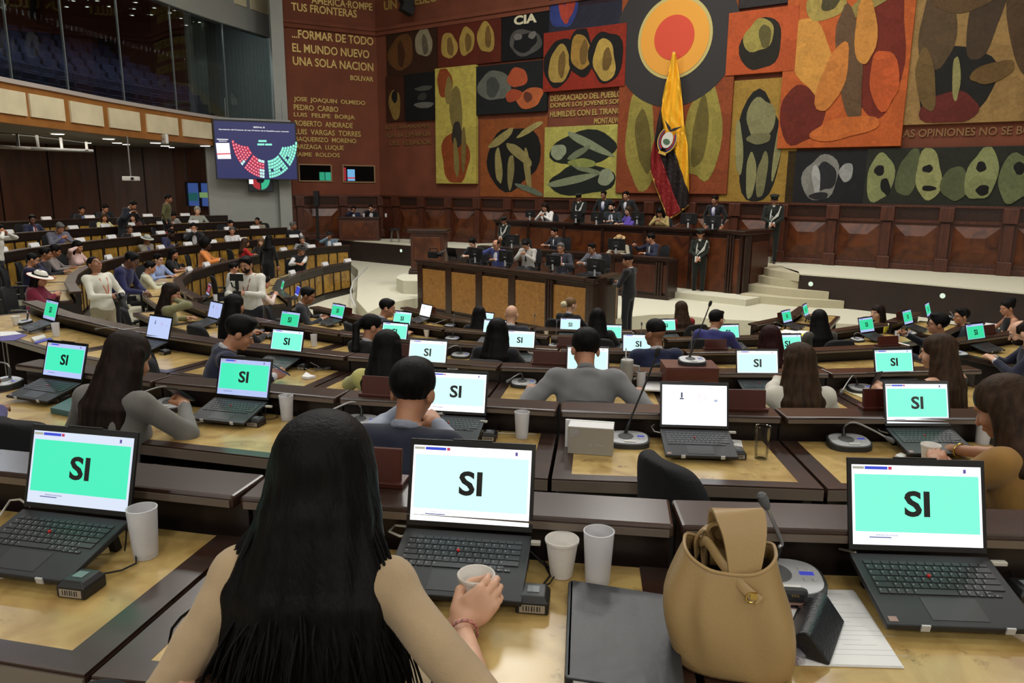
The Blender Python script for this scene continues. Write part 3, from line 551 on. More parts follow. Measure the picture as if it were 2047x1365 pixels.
# ================================================================ stage furniture
def frame2(a,b,z):
    """local frame: x from a to b, y to the left of it, z up"""
    d=(Vector(b)-Vector(a)); ang=math.atan2(d.y,d.x); return Matrix.Translation((a[0],a[1],z))@Matrix.Rotation(ang,4,'Z'),d.length
def counter(name,label,a,b,z0,h,dep,nb,pm,edges=None,endw=.1,flute=None,ztable=None):
    """a long stage desk: carcass facing -y, panels between stiles, moulded top"""
    M,W=frame2(a,b,z0); t=thing(name,label,'desk'); t.matrix_basis=M
    MB().bx(0,W,.03,.08,0,h-.08).build('carcass',DARK,t)
    for s in (0,W-.05): MB().bx(s,s+.05,.08,dep,0,h-.08).build('end_panel',DARK,t)
    MB().bx(-.03,W+.03,-.02,.1,0,.1).build('plinth',DARK,t,bevel=.01)
    MB().bx(-.05,W+.05,-.05,.22,h-.06,h).bx(-.03,W+.03,-.03,.2,h-.1,h-.06).build('top_ledge',DARK,t,bevel=.008)
    if ztable: MB().bx(.05,W-.05,.08,dep,ztable-.04,ztable).build('worktop',DARK,t)
    else: MB().bx(-.04,W+.04,.2,dep,h-.05,h-.005).build('worktop',DARK,t)
    ed=edges or [W*k/nb for k in range(nb+1)]
    for i in range(len(ed)-1):
        x0,x1=ed[i]+endw/2,ed[i+1]-endw/2
        if x1-x0<.1: continue
        MB().bx(x0,x1,.0,.03,.16,h-.2).build('front_panel',pm,t,bevel=.006)
    for x in ed: MB().bx(max(0,x-endw/2),min(W,x+endw/2),-.012,.03,.1,h-.1).build('stile',DARK,t,bevel=.004)
    for x in (flute or []):
        for k in (-1,0,1): MB().lathe([(.03,.1),(.03,h-.12)],8,(x+k*.07,-.02,0)).build('flute',DARK,t)
    return t,M,W
a1,b1=(-2.27,17.9),(1.55,14.3)
def fr(p,z): # fraction along the desk from a pixel on its front
    d=ray(*p); return d
counter('secretary_desk','long front desk on the stage with five honey wood panels',a1,b1,-.31,1.26,.75,0,HONEY,[.08,1.1,2.1,3.1,4.15,5.17],.2,[4.15],1.05)
M1,W1=frame2(a1,b1,0)
e=thing('desk_return','short end section of the front stage desk facing right','desk'); Me,We=frame2(b1,(2.2,15.35),-.31); e.matrix_basis=Me
MB().bx(.0,We,.02,.07,0,1.18).build('carcass',DARK,e); MB().bx(.16,We-.14,-.01,.02,.16,1.06).build('front_panel',HONEY,e); MB().bx(-.02,We+.04,-.05,.2,1.16,1.26).build('top_ledge',DARK,e,bevel=.008); MB().bx(0,We,-.02,.1,0,.1).build('plinth',DARK,e)
# platform below the podium and desks
pl=[xy(812,603,.0),xy(801,580,.17),xy(801,563,.3),xy(812,552,.33),(-2.2,22.5),(.8,22.2),(3.4,19.6),(1.6,17.4),(-1.9,18.7)]
plf=struct(MB().prism([(-2.75,18.75),(-3.0,19.3),(-3.05,19.9),(-2.95,20.5),(-2.6,21.0),(-1.8,21.6),(0,21.4),(1.0,20.4),(-.9,18.6)],0,.33).build('floor_platform',CARPET))
# podium
pd=thing('podium','dark wooden speaker podium standing alone left of the front stage desk','podium',(-2.27,20.5,.33),math.radians(-4))
MB().bx(-.46,.46,-.28,.28,.1,1.14).build('body',RED,pd,bevel=.01); MB().bx(-.52,.52,-.34,.34,0,.1).bx(-.5,.5,-.32,.32,.1,.16).build('base',DARK,pd,bevel=.02); MB().bx(-.54,.54,-.36,.36,1.12,1.2).build('top',DARK,pd,bevel=.015)
MB().bx(-.36,.36,-.30,-.28,.28,1.0).build('front_panel',REDP,pd,bevel=.01)
# middle bench: two desks
counter('clerk_desk','left half of the middle stage bench, dark wood, behind the seated officials',(-.95,21.5),(1.25,19.9),.0,1.02,.6,3,RED,ztable=.8)
counter('clerk_desk','right half of the middle stage bench, dark wood, ending in fluted corner posts',(1.3,19.75),(3.75,18.05),0,1.03,.6,2,RED,flute=[2.75],ztable=.8)
# presidential bench
counter('presidential_desk','tall upper bench of dark red wood along the back of the stage',(-.55,23.65),(5.5,18.15),.0,1.68,1.0,6,REDP,flute=[7.9],ztable=1.47)
Mp,Wp=frame2((-.55,23.65),(5.5,18.15),0)
pe=thing('presidential_desk_end','fluted end wing of the tall upper bench facing the steps','desk'); Me,We=frame2((5.53,18.1),(6.55,19.2),0); pe.matrix_basis=Me
MB().bx(0,We,.03,.1,0,1.6).build('carcass',DARK,pe); MB().bx(-.05,We+.05,-.05,.3,1.58,1.68).build('top_ledge',DARK,pe,bevel=.01); MB().bx(-.02,We+.02,-.04,.1,0,.18).build('plinth',DARK,pe,bevel=.02)
for k in range(4): MB().lathe([(.035,.18),(.035,1.56)],8,(.1+.08*k,0,0)).build('flute',DARK,pe)
MB().bx(.5,We-.1,.0,.03,.3,1.4).build('side_panel',RED,pe,bevel=.01)
struct(MB().prism([(3.2,19.2),(5.4,17.2),(6.2,18.0),(6.9,19.6),(4.8,20.8)],0,.15).build('floor_riser',CARPET))
struct(MB().prism([(-1.2,24.3),(5.2,18.9),(7.0,20.3),(4.8,22.0),(.4,25.2)],0,.87).build('floor_dais_back',CARPET))
# two-person side desk by the lettered wall
sd=thing('side_desk','small dark wooden desk for two beside the lettered wall','desk',(-5.55,27.3,DAIS),math.radians(2))
MB().bx(-.72,.72,0,.5,0,.78).build('body',RED,sd,bevel=.01); MB().bx(-.6,.6,-.02,0,.1,.68).build('front_panel',REDP,sd,bevel=.01); MB().bx(-.76,.76,-.05,.55,.78,.84).build('top',DARK,sd,bevel=.01)
# black standing pole
fp=thing('floor_stand','tall thin black pole stand in front of the lettered wall','stand',(-7.1,27.55,DAIS))
MB().lathe([(.05,0),(.05,1.75)],10).build('pole',BLACKM,fp); MB().lathe([(.22,0),(.2,.03),(.06,.05)],16).build('base',BLACKM,fp); MB().bx(-.09,.09,-.09,.09,1.2,1.75).build('head_box',BLACKM,fp,bevel=.01)
# low stool chair silhouettes near podium
for dx in (0,.72):
    stl=thing('stool','low dark metal stool against the wainscot left of the podium, %s'%('nearer the side desk' if dx==0 else 'nearer the podium'),'stool',(-4.15+dx,26.6-.45*dx,DAIS))
    MB().lathe([(.18,.42),(.2,.44),(.2,.47),(.18,.49)],16).build('seat',BLACKM,stl)
    for k in range(4): c,s_=math.cos(PI/4+k*PI/2),math.sin(PI/4+k*PI/2); MB().tube([(c*.13,s_*.13,.42),(c*.2,s_*.2,0)],.012,6).build('leg',STEEL,stl)
# ---- LED wall screen
c0,c1=atr(427,240,25.0),atr(589,252,26.0); cb=atr(428,355,25.0)
sw_=(c1.to_2d()-c0.to_2d()).length; sh=c0.z-cb.z; ang=math.atan2(c1.y-c0.y,c1.x-c0.x)
SM=Matrix.Translation(((c0.x+c1.x)/2,(c0.y+c1.y)/2,(c0.z+cb.z)/2-.02))@Matrix.Rotation(ang,4,'Z')@Matrix.Rotation(PI/2,4,'X')
led=thing('led_screen','large blue hanging screen with a red and green seat chart','screen'); led.matrix_basis=SM; hw,hh=sw_/2,sh/2
MB().bx(-hw-.04,hw+.04,-hh-.02,hh+.06,-.14,-.01).build('casing',BLACK,led); MB().bx(-hw,hw,-hh,hh,-.01,0).build('display',emis('led_navy',(46,50,112),.62),led)
MB().bx(-hw*.9,hw*.9,hh+.06,hh+.12,-.12,-.04).build('hanging_bar',STEEL,led)
for sx in (-.7,.7): MB().tube([(hw*sx,hh+.1,-.08),(hw*sx,hh+.75,-.08)],.012,6).build('suspension_cable',STEEL,led)
EW=emis('led_white',(255,255,255),1.0); ER=emis('led_red',(235,60,84),.95); EG=emis('led_mint',(150,255,225),.95); EP=emis('led_pink',(255,190,200),1.0)
def lp(x,y): # zoom crop coordinates (1638x1365 view of the screen) to local
    return ((x-810)/735*hw, -(y-585-(x-810)*.072)/520*hh)
def lq(mb,pts,z): mb.quad(*[(*lp(*p),z) for p in pts])
text_fit('title_text','SESIÓN No. 78',EW,led,Matrix.Translation((*lp(880,155),.002)),hw*.28,hh*.07,.02,.0005)
text_fit('title_text','Aprobación del Proyecto de Ley Orgánica de la República para votación',EW,led,Matrix.Translation((*lp(790,215),.002)),hw*1.74,hh*.055,.02,.0005)
m_=MB(); lq(m_,[(85,410),(325,420),(340,710),(100,700)],.002); m_.build('legend_box',EW,led)
m_=MB(); lq(m_,[(90,600),(335,605),(336,625),(90,622)],.004); m_.build('legend_bar',ER,led)
m_=MB(); lq(m_,[(110,335),(310,350),(310,365),(110,352)],.002); lq(m_,[(140,372),(285,382),(285,390),(140,384)],.002); m_.build('legend_title',EW,led)
m_=MB()
for q in ([(855,390),(1005,397),(1005,432),(855,425)],[(832,452),(960,458),(960,492),(832,486)],[(975,460),(1102,466),(1102,500),(975,494)]): lq(m_,q,.002)
m_.build('chart_head_seats',EG,led)
# seat arcs: two halves, six rings, seats are flat lit tiles
red,grn,wht,dot=MB(),MB(),MB(),MB(); cxp,cyp=975,360
for ringi in range(6):
    r0=420+ringi*57; r1=r0+46; 
    for half in (-1,1):
        for blk in (0,1):
            n=4+ringi if blk==0 else 3+ringi//1
            a0,a1=((3,42) if blk==0 else (46,84-(5-ringi)*3 if ringi<5 else 86))
            if ringi==0 and blk==1: n=2
            for k in range(n):
                g0=a0+(a1-a0)*k/n+.35; g1=a0+(a1-a0)*(k+1)/n-.35
                if half>0 and ((ringi==3 and blk==0 and k==1) or (ringi==4 and blk==0 and k==5) or (ringi==3 and blk==1 and k==1)): continue
                P=[]
                for rr,g in ((r0,g0),(r0,(g0+g1)/2),(r0,g1),(r1,g1),(r1,(g0+g1)/2),(r1,g0)):
                    gg=math.radians(g); P.append((cxp+half*(rr-10)*math.sin(gg)*.80+half*12,cyp+rr*math.cos(gg)*.985+half*math.sin(gg)*rr*.055))
                tgt=grn if half>0 else (wht if ((blk==0 and k<2 and ringi in (0,3,4,5)) or (ringi>=4 and blk==1 and k==0)) else red)
                lq(tgt,P,.002)
                if tgt is red:
                    mx_=sum(p[0] for p in P)/6; my_=sum(p[1] for p in P)/6; lq(dot,[(mx_-11,my_-9),(mx_+11,my_-8),(mx_+11,my_+9),(mx_-11,my_+8)],.004)
red.build('red_seat_tiles',ER,led); grn.build('green_seat_tiles',EG,led); wht.build('white_seat_tiles',emis('led_pale',(215,255,250),.95),led); dot.build('seat_dots',EP,led)
for o in led.children:
    if o.name.split('.')[0] in ('red_seat_tiles','green_seat_tiles','white_seat_tiles','seat_dots','chart_head_seats','legend_title'): o['kind']='stuff'
# small television below it
tv=thing('television','small wall television below the large screen showing the same chart','screen'); tc0=atr(521,369,26.35); tv.matrix_basis=Matrix.Translation(tc0)@Matrix.Rotation(ang,4,'Z')@Matrix.Rotation(PI/2,4,'X')
MB().bx(-.42,.42,-.24,.24,-.06,0).build('casing',BLACK,tv,bevel=.01); MB().bx(-.4,.4,-.22,.22,0,.004).build('display',emis('tv_navy',(16,20,34),.5),tv)
for nm,s_,m_ in (('red_chart_half',-1,emis('tv_red',(200,50,60),.7)),('green_chart_half',1,emis('tv_green',(60,210,160),.7))):
    g=MB(); P=[(s_*(.02+r*math.sin(a)),.2-r*math.cos(a)*1.25,.006) for r,a in [(.12,t*.26) for t in range(7)]+[(.3,t*.26) for t in range(6,-1,-1)]]
    g.quad(*P); g.build(nm,m_,tv)
MB().bx(-.38,-.24,.02,.2,.004,.008).build('legend_box',EW,tv); MB().bx(-.1,.1,.0,.2,-.12,-.06).build('wall_bracket',STEEL,tv)
# notices on the white wall
for k,(y,m_) in enumerate(((386,mat('green_notice',(60,84,60),.7)),(397,mat('grey_notice',(120,122,124),.7)))):
    p=atr(503,y,26.75); o=MB().bx(-.09,.09,-.07,.07,0,.01).build('wall_notice',m_,M=Matrix.Translation(p)@Matrix.Rotation(math.atan2(-NL.x,NL.y)+PI,4,'Z')@Matrix.Rotation(PI/2,4,'X')); tag(o,('dark green notice card on the white wall under the television','pale grey notice card on the white wall, lowest one')[k],'sign')
# dome camera on the pillar
cp=atr(551,200,27.0); dc=thing('dome_camera','white dome security camera on a curved arm beside the gallery glass','camera',tuple(cp))
MB().lathe([(.0,-.16),(.07,-.14),(.1,-.07),(.1,.02),(.08,.1),(.03,.13),(0,.13)],18).build('housing',WHITEP,dc,smooth=True); MB().lathe([(0,-.2),(.06,-.17),(.075,-.13)],14).build('lens_dome',mat('black_gloss',(8,8,9),.08),dc,smooth=True)
MB().tube([(0,0,.12),(.02,0,.24),(.12,.02,.28),(.22,.05,.22),(.26,.08,.1)],.018,8).build('arm',WHITEP,dc,smooth=True)
# white speaker box on the parapet and a projector below the gallery
p=GCF[nearest(325,4.2)]; wbx=thing('wifi_box','small white square box fixed under the gallery parapet','box',(p.x+.1,p.y-.1,GZ+.02),-.6); MB().bx(-.13,.13,-.05,.05,-.12,.16).build('casing',WHITEP,wbx,bevel=.03); MB().bx(-.02,.02,-.056,-.05,.0,.04).build('indicator',GREYM,wbx)
pp=atr(262,357,21); pj=thing('projector','white ceiling projector hanging in front of the dark wood wall','projector',tuple(pp)); MB().bx(-.2,.2,-.12,.12,-.06,.06).build('casing',WHITEP,pj,bevel=.02); MB().tube([(0,0,.06),(0,0,GZ-pp.z)],.02,8).build('ceiling_pole',STEEL,pj); MB().lathe([(.04,0),(.04,.03)],12,M=Matrix.Translation((.1,-.12,0))@Matrix.Rotation(PI/2,4,'X')).build('lens',BLACK,pj)
# hanging loudspeaker at the top of the mural
sp=thing('line_speaker','black hanging loudspeaker column at the top of the mural wall','speaker',tuple(atr(815,12,26.0)),.6)
for k in range(3): MB().bx(-.22,.22,-.16,.16,-.25+k*.3,.03+k*.3).build('cabinet',BLACKM,sp,M=Matrix.Translation((-.1*k,0,0))@Matrix.Rotation(.35,4,'Y'),bevel=.01)
MB().tube([(-.25,0,.6),(-.3,0,2.0)],.015,6).build('hanging_wire',STEEL,sp)
# ---- flag
FY=[105,120,150,190,220,245,262,283,300,316,341,348,365,383,394,409,418,428,437]
def ip(tab,y):
    ys=[t[0] for t in tab]; return float(np.interp(y,ys,[t[1] for t in tab]))
fl=[(105,1345),(150,1335),(200,1324),(221,1320),(279,1308),(314,1301),(341,1301),(365,1309),(394,1320),(418,1329),(437,1336)]
fr_=[(105,1350),(150,1358),(200,1364),(253,1368),(291,1375),(383,1377),(409,1376),(418,1366),(428,1353),(437,1339)]
yb=[(105,1345),(200,1324),(221,1321),(262,1327),(295,1346),(346,1363),(383,1376),(437,1376)]
rb_=[(105,1300),(279,1308),(283,1308.5),(316,1322),(348,1333),(394,1349),(418,1361),(437,1362)]
flag=thing('flag','tall yellow, black and red flag with a crest hanging over the mural','flag'); rs=random.Random(3)
def fpt(x,y,k): 
    off=.32+.05*math.sin(x*.55+y*.02)+.03*math.sin(x*.23+1+y*.05); u,z=wall_uz(x,y,DB,NB,off); p=P0+DB*u+NB*off; return (p.x,p.y,z)
def band(nm,lo,hi,m):
    mb=MB(); rows=[]; yy=np.linspace(105,437,70)
    for y in yy:
        a=max(ip(fl,y),lo(y)); b=min(ip(fr_,y),hi(y)); rows.append((a,max(a,b),y))
    n=10; idx=[]
    for a,b,y in rows: idx.append(len(mb.v)); mb.v+= [fpt(a+(b-a)*k/n,y,k) for k in range(n+1)]
    for i in range(len(rows)-1):
        if rows[i+1][1]-rows[i+1][0]<.05 and rows[i][1]-rows[i][0]<.05: continue
        for k in range(n): mb.f.append((idx[i]+k,idx[i]+k+1,idx[i+1]+k+1,idx[i+1]+k))
    o=mb.build(nm,m,flag,smooth=True); s=o.modifiers.new('thick','SOLIDIFY'); s.thickness=.015; return o
band('yellow_band',lambda y:ip(yb,y),lambda y:2000,mat('flag_yellow',(226,168,28),.7)); band('black_band',lambda y:ip(rb_,y),lambda y:ip(yb,y),mat('flag_black',(26,14,14),.75)); band('red_band',lambda y:0,lambda y:ip(rb_,y),mat('flag_red',(130,20,20),.75))
GT=mat('gold_fringe',(196,150,60),.6)
MB().tube([fpt(x,y,0) for x,y in ((1301,341),(1309,365),(1320,394),(1329,418),(1337,438),(1353,428),(1366,418),(1376,409))],.03,6).build('gold_fringe',GT,flag,smooth=True)
def fM(x,y,off):
    u,z=wall_uz(x,y,DB,NB,off); return wall_M(DB,NB,u,off,z)@Matrix.Rotation(-.35,4,'Z')
cr=bpy.data.objects.new('crest',None); COL.objects.link(cr); cr.parent=flag; cr.matrix_basis=fM(1334,280,.44)
MB().lathe([(.2,0),(.2,.012)],28,sx=.85,sy=1.15).build('crest_oval',mat('crest_white',(200,196,184),.7),cr)
MB().lathe([(.09,.012),(.09,.02)],20,c=(0,-.05,0),sx=1.2,sy=.9).build('crest_landscape',mat('crest_green',(66,96,70),.7),cr)
for k,(m_,r) in enumerate(((mat('crest_red',(170,40,34),.7),.235),(mat('crest_blue',(40,50,120),.7),.27),(mat('crest_gold',(196,156,60),.6),.305))):
    for s_ in (-1,1): MB().tube([(s_*r*.9*math.cos(a),r*1.2*math.sin(a),.004) for a in np.linspace(-1.2,.75,10)],.019,6).build('crest_drape',m_,cr)
MB().bx(-.12,.12,-.42,-.34,0,.02).build('crest_fasces',mat('crest_gold'  ,(0,0,0)),cr)
MB().quad((-.3,.5,.01),(-.05,.36,.01),(0,.3,.01),(.05,.36,.01),(.3,.5,.01),(.12,.3,.01),(0,.24,.01),(-.12,.3,.01)).build('crest_bird',mat('crest_black',(22,20,20),.7),cr)
MB().tube([tuple(P0+DB*ds[0]+NB*.1)+(ip([(0,0)],0)+wall_uz(1347,104,DB,NB,.3)[1],), fpt(1347,104,0)],.02,6).build('flag_hook',CHROME,flag)
# ================================================================ benches
TH=.75; LH=.88; TD=.58
TOPM=mat('bench_dark_wood',(52,34,26),.27,var=.3,vs=3,stretch=(1,9,9))
EDGE=mat('pale_edge',(104,92,82),.3)  # paler strip along the worktop and ledge edges
DESKC={}
def desk_unit(w,kind,R=9.):
    """one bench position: worktop with burl inlay on the user's side (-y), raised ledge and front on the stage side (+y); origin on the floor under the ledge lip"""
    k=(round(w,2),kind,R)
    if k in DESKC: return copy_tree(DESKC[k])
    t=bpy.data.objects.new('bench_desk',None); COL.objects.link(t); hw=w/2-.006; D=TD
    b=.075; tp=lambda x,y:(x*(1-y/R),y)
    def slab(x0,x1,y0,y1,z0,z1,mb=None): return (mb or MB()).prism([tp(x0,y0),tp(x1,y0),tp(x1,y1),tp(x0,y1)],z0,z1)
    slab(-hw,hw,-D,0,TH-.05,TH-.004).build('worktop',TOPM,t,bevel=.006)
    slab(-hw+b,hw-b,-D,-D+.06,TH-.004,TH+.001,slab(hw-b,hw,-D,0,TH-.004,TH+.001,slab(-hw,-hw+b,-D,0,TH-.004,TH+.001))).build('worktop_frame',TOPM,t)
    slab(-hw+b,hw-b,-D+.06,-.005,TH-.004,TH).build('burl_inlay',BURL,t)
    slab(-hw,hw,-D-.006,-D,TH-.05,TH-.006).build('edge_strip',EDGE,t)
    MB().bx(-hw,hw,.03,.07,0,LH-.03).build('modesty_panel',DARK2,t)
    MB().bx(-hw,hw,-.035,.125,LH-.035,LH).build('ledge',TOPM,t,bevel=.008)
    MB().bx(-hw+.01,hw-.01,-.039,-.035,LH-.03,LH-.012).build('ledge_edge',EDGE,t)
    for s in (-1,1): MB().bx(s*hw-(.035 if s>0 else 0),s*hw+(.035 if s<0 else 0),-D+.05,.03,0,TH-.05).build('side_panel',DARK2,t)
    if kind=='front':
        MB().bx(-hw,hw,.07,.13,0,.14).build('plinth',DARK2,t); MB().bx(-hw,hw,.07,.11,LH-.2,LH-.035).build('top_rail',DARK2,t)
        for x0,x1 in ((-hw+.05,-.2),(-.16,.16),(.2,hw-.05)): MB().bx(x0,x1,.07,.085,.17,LH-.22).build('front_panel',BURLY,t,bevel=.003)
        for x in (-hw+.02,-.18,.18,hw-.02): MB().bx(x-.02,x+.02,.07,.1,.14,LH-.2).build('stile',DARK2,t)
    DESKC[k]=t; return t
def place_desk(w,x,y,z,rz,kind,label,group,R=9.):
    t=desk_unit(w,kind,R); t.location=(x,y,z); t.rotation_euler=(0,0,rz); tag(t,label,'desk',group); return t
def pol(R,adeg,z=0): a=math.radians(adeg); return Vector((SC.x+R*math.cos(a),SC.y+R*math.sin(a),z))
ORD=('first','second','third','fourth','fifth','sixth','seventh','eighth','ninth','tenth','eleventh','twelfth','thirteenth')
NAMES=dict(A='nearest',B='second',C='third',D='fourth',E='fifth',F='front')
BND=dict(A=[-104.63,-99.89,-95.15,-90.41,-85.67],B=[-112.9,-107.7,-102.29,-96.79,-91.59,-86.3],C=[-137.0,-129.6,-121.9,-114.5,-107.3,-100.03,-92.9,-85.8,-78.6],D=[-143.0,-134.3,-125.3,-116.3,-107.3,-98.3,-89.3,-80.3,-71.3],E=[-142.4,-128.6,-114.8,-101,-87.2,-73.4],F=[-151.2,-129.8,-108.4,-87,-65.6])
POSN={}
for r,bs in BND.items():
    n=len(bs)-1
    for i in range(n):
        am=(bs[i]+bs[i+1])/2; w=LIP[r]*math.radians(bs[i+1]-bs[i]); p=pol(LIP[r]+.035,am,ROWZ[r])
        place_desk(w,p.x,p.y,p.z,math.radians(am+90),'back','dark wood bench desk with burl inlay, %s row from camera, %s from left'%(NAMES[r],ORD[i]),'bench desks facing the stage',LIP[r])
# right block
for r,lst in (('D',[(-62,),(-53,)]),('E',[(-58,),(-44,)]),('F',[(-48,),(-30,)])):
    for i,(am,) in enumerate(lst):
        p=pol(LIP[r]+.035,am,ROWZ[r]); place_desk(1.2,p.x,p.y,p.z,math.radians(am+90),'back','dark wood bench desk of the right-hand block, %s row, %s the aisle'%(NAMES[r],'beside' if i==0 else 'second from'),'bench desks facing the stage')
# left wing
LZ=dict(A=.76,B=.61,C=.46,D=.20,E=-.05,F=-.31)
LW=dict(F=[(-4.63,21.06),(-5.01,20.06),(-5.19,18.8),(-5.33,17.38),(-5.0,15.6),(-4.3,14.1)],E=[(-5.25,23.9),(-6.41,22),(-6.9,19.5),(-7.0,16.44),(-6.6,14.6),(-5.9,13.2),(-5.2,12.2)],D=[(-6.48,23.75),(-7.67,22.2),(-8.73,19.4),(-8.68,16.4),(-8.2,14.2),(-7.4,12.4),(-6.5,11.0)],
        C=[(-7.31,24.3),(-8.95,21.8),(-9.8,18.9),(-10.05,16.26),(-9.94,14.6),(-9.5,13),(-8.8,11.5)],B=[(-8.4,25.2),(-9.4,24.0),(-10.6,22.3),(-11.36,20.4),(-11.8,18.4),(-11.9,16),(-11.6,13.6)],A=[(-9.8,26.0),(-11.5,24.4),(-12.9,22.5),(-13.6,20.1),(-13.9,18),(-13.9,15.5)])
LWC={}
for r,P in LW.items():
    _,Ls=smooth2(P,40); n=max(3,round(Ls/1.32)); sm,_=smooth2(P,n); fine,_=smooth2(P,60); LWC[r]=fine
    for i in range(n):
        a,b=sm[i],sm[i+1]; m_=(a+b)/2; d=b-a
        ang=math.atan2(d.y,d.x); w=d.length   # curve runs from the far end to the near end, so the stage is on its left
        place_desk(w,m_.x,m_.y,LZ[r],ang,'front','bench desk with yellow front panels, left wing %s row, %s from its far end'%(NAMES[r] if r!='A' else 'outermost',ORD[i]),'left wing bench desks')
    outer=offset(fine,-2.1 if r!='A' else -3.2)
    if LZ[r]>BOWL+.02: 
        # floor slab of the tier
        z=LZ[r]; struct(MB().strip([tuple(p) for p in offset(fine,.16)],[tuple(p) for p in outer],BOWL-.1,z).build('floor',CARPET))
# ================================================================ things on the benches
LAPB=mat('laptop_black',(27,28,31),.5); KEYM=mat('laptop_keys',(42,43,46),.4); LIDB=mat('laptop_bezel',(12,12,14),.35)
TROW={r:ROWZ[r]+TH for r in ROWZ}; TLW={r:LZ[r]+TH for r in LZ}
def radial(p): return math.atan2(SC.y-p.y,SC.x-p.x)-PI/2       # yaw so that local +y points to the stage centre
KEYS=[(14,1),(14,1),(14,1),(13,1),(12,1),(8,1)]
def snap(row,p,lo,hi):
    """keep a thing on its bench: clamp its distance from the hall's centre to the bench depth"""
    d=Vector((p.x-SC.x,p.y-SC.y)); R=max(LIP[row]+lo,min(LIP[row]+hi,d.length)); d=d.normalized()*R; return Vector((SC.x+d.x,SC.y+d.y,p.z))
def key_layout():
    out=[]; W=.276; y=-.028
    for ri,(n,_) in enumerate(KEYS):
        h=.010 if ri==0 else .0155; 
        ws=[1]*n
        if ri==1: ws[-1]=1.9
        if ri==2: ws[0]=1.4; ws[-1]=1.3
        if ri==3: ws[0]=1.7; ws[-1]=1.9
        if ri==4: ws[0]=2.1; ws[-1]=2.5
        if ri==5: ws=[1.1,1,1,1,5.2,1,1,1.1]
        tot=sum(ws); W_=W if ri<5 else W*.82; x=-W/2
        for w_ in ws:
            kw=W_*w_/tot; out.append((x+.0012,x+kw-.0012,y-h,y)); x+=kw
        if ri==5:
            for a,b,c,d in ((W*.32,W*.38,y-.007,y),(W*.26,W*.32,y-.0165,y-.009),(W*.32,W*.38,y-.0165,y-.009),(W*.38,W*.44,y-.0165,y-.009)): out.append((a+.001,b-.001,c,d))
        y-=h+.0032
    return out
HZ=.085; SL=math.atan2(.052,.222)
MBASE=Matrix.Translation((0,0,HZ))@Matrix.Rotation(SL,4,'X')
def lap_lid(t): return Matrix.Translation((0,.004,HZ+.004))@Matrix.Rotation(-math.radians(t),4,'X')
LAPS={}
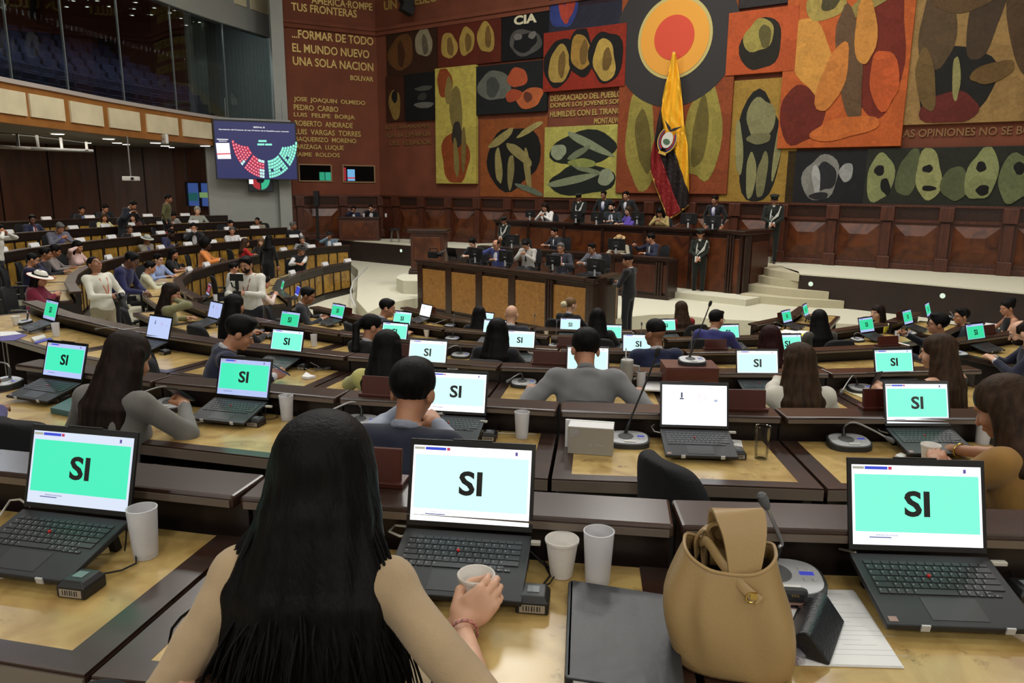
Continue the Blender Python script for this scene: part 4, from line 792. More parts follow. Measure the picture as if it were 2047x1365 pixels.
def laptop(style,label,p,rz,keys=0,tilt=17,gc=(70,235,180),wc=(205,222,255),ws=1.0,gs=1.0,detail=1):
    t=thing('laptop',label,'laptop',p,rz,'laptops on the benches')
    base=MB().bx(-.157,.157,-.222,.0,-.014,0,MBASE).build('base',LAPB,t,bevel=.003)
    if keys==2:
        for a,b,c,d in key_layout(): 
            MB().bx(a,b,c,d,0,.0022,MBASE).build('key',KEYM,t)
        lg=MB()
        for a,b,c,d in key_layout()[14:]: lg.bx(a+.0035,a+.0055,d-.007,d-.0035,.0022,.0024,MBASE)
        lg.build('key_legends',mat('legend_white',(170,172,176),.6),t)['kind']='stuff'
    else:
        if 'keys' not in LAPS:
            m=MB()
            for a,b,c,d in key_layout(): m.bx(a,b,c,d,0,.0022,MBASE)
            LAPS['keys']=m.me('keyboard')
        o=link('keyboard',LAPS['keys'],KEYM,t); o['kind']='stuff'
    MB().bx(-.058,.058,-.205,-.14,0,.0008,MBASE).build('trackpad',mat('trackpad_grey',(40,41,44),.4),t)
    MB().lathe([(.004,0),(.004,.004)],8,c=(-.01,-.075,.002),M=MBASE).build('trackpoint',mat('red_dot',(190,30,30),.6),t)
    for s in (-.08,.09): MB().bx(s-.009,s+.009,-.2255,-.2215,-.012,.003,MBASE).build('stand_clip',SILVER,t)
    MB().bx(-.13,.13,-.21,-.005,-.02,-.014,MBASE).bx(-.12,-.1,-.03,-.01,-HZ*.98,-.02,MBASE).bx(.1,.12,-.03,-.01,-HZ*.98,-.02,MBASE).build('laptop_stand',BLACKM,t)
    if detail: MB().bx(-.148,-.13,-.212,-.198,0,.0006,MBASE).build('sticker',mat('sticker',(150,120,110),.4),t)
    L=lap_lid(tilt)
    lid=MB().bx(-.157,.157,-.002,.006,.0,.214,L).bx(-.05,.05,-.002,.006,.214,.2175,L).build('lid',LIDB,t,bevel=.002)
    D=L@Matrix.Translation((0,-.0025,.014))@Matrix.Rotation(PI/2,4,'X')   # x right, y up, z towards the user
    w2,h=.1475,.184
    key=str(wc)+str(ws)
    disp=MB().bx(-w2,w2,0,h,-.0005,0,D).build('display',emis('screen_white_'+key,wc,ws),t)
    def sub(nm,x0,x1,y0,y1,m,z=.0006): return MB().bx(x0,x1,y0,y1,z-.0004,z,D).build(nm,m,disp)
    if style=='SI':
        sub('green_field',-w2+.006,w2-.006,.030,.162,emis('green_%s%s'%(gc,gs),gc,gs))
        text_fit('lettering','SI',emis('ink',(8,14,14),.2),disp,D@Matrix.Translation((.0,.096,.0014)),.058,.06,.028,.0002)
        sub('blue_banner',-w2+.03,-w2+.082,.1735,.1805,emis('banner_blue',(60,80,230),.8)); sub('red_banner',-w2+.084,-w2+.092,.1735,.1805,emis('banner_red',(220,60,110),.8)); sub('session_tag',-w2+.002,-w2+.028,.174,.18,emis('tag_olive',(190,190,170),.8)); sub('top_notch',-.012,.012,.1825,.184,emis('notch',(240,245,255),.9)); sub('figure_icon',w2-.04,w2-.034,.169,.178,emis('icon_violet',(110,90,180),.7)); sub('caption_line',-.11,-.06,.016,.0185,emis('caption_grey',(120,130,190),.7))
        if detail==2: text_fit('caption_text','PROPUESTA DE VOTACION',emis('caption_grey',(0,0,0)),disp,D@Matrix.Translation((-.07,.0225,.0008)),.05,.0035,.01,.0001)
    elif style=='ID':
        sub('figure_icon',-.062,-.054,.125,.15,emis('icon_navy',(60,60,110),.6)); sub('figure_collar',-.068,-.048,.118,.124,emis('icon_navy',(0,0,0)))
        m=MB().tube([D@Vector((.035+.016*math.cos(a),.125+.016*math.sin(a),.001)) for a in np.linspace(0,2*PI,25)[:-1]],.0009,5,True); m.tube([D@Vector((.024,.136,.001)),D@Vector((.046,.114,.001))],.0009,5); m.build('barred_circle',emis('icon_pink',(205,150,190),.8),disp)
        sub('caption_line',.09,.105,.11,.12,emis('icon_pale',(190,205,235),.8))
    elif style in('RED','BLUE'):
        sub('colour_field',-w2+.004,w2-.004,.03,.17,emis('field_'+style,(150,30,50) if style=='RED' else (50,60,220),.7)); sub('text_block',-.04,.04,.06,.13,emis('field_text'+style,(200,170,190) if style=='RED' else (90,110,235),.8))
    return t
def lapx(row,x,y,style,label,dyaw=0,left=False,**k):
    zt=(TLW if left else TROW)[row]; p=at(x,y,zt+HZ+.006); p=p if left else snap(row,p,.06,.2); rz=radial(p) if not left else k.pop('yaw')
    return laptop(style,label,(p.x,p.y,zt+.001),rz+math.radians(dyaw),**k)
G1=(205,255,250); G2=(130,255,222); G3=(72,240,190); G4=(56,222,160); G5=(40,196,128); B1=(190,205,255); B2=(225,236,255)
lapx('A',150,1024,'SI','laptop with bright green SI screen at the left edge of the nearest bench',keys=2,gc=G3,wc=B2,ws=.95,detail=2,tilt=16)
lapx('A',936,1058,'SI','open laptop showing black SI on near-white screen in front of long-haired woman',keys=2,gc=G1,wc=(255,255,255),ws=1.5,gs=1.15,detail=2)
lapx('A',1836,1104,'SI','laptop with mint SI screen right of the tan handbag',keys=2,gc=G2,wc=(248,250,255),ws=1.25,gs=1.0,detail=2)
lapx('B',482,796,'SI','green SI laptop on second bench beside frosted tumbler, right of grey blazer woman',keys=1,gc=G3,wc=B1,ws=.9)
lapx('B',908,828,'SI','bright SI laptop partly hidden by man in dark quilted vest',keys=1,gc=G1,wc=(255,255,255),ws=1.5,gs=1.15)
lapx('B',1388,856,'ID','laptop with plain white screen between tall microphone and clear drinking glass',keys=1,wc=(250,252,255),ws=1.7)
lapx('B',1836,852,'SI','mint SI laptop used by woman in tan blouse at right',keys=1,gc=G2,wc=(240,246,255),ws=1.1)
lapx('B',122,758,'SI','green SI laptop on second bench near the blue-sleeved arm at left edge',keys=1,gc=G3,wc=B1,ws=.95)
for row,x,y,st_,lab,gc,wc,ws in (('C',94,641,'SI','green SI laptop on third bench at far left beside foam cup',G4,B1,.8),('C',313,678,'ID','pale blue identity-check laptop screen behind grey blazer woman',G4,(196,212,255),.95),('C',586,704,'SI','mint SI laptop on third bench beside man in navy suit',G2,B2,1.1),('C',858,729,'SI','bright SI laptop between yellow-jacket woman and quilted-vest man',G1,(255,255,255),1.35),('C',1175,727,'SI','SI laptop mostly hidden by man in grey suit',G1,(255,255,255),1.2),('C',1480,730,'SI','bright SI laptop right of the wooden box carrying a microphone',G1,(252,255,255),1.4),('C',1774,747,'SI','mint SI laptop in front of brown-haired woman holding phone',G2,B2,1.1),
  ('D',418,638,'ID','pale lilac laptop screen left of long black-haired woman',G4,(190,206,255),.9),('D',587,656,'SI','green SI laptop directly above the navy-suit man\'s laptop',G4,B1,.9),('D',801,678,'SI','mint SI laptop in front of black ponytail woman',G2,B2,1.1),('D',1046,692,'SI','bright SI laptop beside woman with long black hair and black jacket',G1,(255,255,255),1.35),('D',1272,702,'SI','SI laptop next to young man with faded haircut',G1,B2,1.25),('D',1536,692,'SI','SI laptop peeking out behind dark-red-haired woman',G2,B2,1.0),('D',1949,683,'SI','green SI laptop typed on by bearded man at right edge',G4,B1,.95),
  ('E',666,637,'SI','green SI laptop beside man in charcoal suit on fifth bench',G4,B1,.9),('E',821,648,'SI','mint SI laptop beside navy-suited man wearing an earbud',G2,B2,1.05),('E',1026,650,'SI','SI laptop hidden behind the bald man\'s head',G1,B2,1.2),('E',1212,661,'SI','SI laptop edge right of woman with straight black hair',G2,B2,1.0),('E',1414,663,'SI','SI laptop in front of blue-suited man with glasses',G2,B2,1.0),('E',1736,665,'SI','green SI laptop on the corner desk of the right-hand block',G4,B1,.9),('E',1846,652,'SI','green SI laptop near man raising a dark phone',G4,B1,.85),
  ('F',848,633,'ID','white laptop screen at the left end of the front bench',G1,(250,252,255),1.2),('F',985,645,'SI','mint SI laptop on front bench beside the bald man',G1,B2,1.15),('F',1155,637,'SI','laptop edge glowing behind woman with hair bun',G1,B2,1.0),('F',1314,656,'SI','mint SI laptop on front bench left of red-blazer woman',G2,B2,1.1),('F',1597,648,'SI','green SI laptop on front bench beside yellow folder',G4,B1,.95),('F',1682,638,'SI','small green SI laptop right of patterned-blouse woman',G4,B1,.85),('E',1936,640,'SI','thin sliver of SI laptop behind dark-suited man at right',G4,B1,.8)):
    lapx(row,x,y,st_,lab,gc=gc,wc=wc,ws=ws,gs=1.0 if ws<1.2 else 1.1,detail=0)
lapx('F',592,592,'BLUE','laptop with blue screen on the left wing\'s front table',left=True,yaw=math.radians(-62),detail=0,wc=B1,ws=.8)
lapx('F',562,580,'SI','dim green SI laptop on the left wing\'s front table beyond the cameraman',left=True,yaw=math.radians(-66),detail=0,gc=G5,wc=B1,ws=.7)
lapx('E',414,590,'RED','laptop with dark red screen on the left wing table',left=True,yaw=math.radians(-60),detail=0,wc=B1,ws=.7)
# ---- conference microphones
def mic(row,x,y,neck,label,left=False,dz=0,yaw=None):
    zt=(TLW if left else TROW)[row]+dz; p=at(x,y,zt+.03); p=p if left else snap(row,p,.12,.46); rz=radial(p) if yaw is None else yaw
    t=thing('desk_microphone',label,'microphone',(p.x,p.y,zt+.001),rz,'conference microphones')
    if 'mb' not in LAPS:
        se=lambda rx,ry,n=28,e=2.8:[(math.copysign(abs(math.cos(a))**(2/e),math.cos(a))*rx,math.copysign(abs(math.sin(a))**(2/e),math.sin(a))*ry) for a in np.linspace(0,2*PI,n,endpoint=False)]
        def slab(rx,ry,zf,zb,h):
            P=se(rx,ry); n=len(P); m=MB(); lo=[(a,b,0 if h is None else (zf+(zb-zf)*(b/ry+1)/2)-h) for a,b in P]; hi=[(a,b,zf+(zb-zf)*(b/ry+1)/2) for a,b in P]
            m.add(lo+hi,[tuple(range(n-1,-1,-1)),tuple(range(n,2*n))]+[(i,(i+1)%n,n+(i+1)%n,n+i) for i in range(n)]); return m
        LAPS['mb']=slab(.098,.072,.022,.042,None).me('housing'); LAPS['mt']=slab(.09,.064,.026,.0455,.004).me('top_plate')
        sl=math.atan2(.02,.144); MT=Matrix.Translation((0,0,.0362))@Matrix.Rotation(sl,4,'X'); LAPS['MT']=MT
        LAPS['gr']=MB().lathe([(.036,0),(.034,.002)],24,c=(-.012,.008,0),sy=.95,M=MT).me('speaker_grille'); LAPS['lc']=MB().bx(.042,.074,.004,.016,0,.0012,MT).me('lcd'); LAPS['bt']=MB().bx(-.02,.03,-.052,-.038,0,.003,MT).me('talk_button')
        LAPS['kb']=MB().lathe([(.006,0),(.005,.002)],10,M=MT).me('round_key')
    link('housing',LAPS['mb'],mat('mic_housing',(40,42,44),.5),t); link('top_plate',LAPS['mt'],SILVER,t); link('speaker_grille',LAPS['gr'],GREYM,t); link('lcd',LAPS['lc'],emis('lcd_blue',(80,90,230),.55),t); link('talk_button',LAPS['bt'],WHITEP,t)
    for a,b in ((.046,.026),(.066,.027),(.05,-.012),(.07,-.012)): link('round_key',LAPS['kb'],SILVER,t,loc=(a,b,b*.139))
    pts=[Vector((-.012,.035,.042))]+[Vector(q) for q in neck]
    # smooth neck
    sm=[]; Q=[pts[0]*2-pts[1]]+pts+[pts[-1]*2-pts[-2]]
    for i in range(1,len(Q)-2):
        for k in range(6):
            u=k/6; a,b,c,d=Q[i-1],Q[i],Q[i+1],Q[i+2]; sm.append(.5*((2*b)+(c-a)*u+(2*a-5*b+4*c-d)*u*u+(3*b-a-3*c+d)*u**3))
    sm.append(pts[-1]); n=len(sm)
    MB().tube(sm[:max(3,n//4)+1],.0085,8).build('neck_socket',BLACK,t,smooth=True); MB().tube(sm[n//4:],.0045,8).build('gooseneck',mat('neck_grey',(150,150,150),.35,metal=.6) if neck is not UPR else BLACK,t,smooth=True)
    d=(sm[-1]-sm[-3]).normalized(); e=sm[-1]
    MB().tube([e-d*.01,e,e+d*.014,e+d*.03,e+d*.036],[.006,.010,.0125,.011,.005],10).build('mic_head',GREYM if neck is not UPR else BLACKM,t,smooth=True); return t
ARL=[(-.02,.05,.085),(-.055,.03,.115),(-.13,-.04,.09),(-.22,-.13,.045)]; ARR=[(-.005,.05,.085),(.03,.03,.11),(.1,0,.085),(.16,-.03,.055)]; UPR=[(.02,.06,.13),(.08,.08,.29),(.12,.09,.41)]; ARS=[(-.02,.05,.07),(-.03,.04,.085),(-.07,.0,.07),(-.1,-.03,.05)]; ARF=[(-.03,.05,.1),(-.08,.05,.125),(-.25,.02,.12),(-.36,0,.1)]; BEN=[(0.0,.04,.085),(.005,.04,.1),(-.03,.02,.17),(-.045,.015,.2)]; STR=[(-.012,.045,.09),(-.01,.05,.2),(-.008,.055,.3)]; ARG=[(-.02,.05,.085),(-.06,.03,.11),(-.14,-.04,.085),(-.2,-.1,.05)]
for row,x,y,nk,lab in (('A',1548,1128,BEN,'desk microphone behind the tan handbag on the nearest bench'),('B',742,826,ARL,'desk microphone left of quilted-vest man with long drooping neck'),('B',1256,876,UPR,'desk microphone with tall straight black neck beside white box'),('B',1664,856,ARR,'desk microphone with neck bent right, beside tan-blouse woman\'s laptop'),('B',384,790,ARG,'desk microphone beside the grey blazer woman\'s phone'),('B',36,757,ARF,'desk microphone at left edge beside second-bench green laptop'),
  ('C',1055,750,ARS,'desk microphone left of the man in grey suit'),('C',1684,757,ARL,'desk microphone between white blazer woman and folder'),('C',246,680,ARF,'desk microphone behind grey blazer woman, neck lying left'),('C',48,642,ARF,'desk microphone beside foam cup at far left'),('C',508,706,ARS,'desk microphone hidden behind navy-suit man\'s face'),
  ('D',533,658,ARS,'desk microphone above navy-suit man\'s hair'),('D',940,697,ARL,'desk microphone left of woman in black jacket'),('D',1336,682,STR,'desk microphone behind young man with faded haircut'),('D',1917,706,ARL,'desk microphone left of bearded man\'s laptop at right'),
  ('E',927,667,STR,'desk microphone with upright neck on fifth bench, centre left'),('E',1120,677,STR,'desk microphone with upright neck above grey-suit man'),('E',1254,658,STR,'desk microphone right of straight black-haired woman'),('E',1714,678,ARR,'desk microphone on right-hand block\'s corner desk'),('E',1820,665,ARF,'desk microphone beside man raising dark phone'),
  ('F',936,643,ARL,'desk microphone beside profile woman on front bench'),('F',1094,652,STR,'desk microphone beside bun-haired woman\'s foam cup'),('F',1548,654,ARR,'desk microphone left of front-bench laptop with yellow folder'),('E',1975,640,ARF,'desk microphone on far right front desk')):
    mic(row,x,y,nk,lab)
# ---- wooden box carrying a microphone
q=at(1381,790,TROW['C']); bxw=thing('wooden_box','plain red-brown wooden box lifting a microphone on the third bench','box',(q.x,q.y+.1,TROW['C']),radial(q)); WB=mat('mahogany_box',(92,50,40),.35,var=.2,vs=3,stretch=(1,6,6))
MB().bx(-.185,.185,-.13,.13,0,.2).build('body',WB,bxw,bevel=.006); MB().bx(-.188,.188,-.133,.133,.2,.206).build('lid',WB,bxw)
mic('C',1379,714,UPR,'desk microphone with tall black neck on top of wooden box',dz=.206)
# ---- cups and glasses
FOAM=mat('foam_white',(222,218,212),.75,bump=.15,bs=250); FROST=mat('frosted_plastic',(226,226,230),.4,alpha=.55); CLEAR=glass('clear_glass',(.985,.99,.99),.45)
def zpos(row,x,y,left=False,dz=0): z=(TLW if left else TROW)[row]+dz; p=at(x,y,z); p=p if left else snap(row,p,.07,.5); return (p.x,p.y,z+.0015)
def foam(pos,label,s=1):
    t=thing('foam_cup',label,'cup',pos,0,'foam cups'); MB().lathe([(.026*s,0),(.027*s,.004),(.038*s,.086),(.0405*s,.087),(.041*s,.092),(.0395*s,.0945),(.037*s,.092),(.026*s,.008),(0,.007)],26).build('cup_wall',FOAM,t,smooth=True); MB().lathe([(.0385*s,.0875),(.041*s,.0895),(.0412*s,.093),(.0395*s,.0952),(.0372*s,.093)],26,cap=False).build('rolled_rim',FOAM,t,smooth=True); return t
def tumbler(pos,label,s=1,clear=False,h=.128):
    t=thing('tumbler',label,'glass',pos,0,'tumblers on the benches'); m=CLEAR if clear else FROST
    MB().lathe([(.028*s,0),(.029*s,.004),(.036*s,h),(.0335*s,h),(.027*s,.012),(0,.012)],26).build('cup_wall',m,t,smooth=True); MB().lathe([(.0345*s,h-.002),(.0366*s,h-.001),(.0366*s,h+.001),(.0345*s,h+.002)],26,cap=False).build('rim',m,t,smooth=True)
    if clear: MB().lathe([(.026*s,.002),(.026*s,.014)],20).build('thick_base',CLEAR,t,smooth=True)
    return t
for row,x,y,lab in (('A',1122,1150,'white foam cup beside frosted tumbler on the nearest bench'),('B',1856,930,'white foam cup in front of woman in tan blouse'),('C',915,752,'foam cup behind bright laptop near quilted-vest man'),('C',33,650,'foam cup on third bench at far left'),('D',1256,0,''),('E',853,673,'small foam cup right of mint SI laptop on fifth bench'),('F',1114,655,'foam cup beside bun-haired woman'),('D',1073,706,'foam cup behind woman in black jacket\'s laptop'),('D',443,668,'tall foam cup left of long black-haired woman'),('B',875,858,'foam cup behind quilted-vest man\'s laptop'),('D',1345,715,'foam cup right of young man with faded haircut')):
    if lab: foam(zpos(row,x,y),lab)
for row,x,y,lab,cl in (('A',292,1112,'frosted tumbler right of nearest left laptop',0),('A',1194,1163,'frosted tumbler beside black binder on the nearest bench',0),('B',574,839,'frosted tumbler right of green SI laptop on second bench',0),('B',1043,875,'frosted tumbler in front of aisle gap on second bench',0),('B',1521,917,'clear drinking glass right of plain white laptop screen',1),('B',1926,868,'frosted tumbler behind tan-blouse woman\'s laptop',0),('C',1277,768,'frosted tumbler left of white paper stack',0),('C',113,672,'frosted tumbler beside far-left third-bench laptop',0),('D',628,692,'frosted jug-like tumbler behind navy-suit man\'s laptop',0),('E',1373,681,'frosted tumbler left of blue-suited man',0),('E',1793,681,'frosted tumbler on right-hand block\'s corner desk',0),('C',1822,752,'frosted tumbler left of brown-haired woman\'s face',0),('C',1838,751,'frosted tumbler touching brown-haired woman\'s shoulder',0)):
    tumbler(zpos(row,x,y),lab,1,bool(cl),.15 if cl else .128)
for x,y,r_,lab in ((372,598,'E','frosted tumbler beside red-screen laptop on the left wing table'),(431,604,'E','frosted tumbler right of red-screen laptop on the left wing table'),(565,597,'F','foam-white tumbler between two left wing laptops'),(605,604,'F','frosted tumbler at the near end of left wing front table'),(596,537,'F','frosted tumbler beside white cup on left wing ledge')): tumbler(zpos(r_,x,y,True),lab)
for x,y,lab in ((695,440,'small tumbler at the left end of the two-person side desk'),(714,440,'small tumbler in the middle of the two-person side desk'),(746,440,'small tumbler at the right end of the two-person side desk')):
    p=at(x,y,DAIS+.84); tumbler((p.x,27.45,DAIS+.841),lab,1.1)
# steel mug with straw
tm=thing('travel_mug','grey insulated mug with handle and straw behind grey-suit man','mug',zpos('C',1246,755)); MB().lathe([(.034,0),(.036,.02),(.046,.1),(.046,.19),(.044,.2)],22).build('body',mat('mug_grey',(150,148,142),.5),tm,smooth=True); MB().lathe([(.046,.2),(.044,.215),(.0,.216)],22).build('lid',mat('mug_lid',(176,174,168),.5),tm,smooth=True); MB().tube([(.044,0,.17),(.085,0,.165),(.088,0,.09),(.05,0,.07)],.011,8).build('handle',mat('mug_grey',(0,0,0)),tm,smooth=True); MB().tube([(-.01,0,.2),(-.012,0,.3)],.005,8).build('straw',WHITEP,tm)
# ---- fingerprint readers with barcode label
def reader(row,x,y,label,rz=0,left=False):
    p=zpos(row,x,y,left); t=thing('fingerprint_reader',label,'scanner',p,radial(Vector(p))+rz,'fingerprint readers')
    P=[(-.036,.035),(-.036,-.035),(.036,-.035),(.036,.035)]; m=MB(); lo=[(a,b,0) for a,b in P]; md=[(a,b,.026) for a,b in P]; hi=[(a*.72,b*.8,.04) for a,b in P]; m.add(lo+md+hi,[(3,2,1,0)]+[(i,(i+1)%4,4+(i+1)%4,4+i) for i in range(4)]+[(4+i,4+(i+1)%4,8+(i+1)%4,8+i) for i in range(4)]+[(8,9,10,11)])
    m.build('housing',BLACK,t,bevel=.003); MB().bx(-.013,.013,-.012,.014,.04,.0415).build('sensor_window',mat('sensor_glass',(120,126,130),.15),t); lb=MB().bx(-.028,.028,-.0362,-.035,.004,.022).build('barcode_label',mat('barcode_grey',(150,140,124),.6),t)
    for k in range(7): MB().bx(-.02+k*.006,-.02+k*.006+.002+.001*(k%2),-.0366,-.0362,.008,.02).build('barcode_bar',BLACK,lb)
    MB().tube([(0,.034,.02),(.01,.06,.012),(.03,.09,.006),(.04,.13,.005),(.01,.17,.02)],.0022,6).build('cable',BLACK,t,smooth=True); return t
for row,x,y,lab in (('A',165,1182,'fingerprint reader below nearest left laptop'),('A',1066,1212,'fingerprint reader between held foam cup and black binder'),('A',2050,1200,'fingerprint reader cut by the right edge on the nearest bench'),('B',512,850,'fingerprint reader right of green second-bench laptop'),('B',978,878,'fingerprint reader right of quilted-vest man\'s laptop'),('B',1472,914,'fingerprint reader right of plain white laptop screen'),('B',122,802,'fingerprint reader beside the teal book'),('C',606,738,'fingerprint reader right of navy-suit man\'s laptop'),('C',330,708,'fingerprint reader behind grey blazer woman\'s shoulder')): reader(row,x,y,lab)
# ---- cables, dongles at the laptop sides
CABW=mat('white_cable',(200,198,190),.5); 
def cable(pts,label,m=CABW,r=.0032,nm='cable'):
    o=MB().tube(pts,r,6).build(nm,m,smooth=True); tag(o,label,'cable'); return o
def on(row,x,y,dz=.004): return at(x,y,TROW[row]+dz)
cable([on('A',836,1068,.075),on('A',800,1072,.06),on('A',778,1062,.05),on('A',790,1050,.055),on('A',812,1052,.06)],'looped white network cable left of the near-white SI laptop')
cable([on('A',1710,1104,.07),on('A',1675,1096,.05),on('A',1648,1084,.04),on('A',1662,1062,.055),on('A',1676,1068,.06)],'white network cable left of the mint SI laptop by the handbag')
cable([on('A',0,1030,.02),on('A',20,1000,.04),on('A',40,998,.05),on('A',60,1012,.07)],'white network cable at the left edge of nearest bench')
cable([on('B',1325,866,.06),on('B',1308,862,.05),on('B',1302,852,.05),on('B',1312,846,.055),on('B',1326,848,.06)],'looped white cable left of plain white laptop screen')
cable([on('B',1785,868,.06),on('B',1760,862,.05),on('B',1742,845,.05),on('B',1748,834,.06),on('B',1772,846,.06)],'looped white cable left of tan-blouse woman\'s laptop')
cable([on('A',1048,1090,.05),on('A',1090,1130,.004),on('A',1100,1150,.004),on('A',1085,1170,.004),on('A',1072,1196,.02)],'thin black cable from near-white laptop to fingerprint reader',BLACK,.0025)
cable([on('A',240,1045,.06),on('A',233,1075,.03),on('A',200,1105,.004),on('A',155,1128,.004)],'thin black cable right of nearest left laptop',BLACK,.0028)
cable([on('C',620,724,.05),on('C',638,733,.01),on('C',625,742,.004),on('C',610,736,.02)],'thin pale cable right of navy-suit man\'s laptop',CABW,.002)
cable([on('B',1710,1,0) if 0 else on('B',960,862,.03),on('B',1010,866,.005),on('B',1070,868,.005),on('B',1112,880,-.1)],'thin cable running along second bench into the aisle gap',CABW,.002)
def dongle(row,x,y,label):
    z=TROW[row]+.075; p=at(x,y,z); t=thing('usb_dongle',label,'adapter',(p.x,p.y,z),radial(p),'usb adapters in the laptops'); MB().bx(-.005,.03,-.007,.007,-.005,.005).build('body',mat('dongle_silver',(190,186,176),.4),t,bevel=.002); MB().bx(-.02,-.005,-.006,.006,-.003,.003).build('plug',CHROME,t); MB().tube([(.0,-.01,-.005),(.004,-.02,-.03),(.0,-.024,-.06)],.002,5).build('strap',BLACK,t)
for row,x,y,lab in (('A',258,1048,'silver usb adapter plugged into nearest left laptop'),('A',1056,1084,'silver usb adapter plugged into near-white SI laptop'),('A',1985,1125,'silver usb adapter plugged into mint SI laptop by handbag'),('B',533,812,'silver usb adapter in green second-bench laptop'),('B',962,842,'silver usb adapter in quilted-vest man\'s laptop'),('B',1458,864,'silver usb adapter in plain white-screen laptop')): dongle(row,x,y,lab)
# ---- wooden name-plate holders on the ledges, seen from behind
HOLD=mat('holder_wood',(74,30,20),.35)
def holder(row,x,y,label,w=.24,h=.1):
    z=ROWZ[row]+LH; p=snap(row,at(x,y,z),-.06,.02); t=thing('name_plate_holder',label,'name plate',(p.x,p.y,z+.0005),radial(p),'wooden name plate holders'); MB().bx(-w/2,w/2,-.005,.012,0,h,Matrix.Rotation(-.18,4,'X')).build('plate',HOLD,t,bevel=.002); MB().bx(-w/2-.01,w/2+.01,-.02,.05,0,.014).build('foot',HOLD,t,bevel=.002)
for row,x,y,lab,w in (('B',760,792,'wooden name plate holder left of quilted-vest man\'s head',.2),('B',1488,820,'wooden name plate holder right of plain white laptop screen',.2),('B',1760,815,'wooden name plate holder behind tan-blouse woman\'s laptop',.2),('A',768,966,'dark name plate holder behind near-white SI laptop',.1),('C',1105,728,'dark name plate holder right of black-jacket woman',.3),('C',845,690,'dark name plate holder left of bright third-bench laptop',.2),('D',1150,664,'dark name plate holder below bun-haired woman',.28),('D',1385,668,'dark name plate holder below red-blazer woman',.22),('E',690,628,'red-brown name plate holder right of fifth-bench green laptop',.25),('F',875,623,'red-brown name plate holder right of white front-bench screen',.22),('F',1290,638,'red-brown name plate holder left of front-bench mint laptop',.2),('F',1565,636,'black name plate holder on front ledge left of green laptop',.25),('E',1800,636,'black name plate holder beyond right-hand corner desk',.25),('D',1810,700,'red-brown name plate holder behind brown-haired woman',.25),('D',1885,652,'red-brown name plate holder behind man raising phone',.25)):
    holder(row,x,y,lab,w)
# ---- white name cards on the left wing ledges
cd=MB().bx(-.15,.15,-.004,.0,0,.085,Matrix.Rotation(-.35,4,'X')).bx(-.15,.15,.055,.059,0,.085,Matrix.Translation((0,.0,0))@Matrix.Rotation(.0,4,'X')).me('name_card')
for r,pts in dict(A=[(125,437),(198,434),(320,432),(377,430)],B=[(58,463),(190,455),(247,452),(309,450),(369,448),(426,446)],C=[(40,498),(97,490),(206,479),(262,474),(317,470),(375,466),(434,462),(494,459),(547,457)],D=[(205,521),(231,514),(347,493),(396,487),(453,483),(504,479),(562,476),(613,473)],E=[(388,538),(409,527),(586,498),(644,493),(694,489)],F=[(566,543),(626,526),(675,519)]).items():
    for x,y in pts:
        z=LZ[r]+LH; p=at(x,y,z+.04); C_=LWC[r]; i=min(range(len(C_)),key=lambda k:(C_[k]-p.to_2d()).length); d=C_[min(i+1,60)]-C_[max(i-1,0)]
        q=C_[i]+Vector((-d.y,d.x)).normalized()*.03
        t=thing('name_card','white folded name card on a dark ledge of the left wing','name card',(q.x,q.y,z),math.atan2(d.y,d.x)+PI,'white name cards in the left wing'); link('card_front',cd,PAPER,t)
# ---- loose things
def slab_px(nm,label,cat,row,quad,h,m,left=False,dz=0,bevel=.002):
    z=(TLW if left else TROW)[row]+dz; P=[at(x,y,z+h) for x,y in quad]; c=sum((p for p in P),Vector())/len(P)
    o=MB().prism([(p.x-c.x,p.y-c.y) for p in P],0,h).build(nm,m,loc=(c.x,c.y,z+.001),bevel=bevel); return tag(o,label,cat)
bd=thing('ring_binder','large black ring binder lying beside the tan handbag','binder',tuple(at(1235,1270,TROW['A']))); bo=Vector(bd.location)
def loc_prism(quad,z0,z1,zr): P=[at(x,y,TROW['A']+zr)-bo for x,y in quad]; return MB().prism([(p.x,p.y) for p in P],z0,z1)
BQ=[(1140,1160),(1345,1192),(1372,1392),(1132,1356)]
loc_prism(BQ,.032,.037,.035).build('top_cover',mat('binder_black',(34,36,40),.42,bump=.3,bs=14),bd,bevel=.002); loc_prism(BQ,.001,.005,.035).build('bottom_cover',mat('binder_black',(0,0,0)),bd); loc_prism([(1148,1163),(1338,1196),(1362,1384),(1146,1352)],.006,.031,.035).build('paper_block',PAPER,bd); loc_prism([(1136,1160),(1150,1162),(1145,1356),(1128,1354)],.001,.037,.035).build('spine',mat('binder_black',(0,0,0)),bd,bevel=.006)
pq=[(1532,1177),(1705,1180),(1803,1332),(1602,1326)]
for k in range(3): slab_px('document',('top printed sheet under the black glasses case','middle printed sheet under the black glasses case','bottom printed sheet under the black glasses case')[2-k],'paper','A',[(x+(2-k)*2.5*(1 if i in (1,2) else -1),y+(2-k)*2) for i,(x,y) in enumerate(pq)],.0012,PAPER,dz=k*.0014,bevel=0)
docz=TROW['A']+.0048
def doc_pt(u,v): a=at(*pq[0],docz).lerp(at(*pq[1],docz),u); b=at(*pq[3],docz).lerp(at(*pq[2],docz),u); return a.lerp(b,v)
dpar=bpy.data.objects['document.002']; INKG=mat('ink_grey',(168,168,174),.8); ax=(doc_pt(1,.5)-doc_pt(0,.5)); da=math.atan2(ax.y,ax.x)
def doc_text(s,u0,u1,v,h):
    a,b=doc_pt(u0,v),doc_pt(u1,v); c=(a+b)/2; text_fit('printed_text',s,INKG,dpar,dpar.matrix_basis.inverted()@Matrix.Translation((c.x,c.y,docz+.0003))@Matrix.Rotation(da,4,'Z'),(b-a).length,h,.0,.0001)
doc_text('ASAMBLEA NACIONAL',.25,.85,.06,.005)
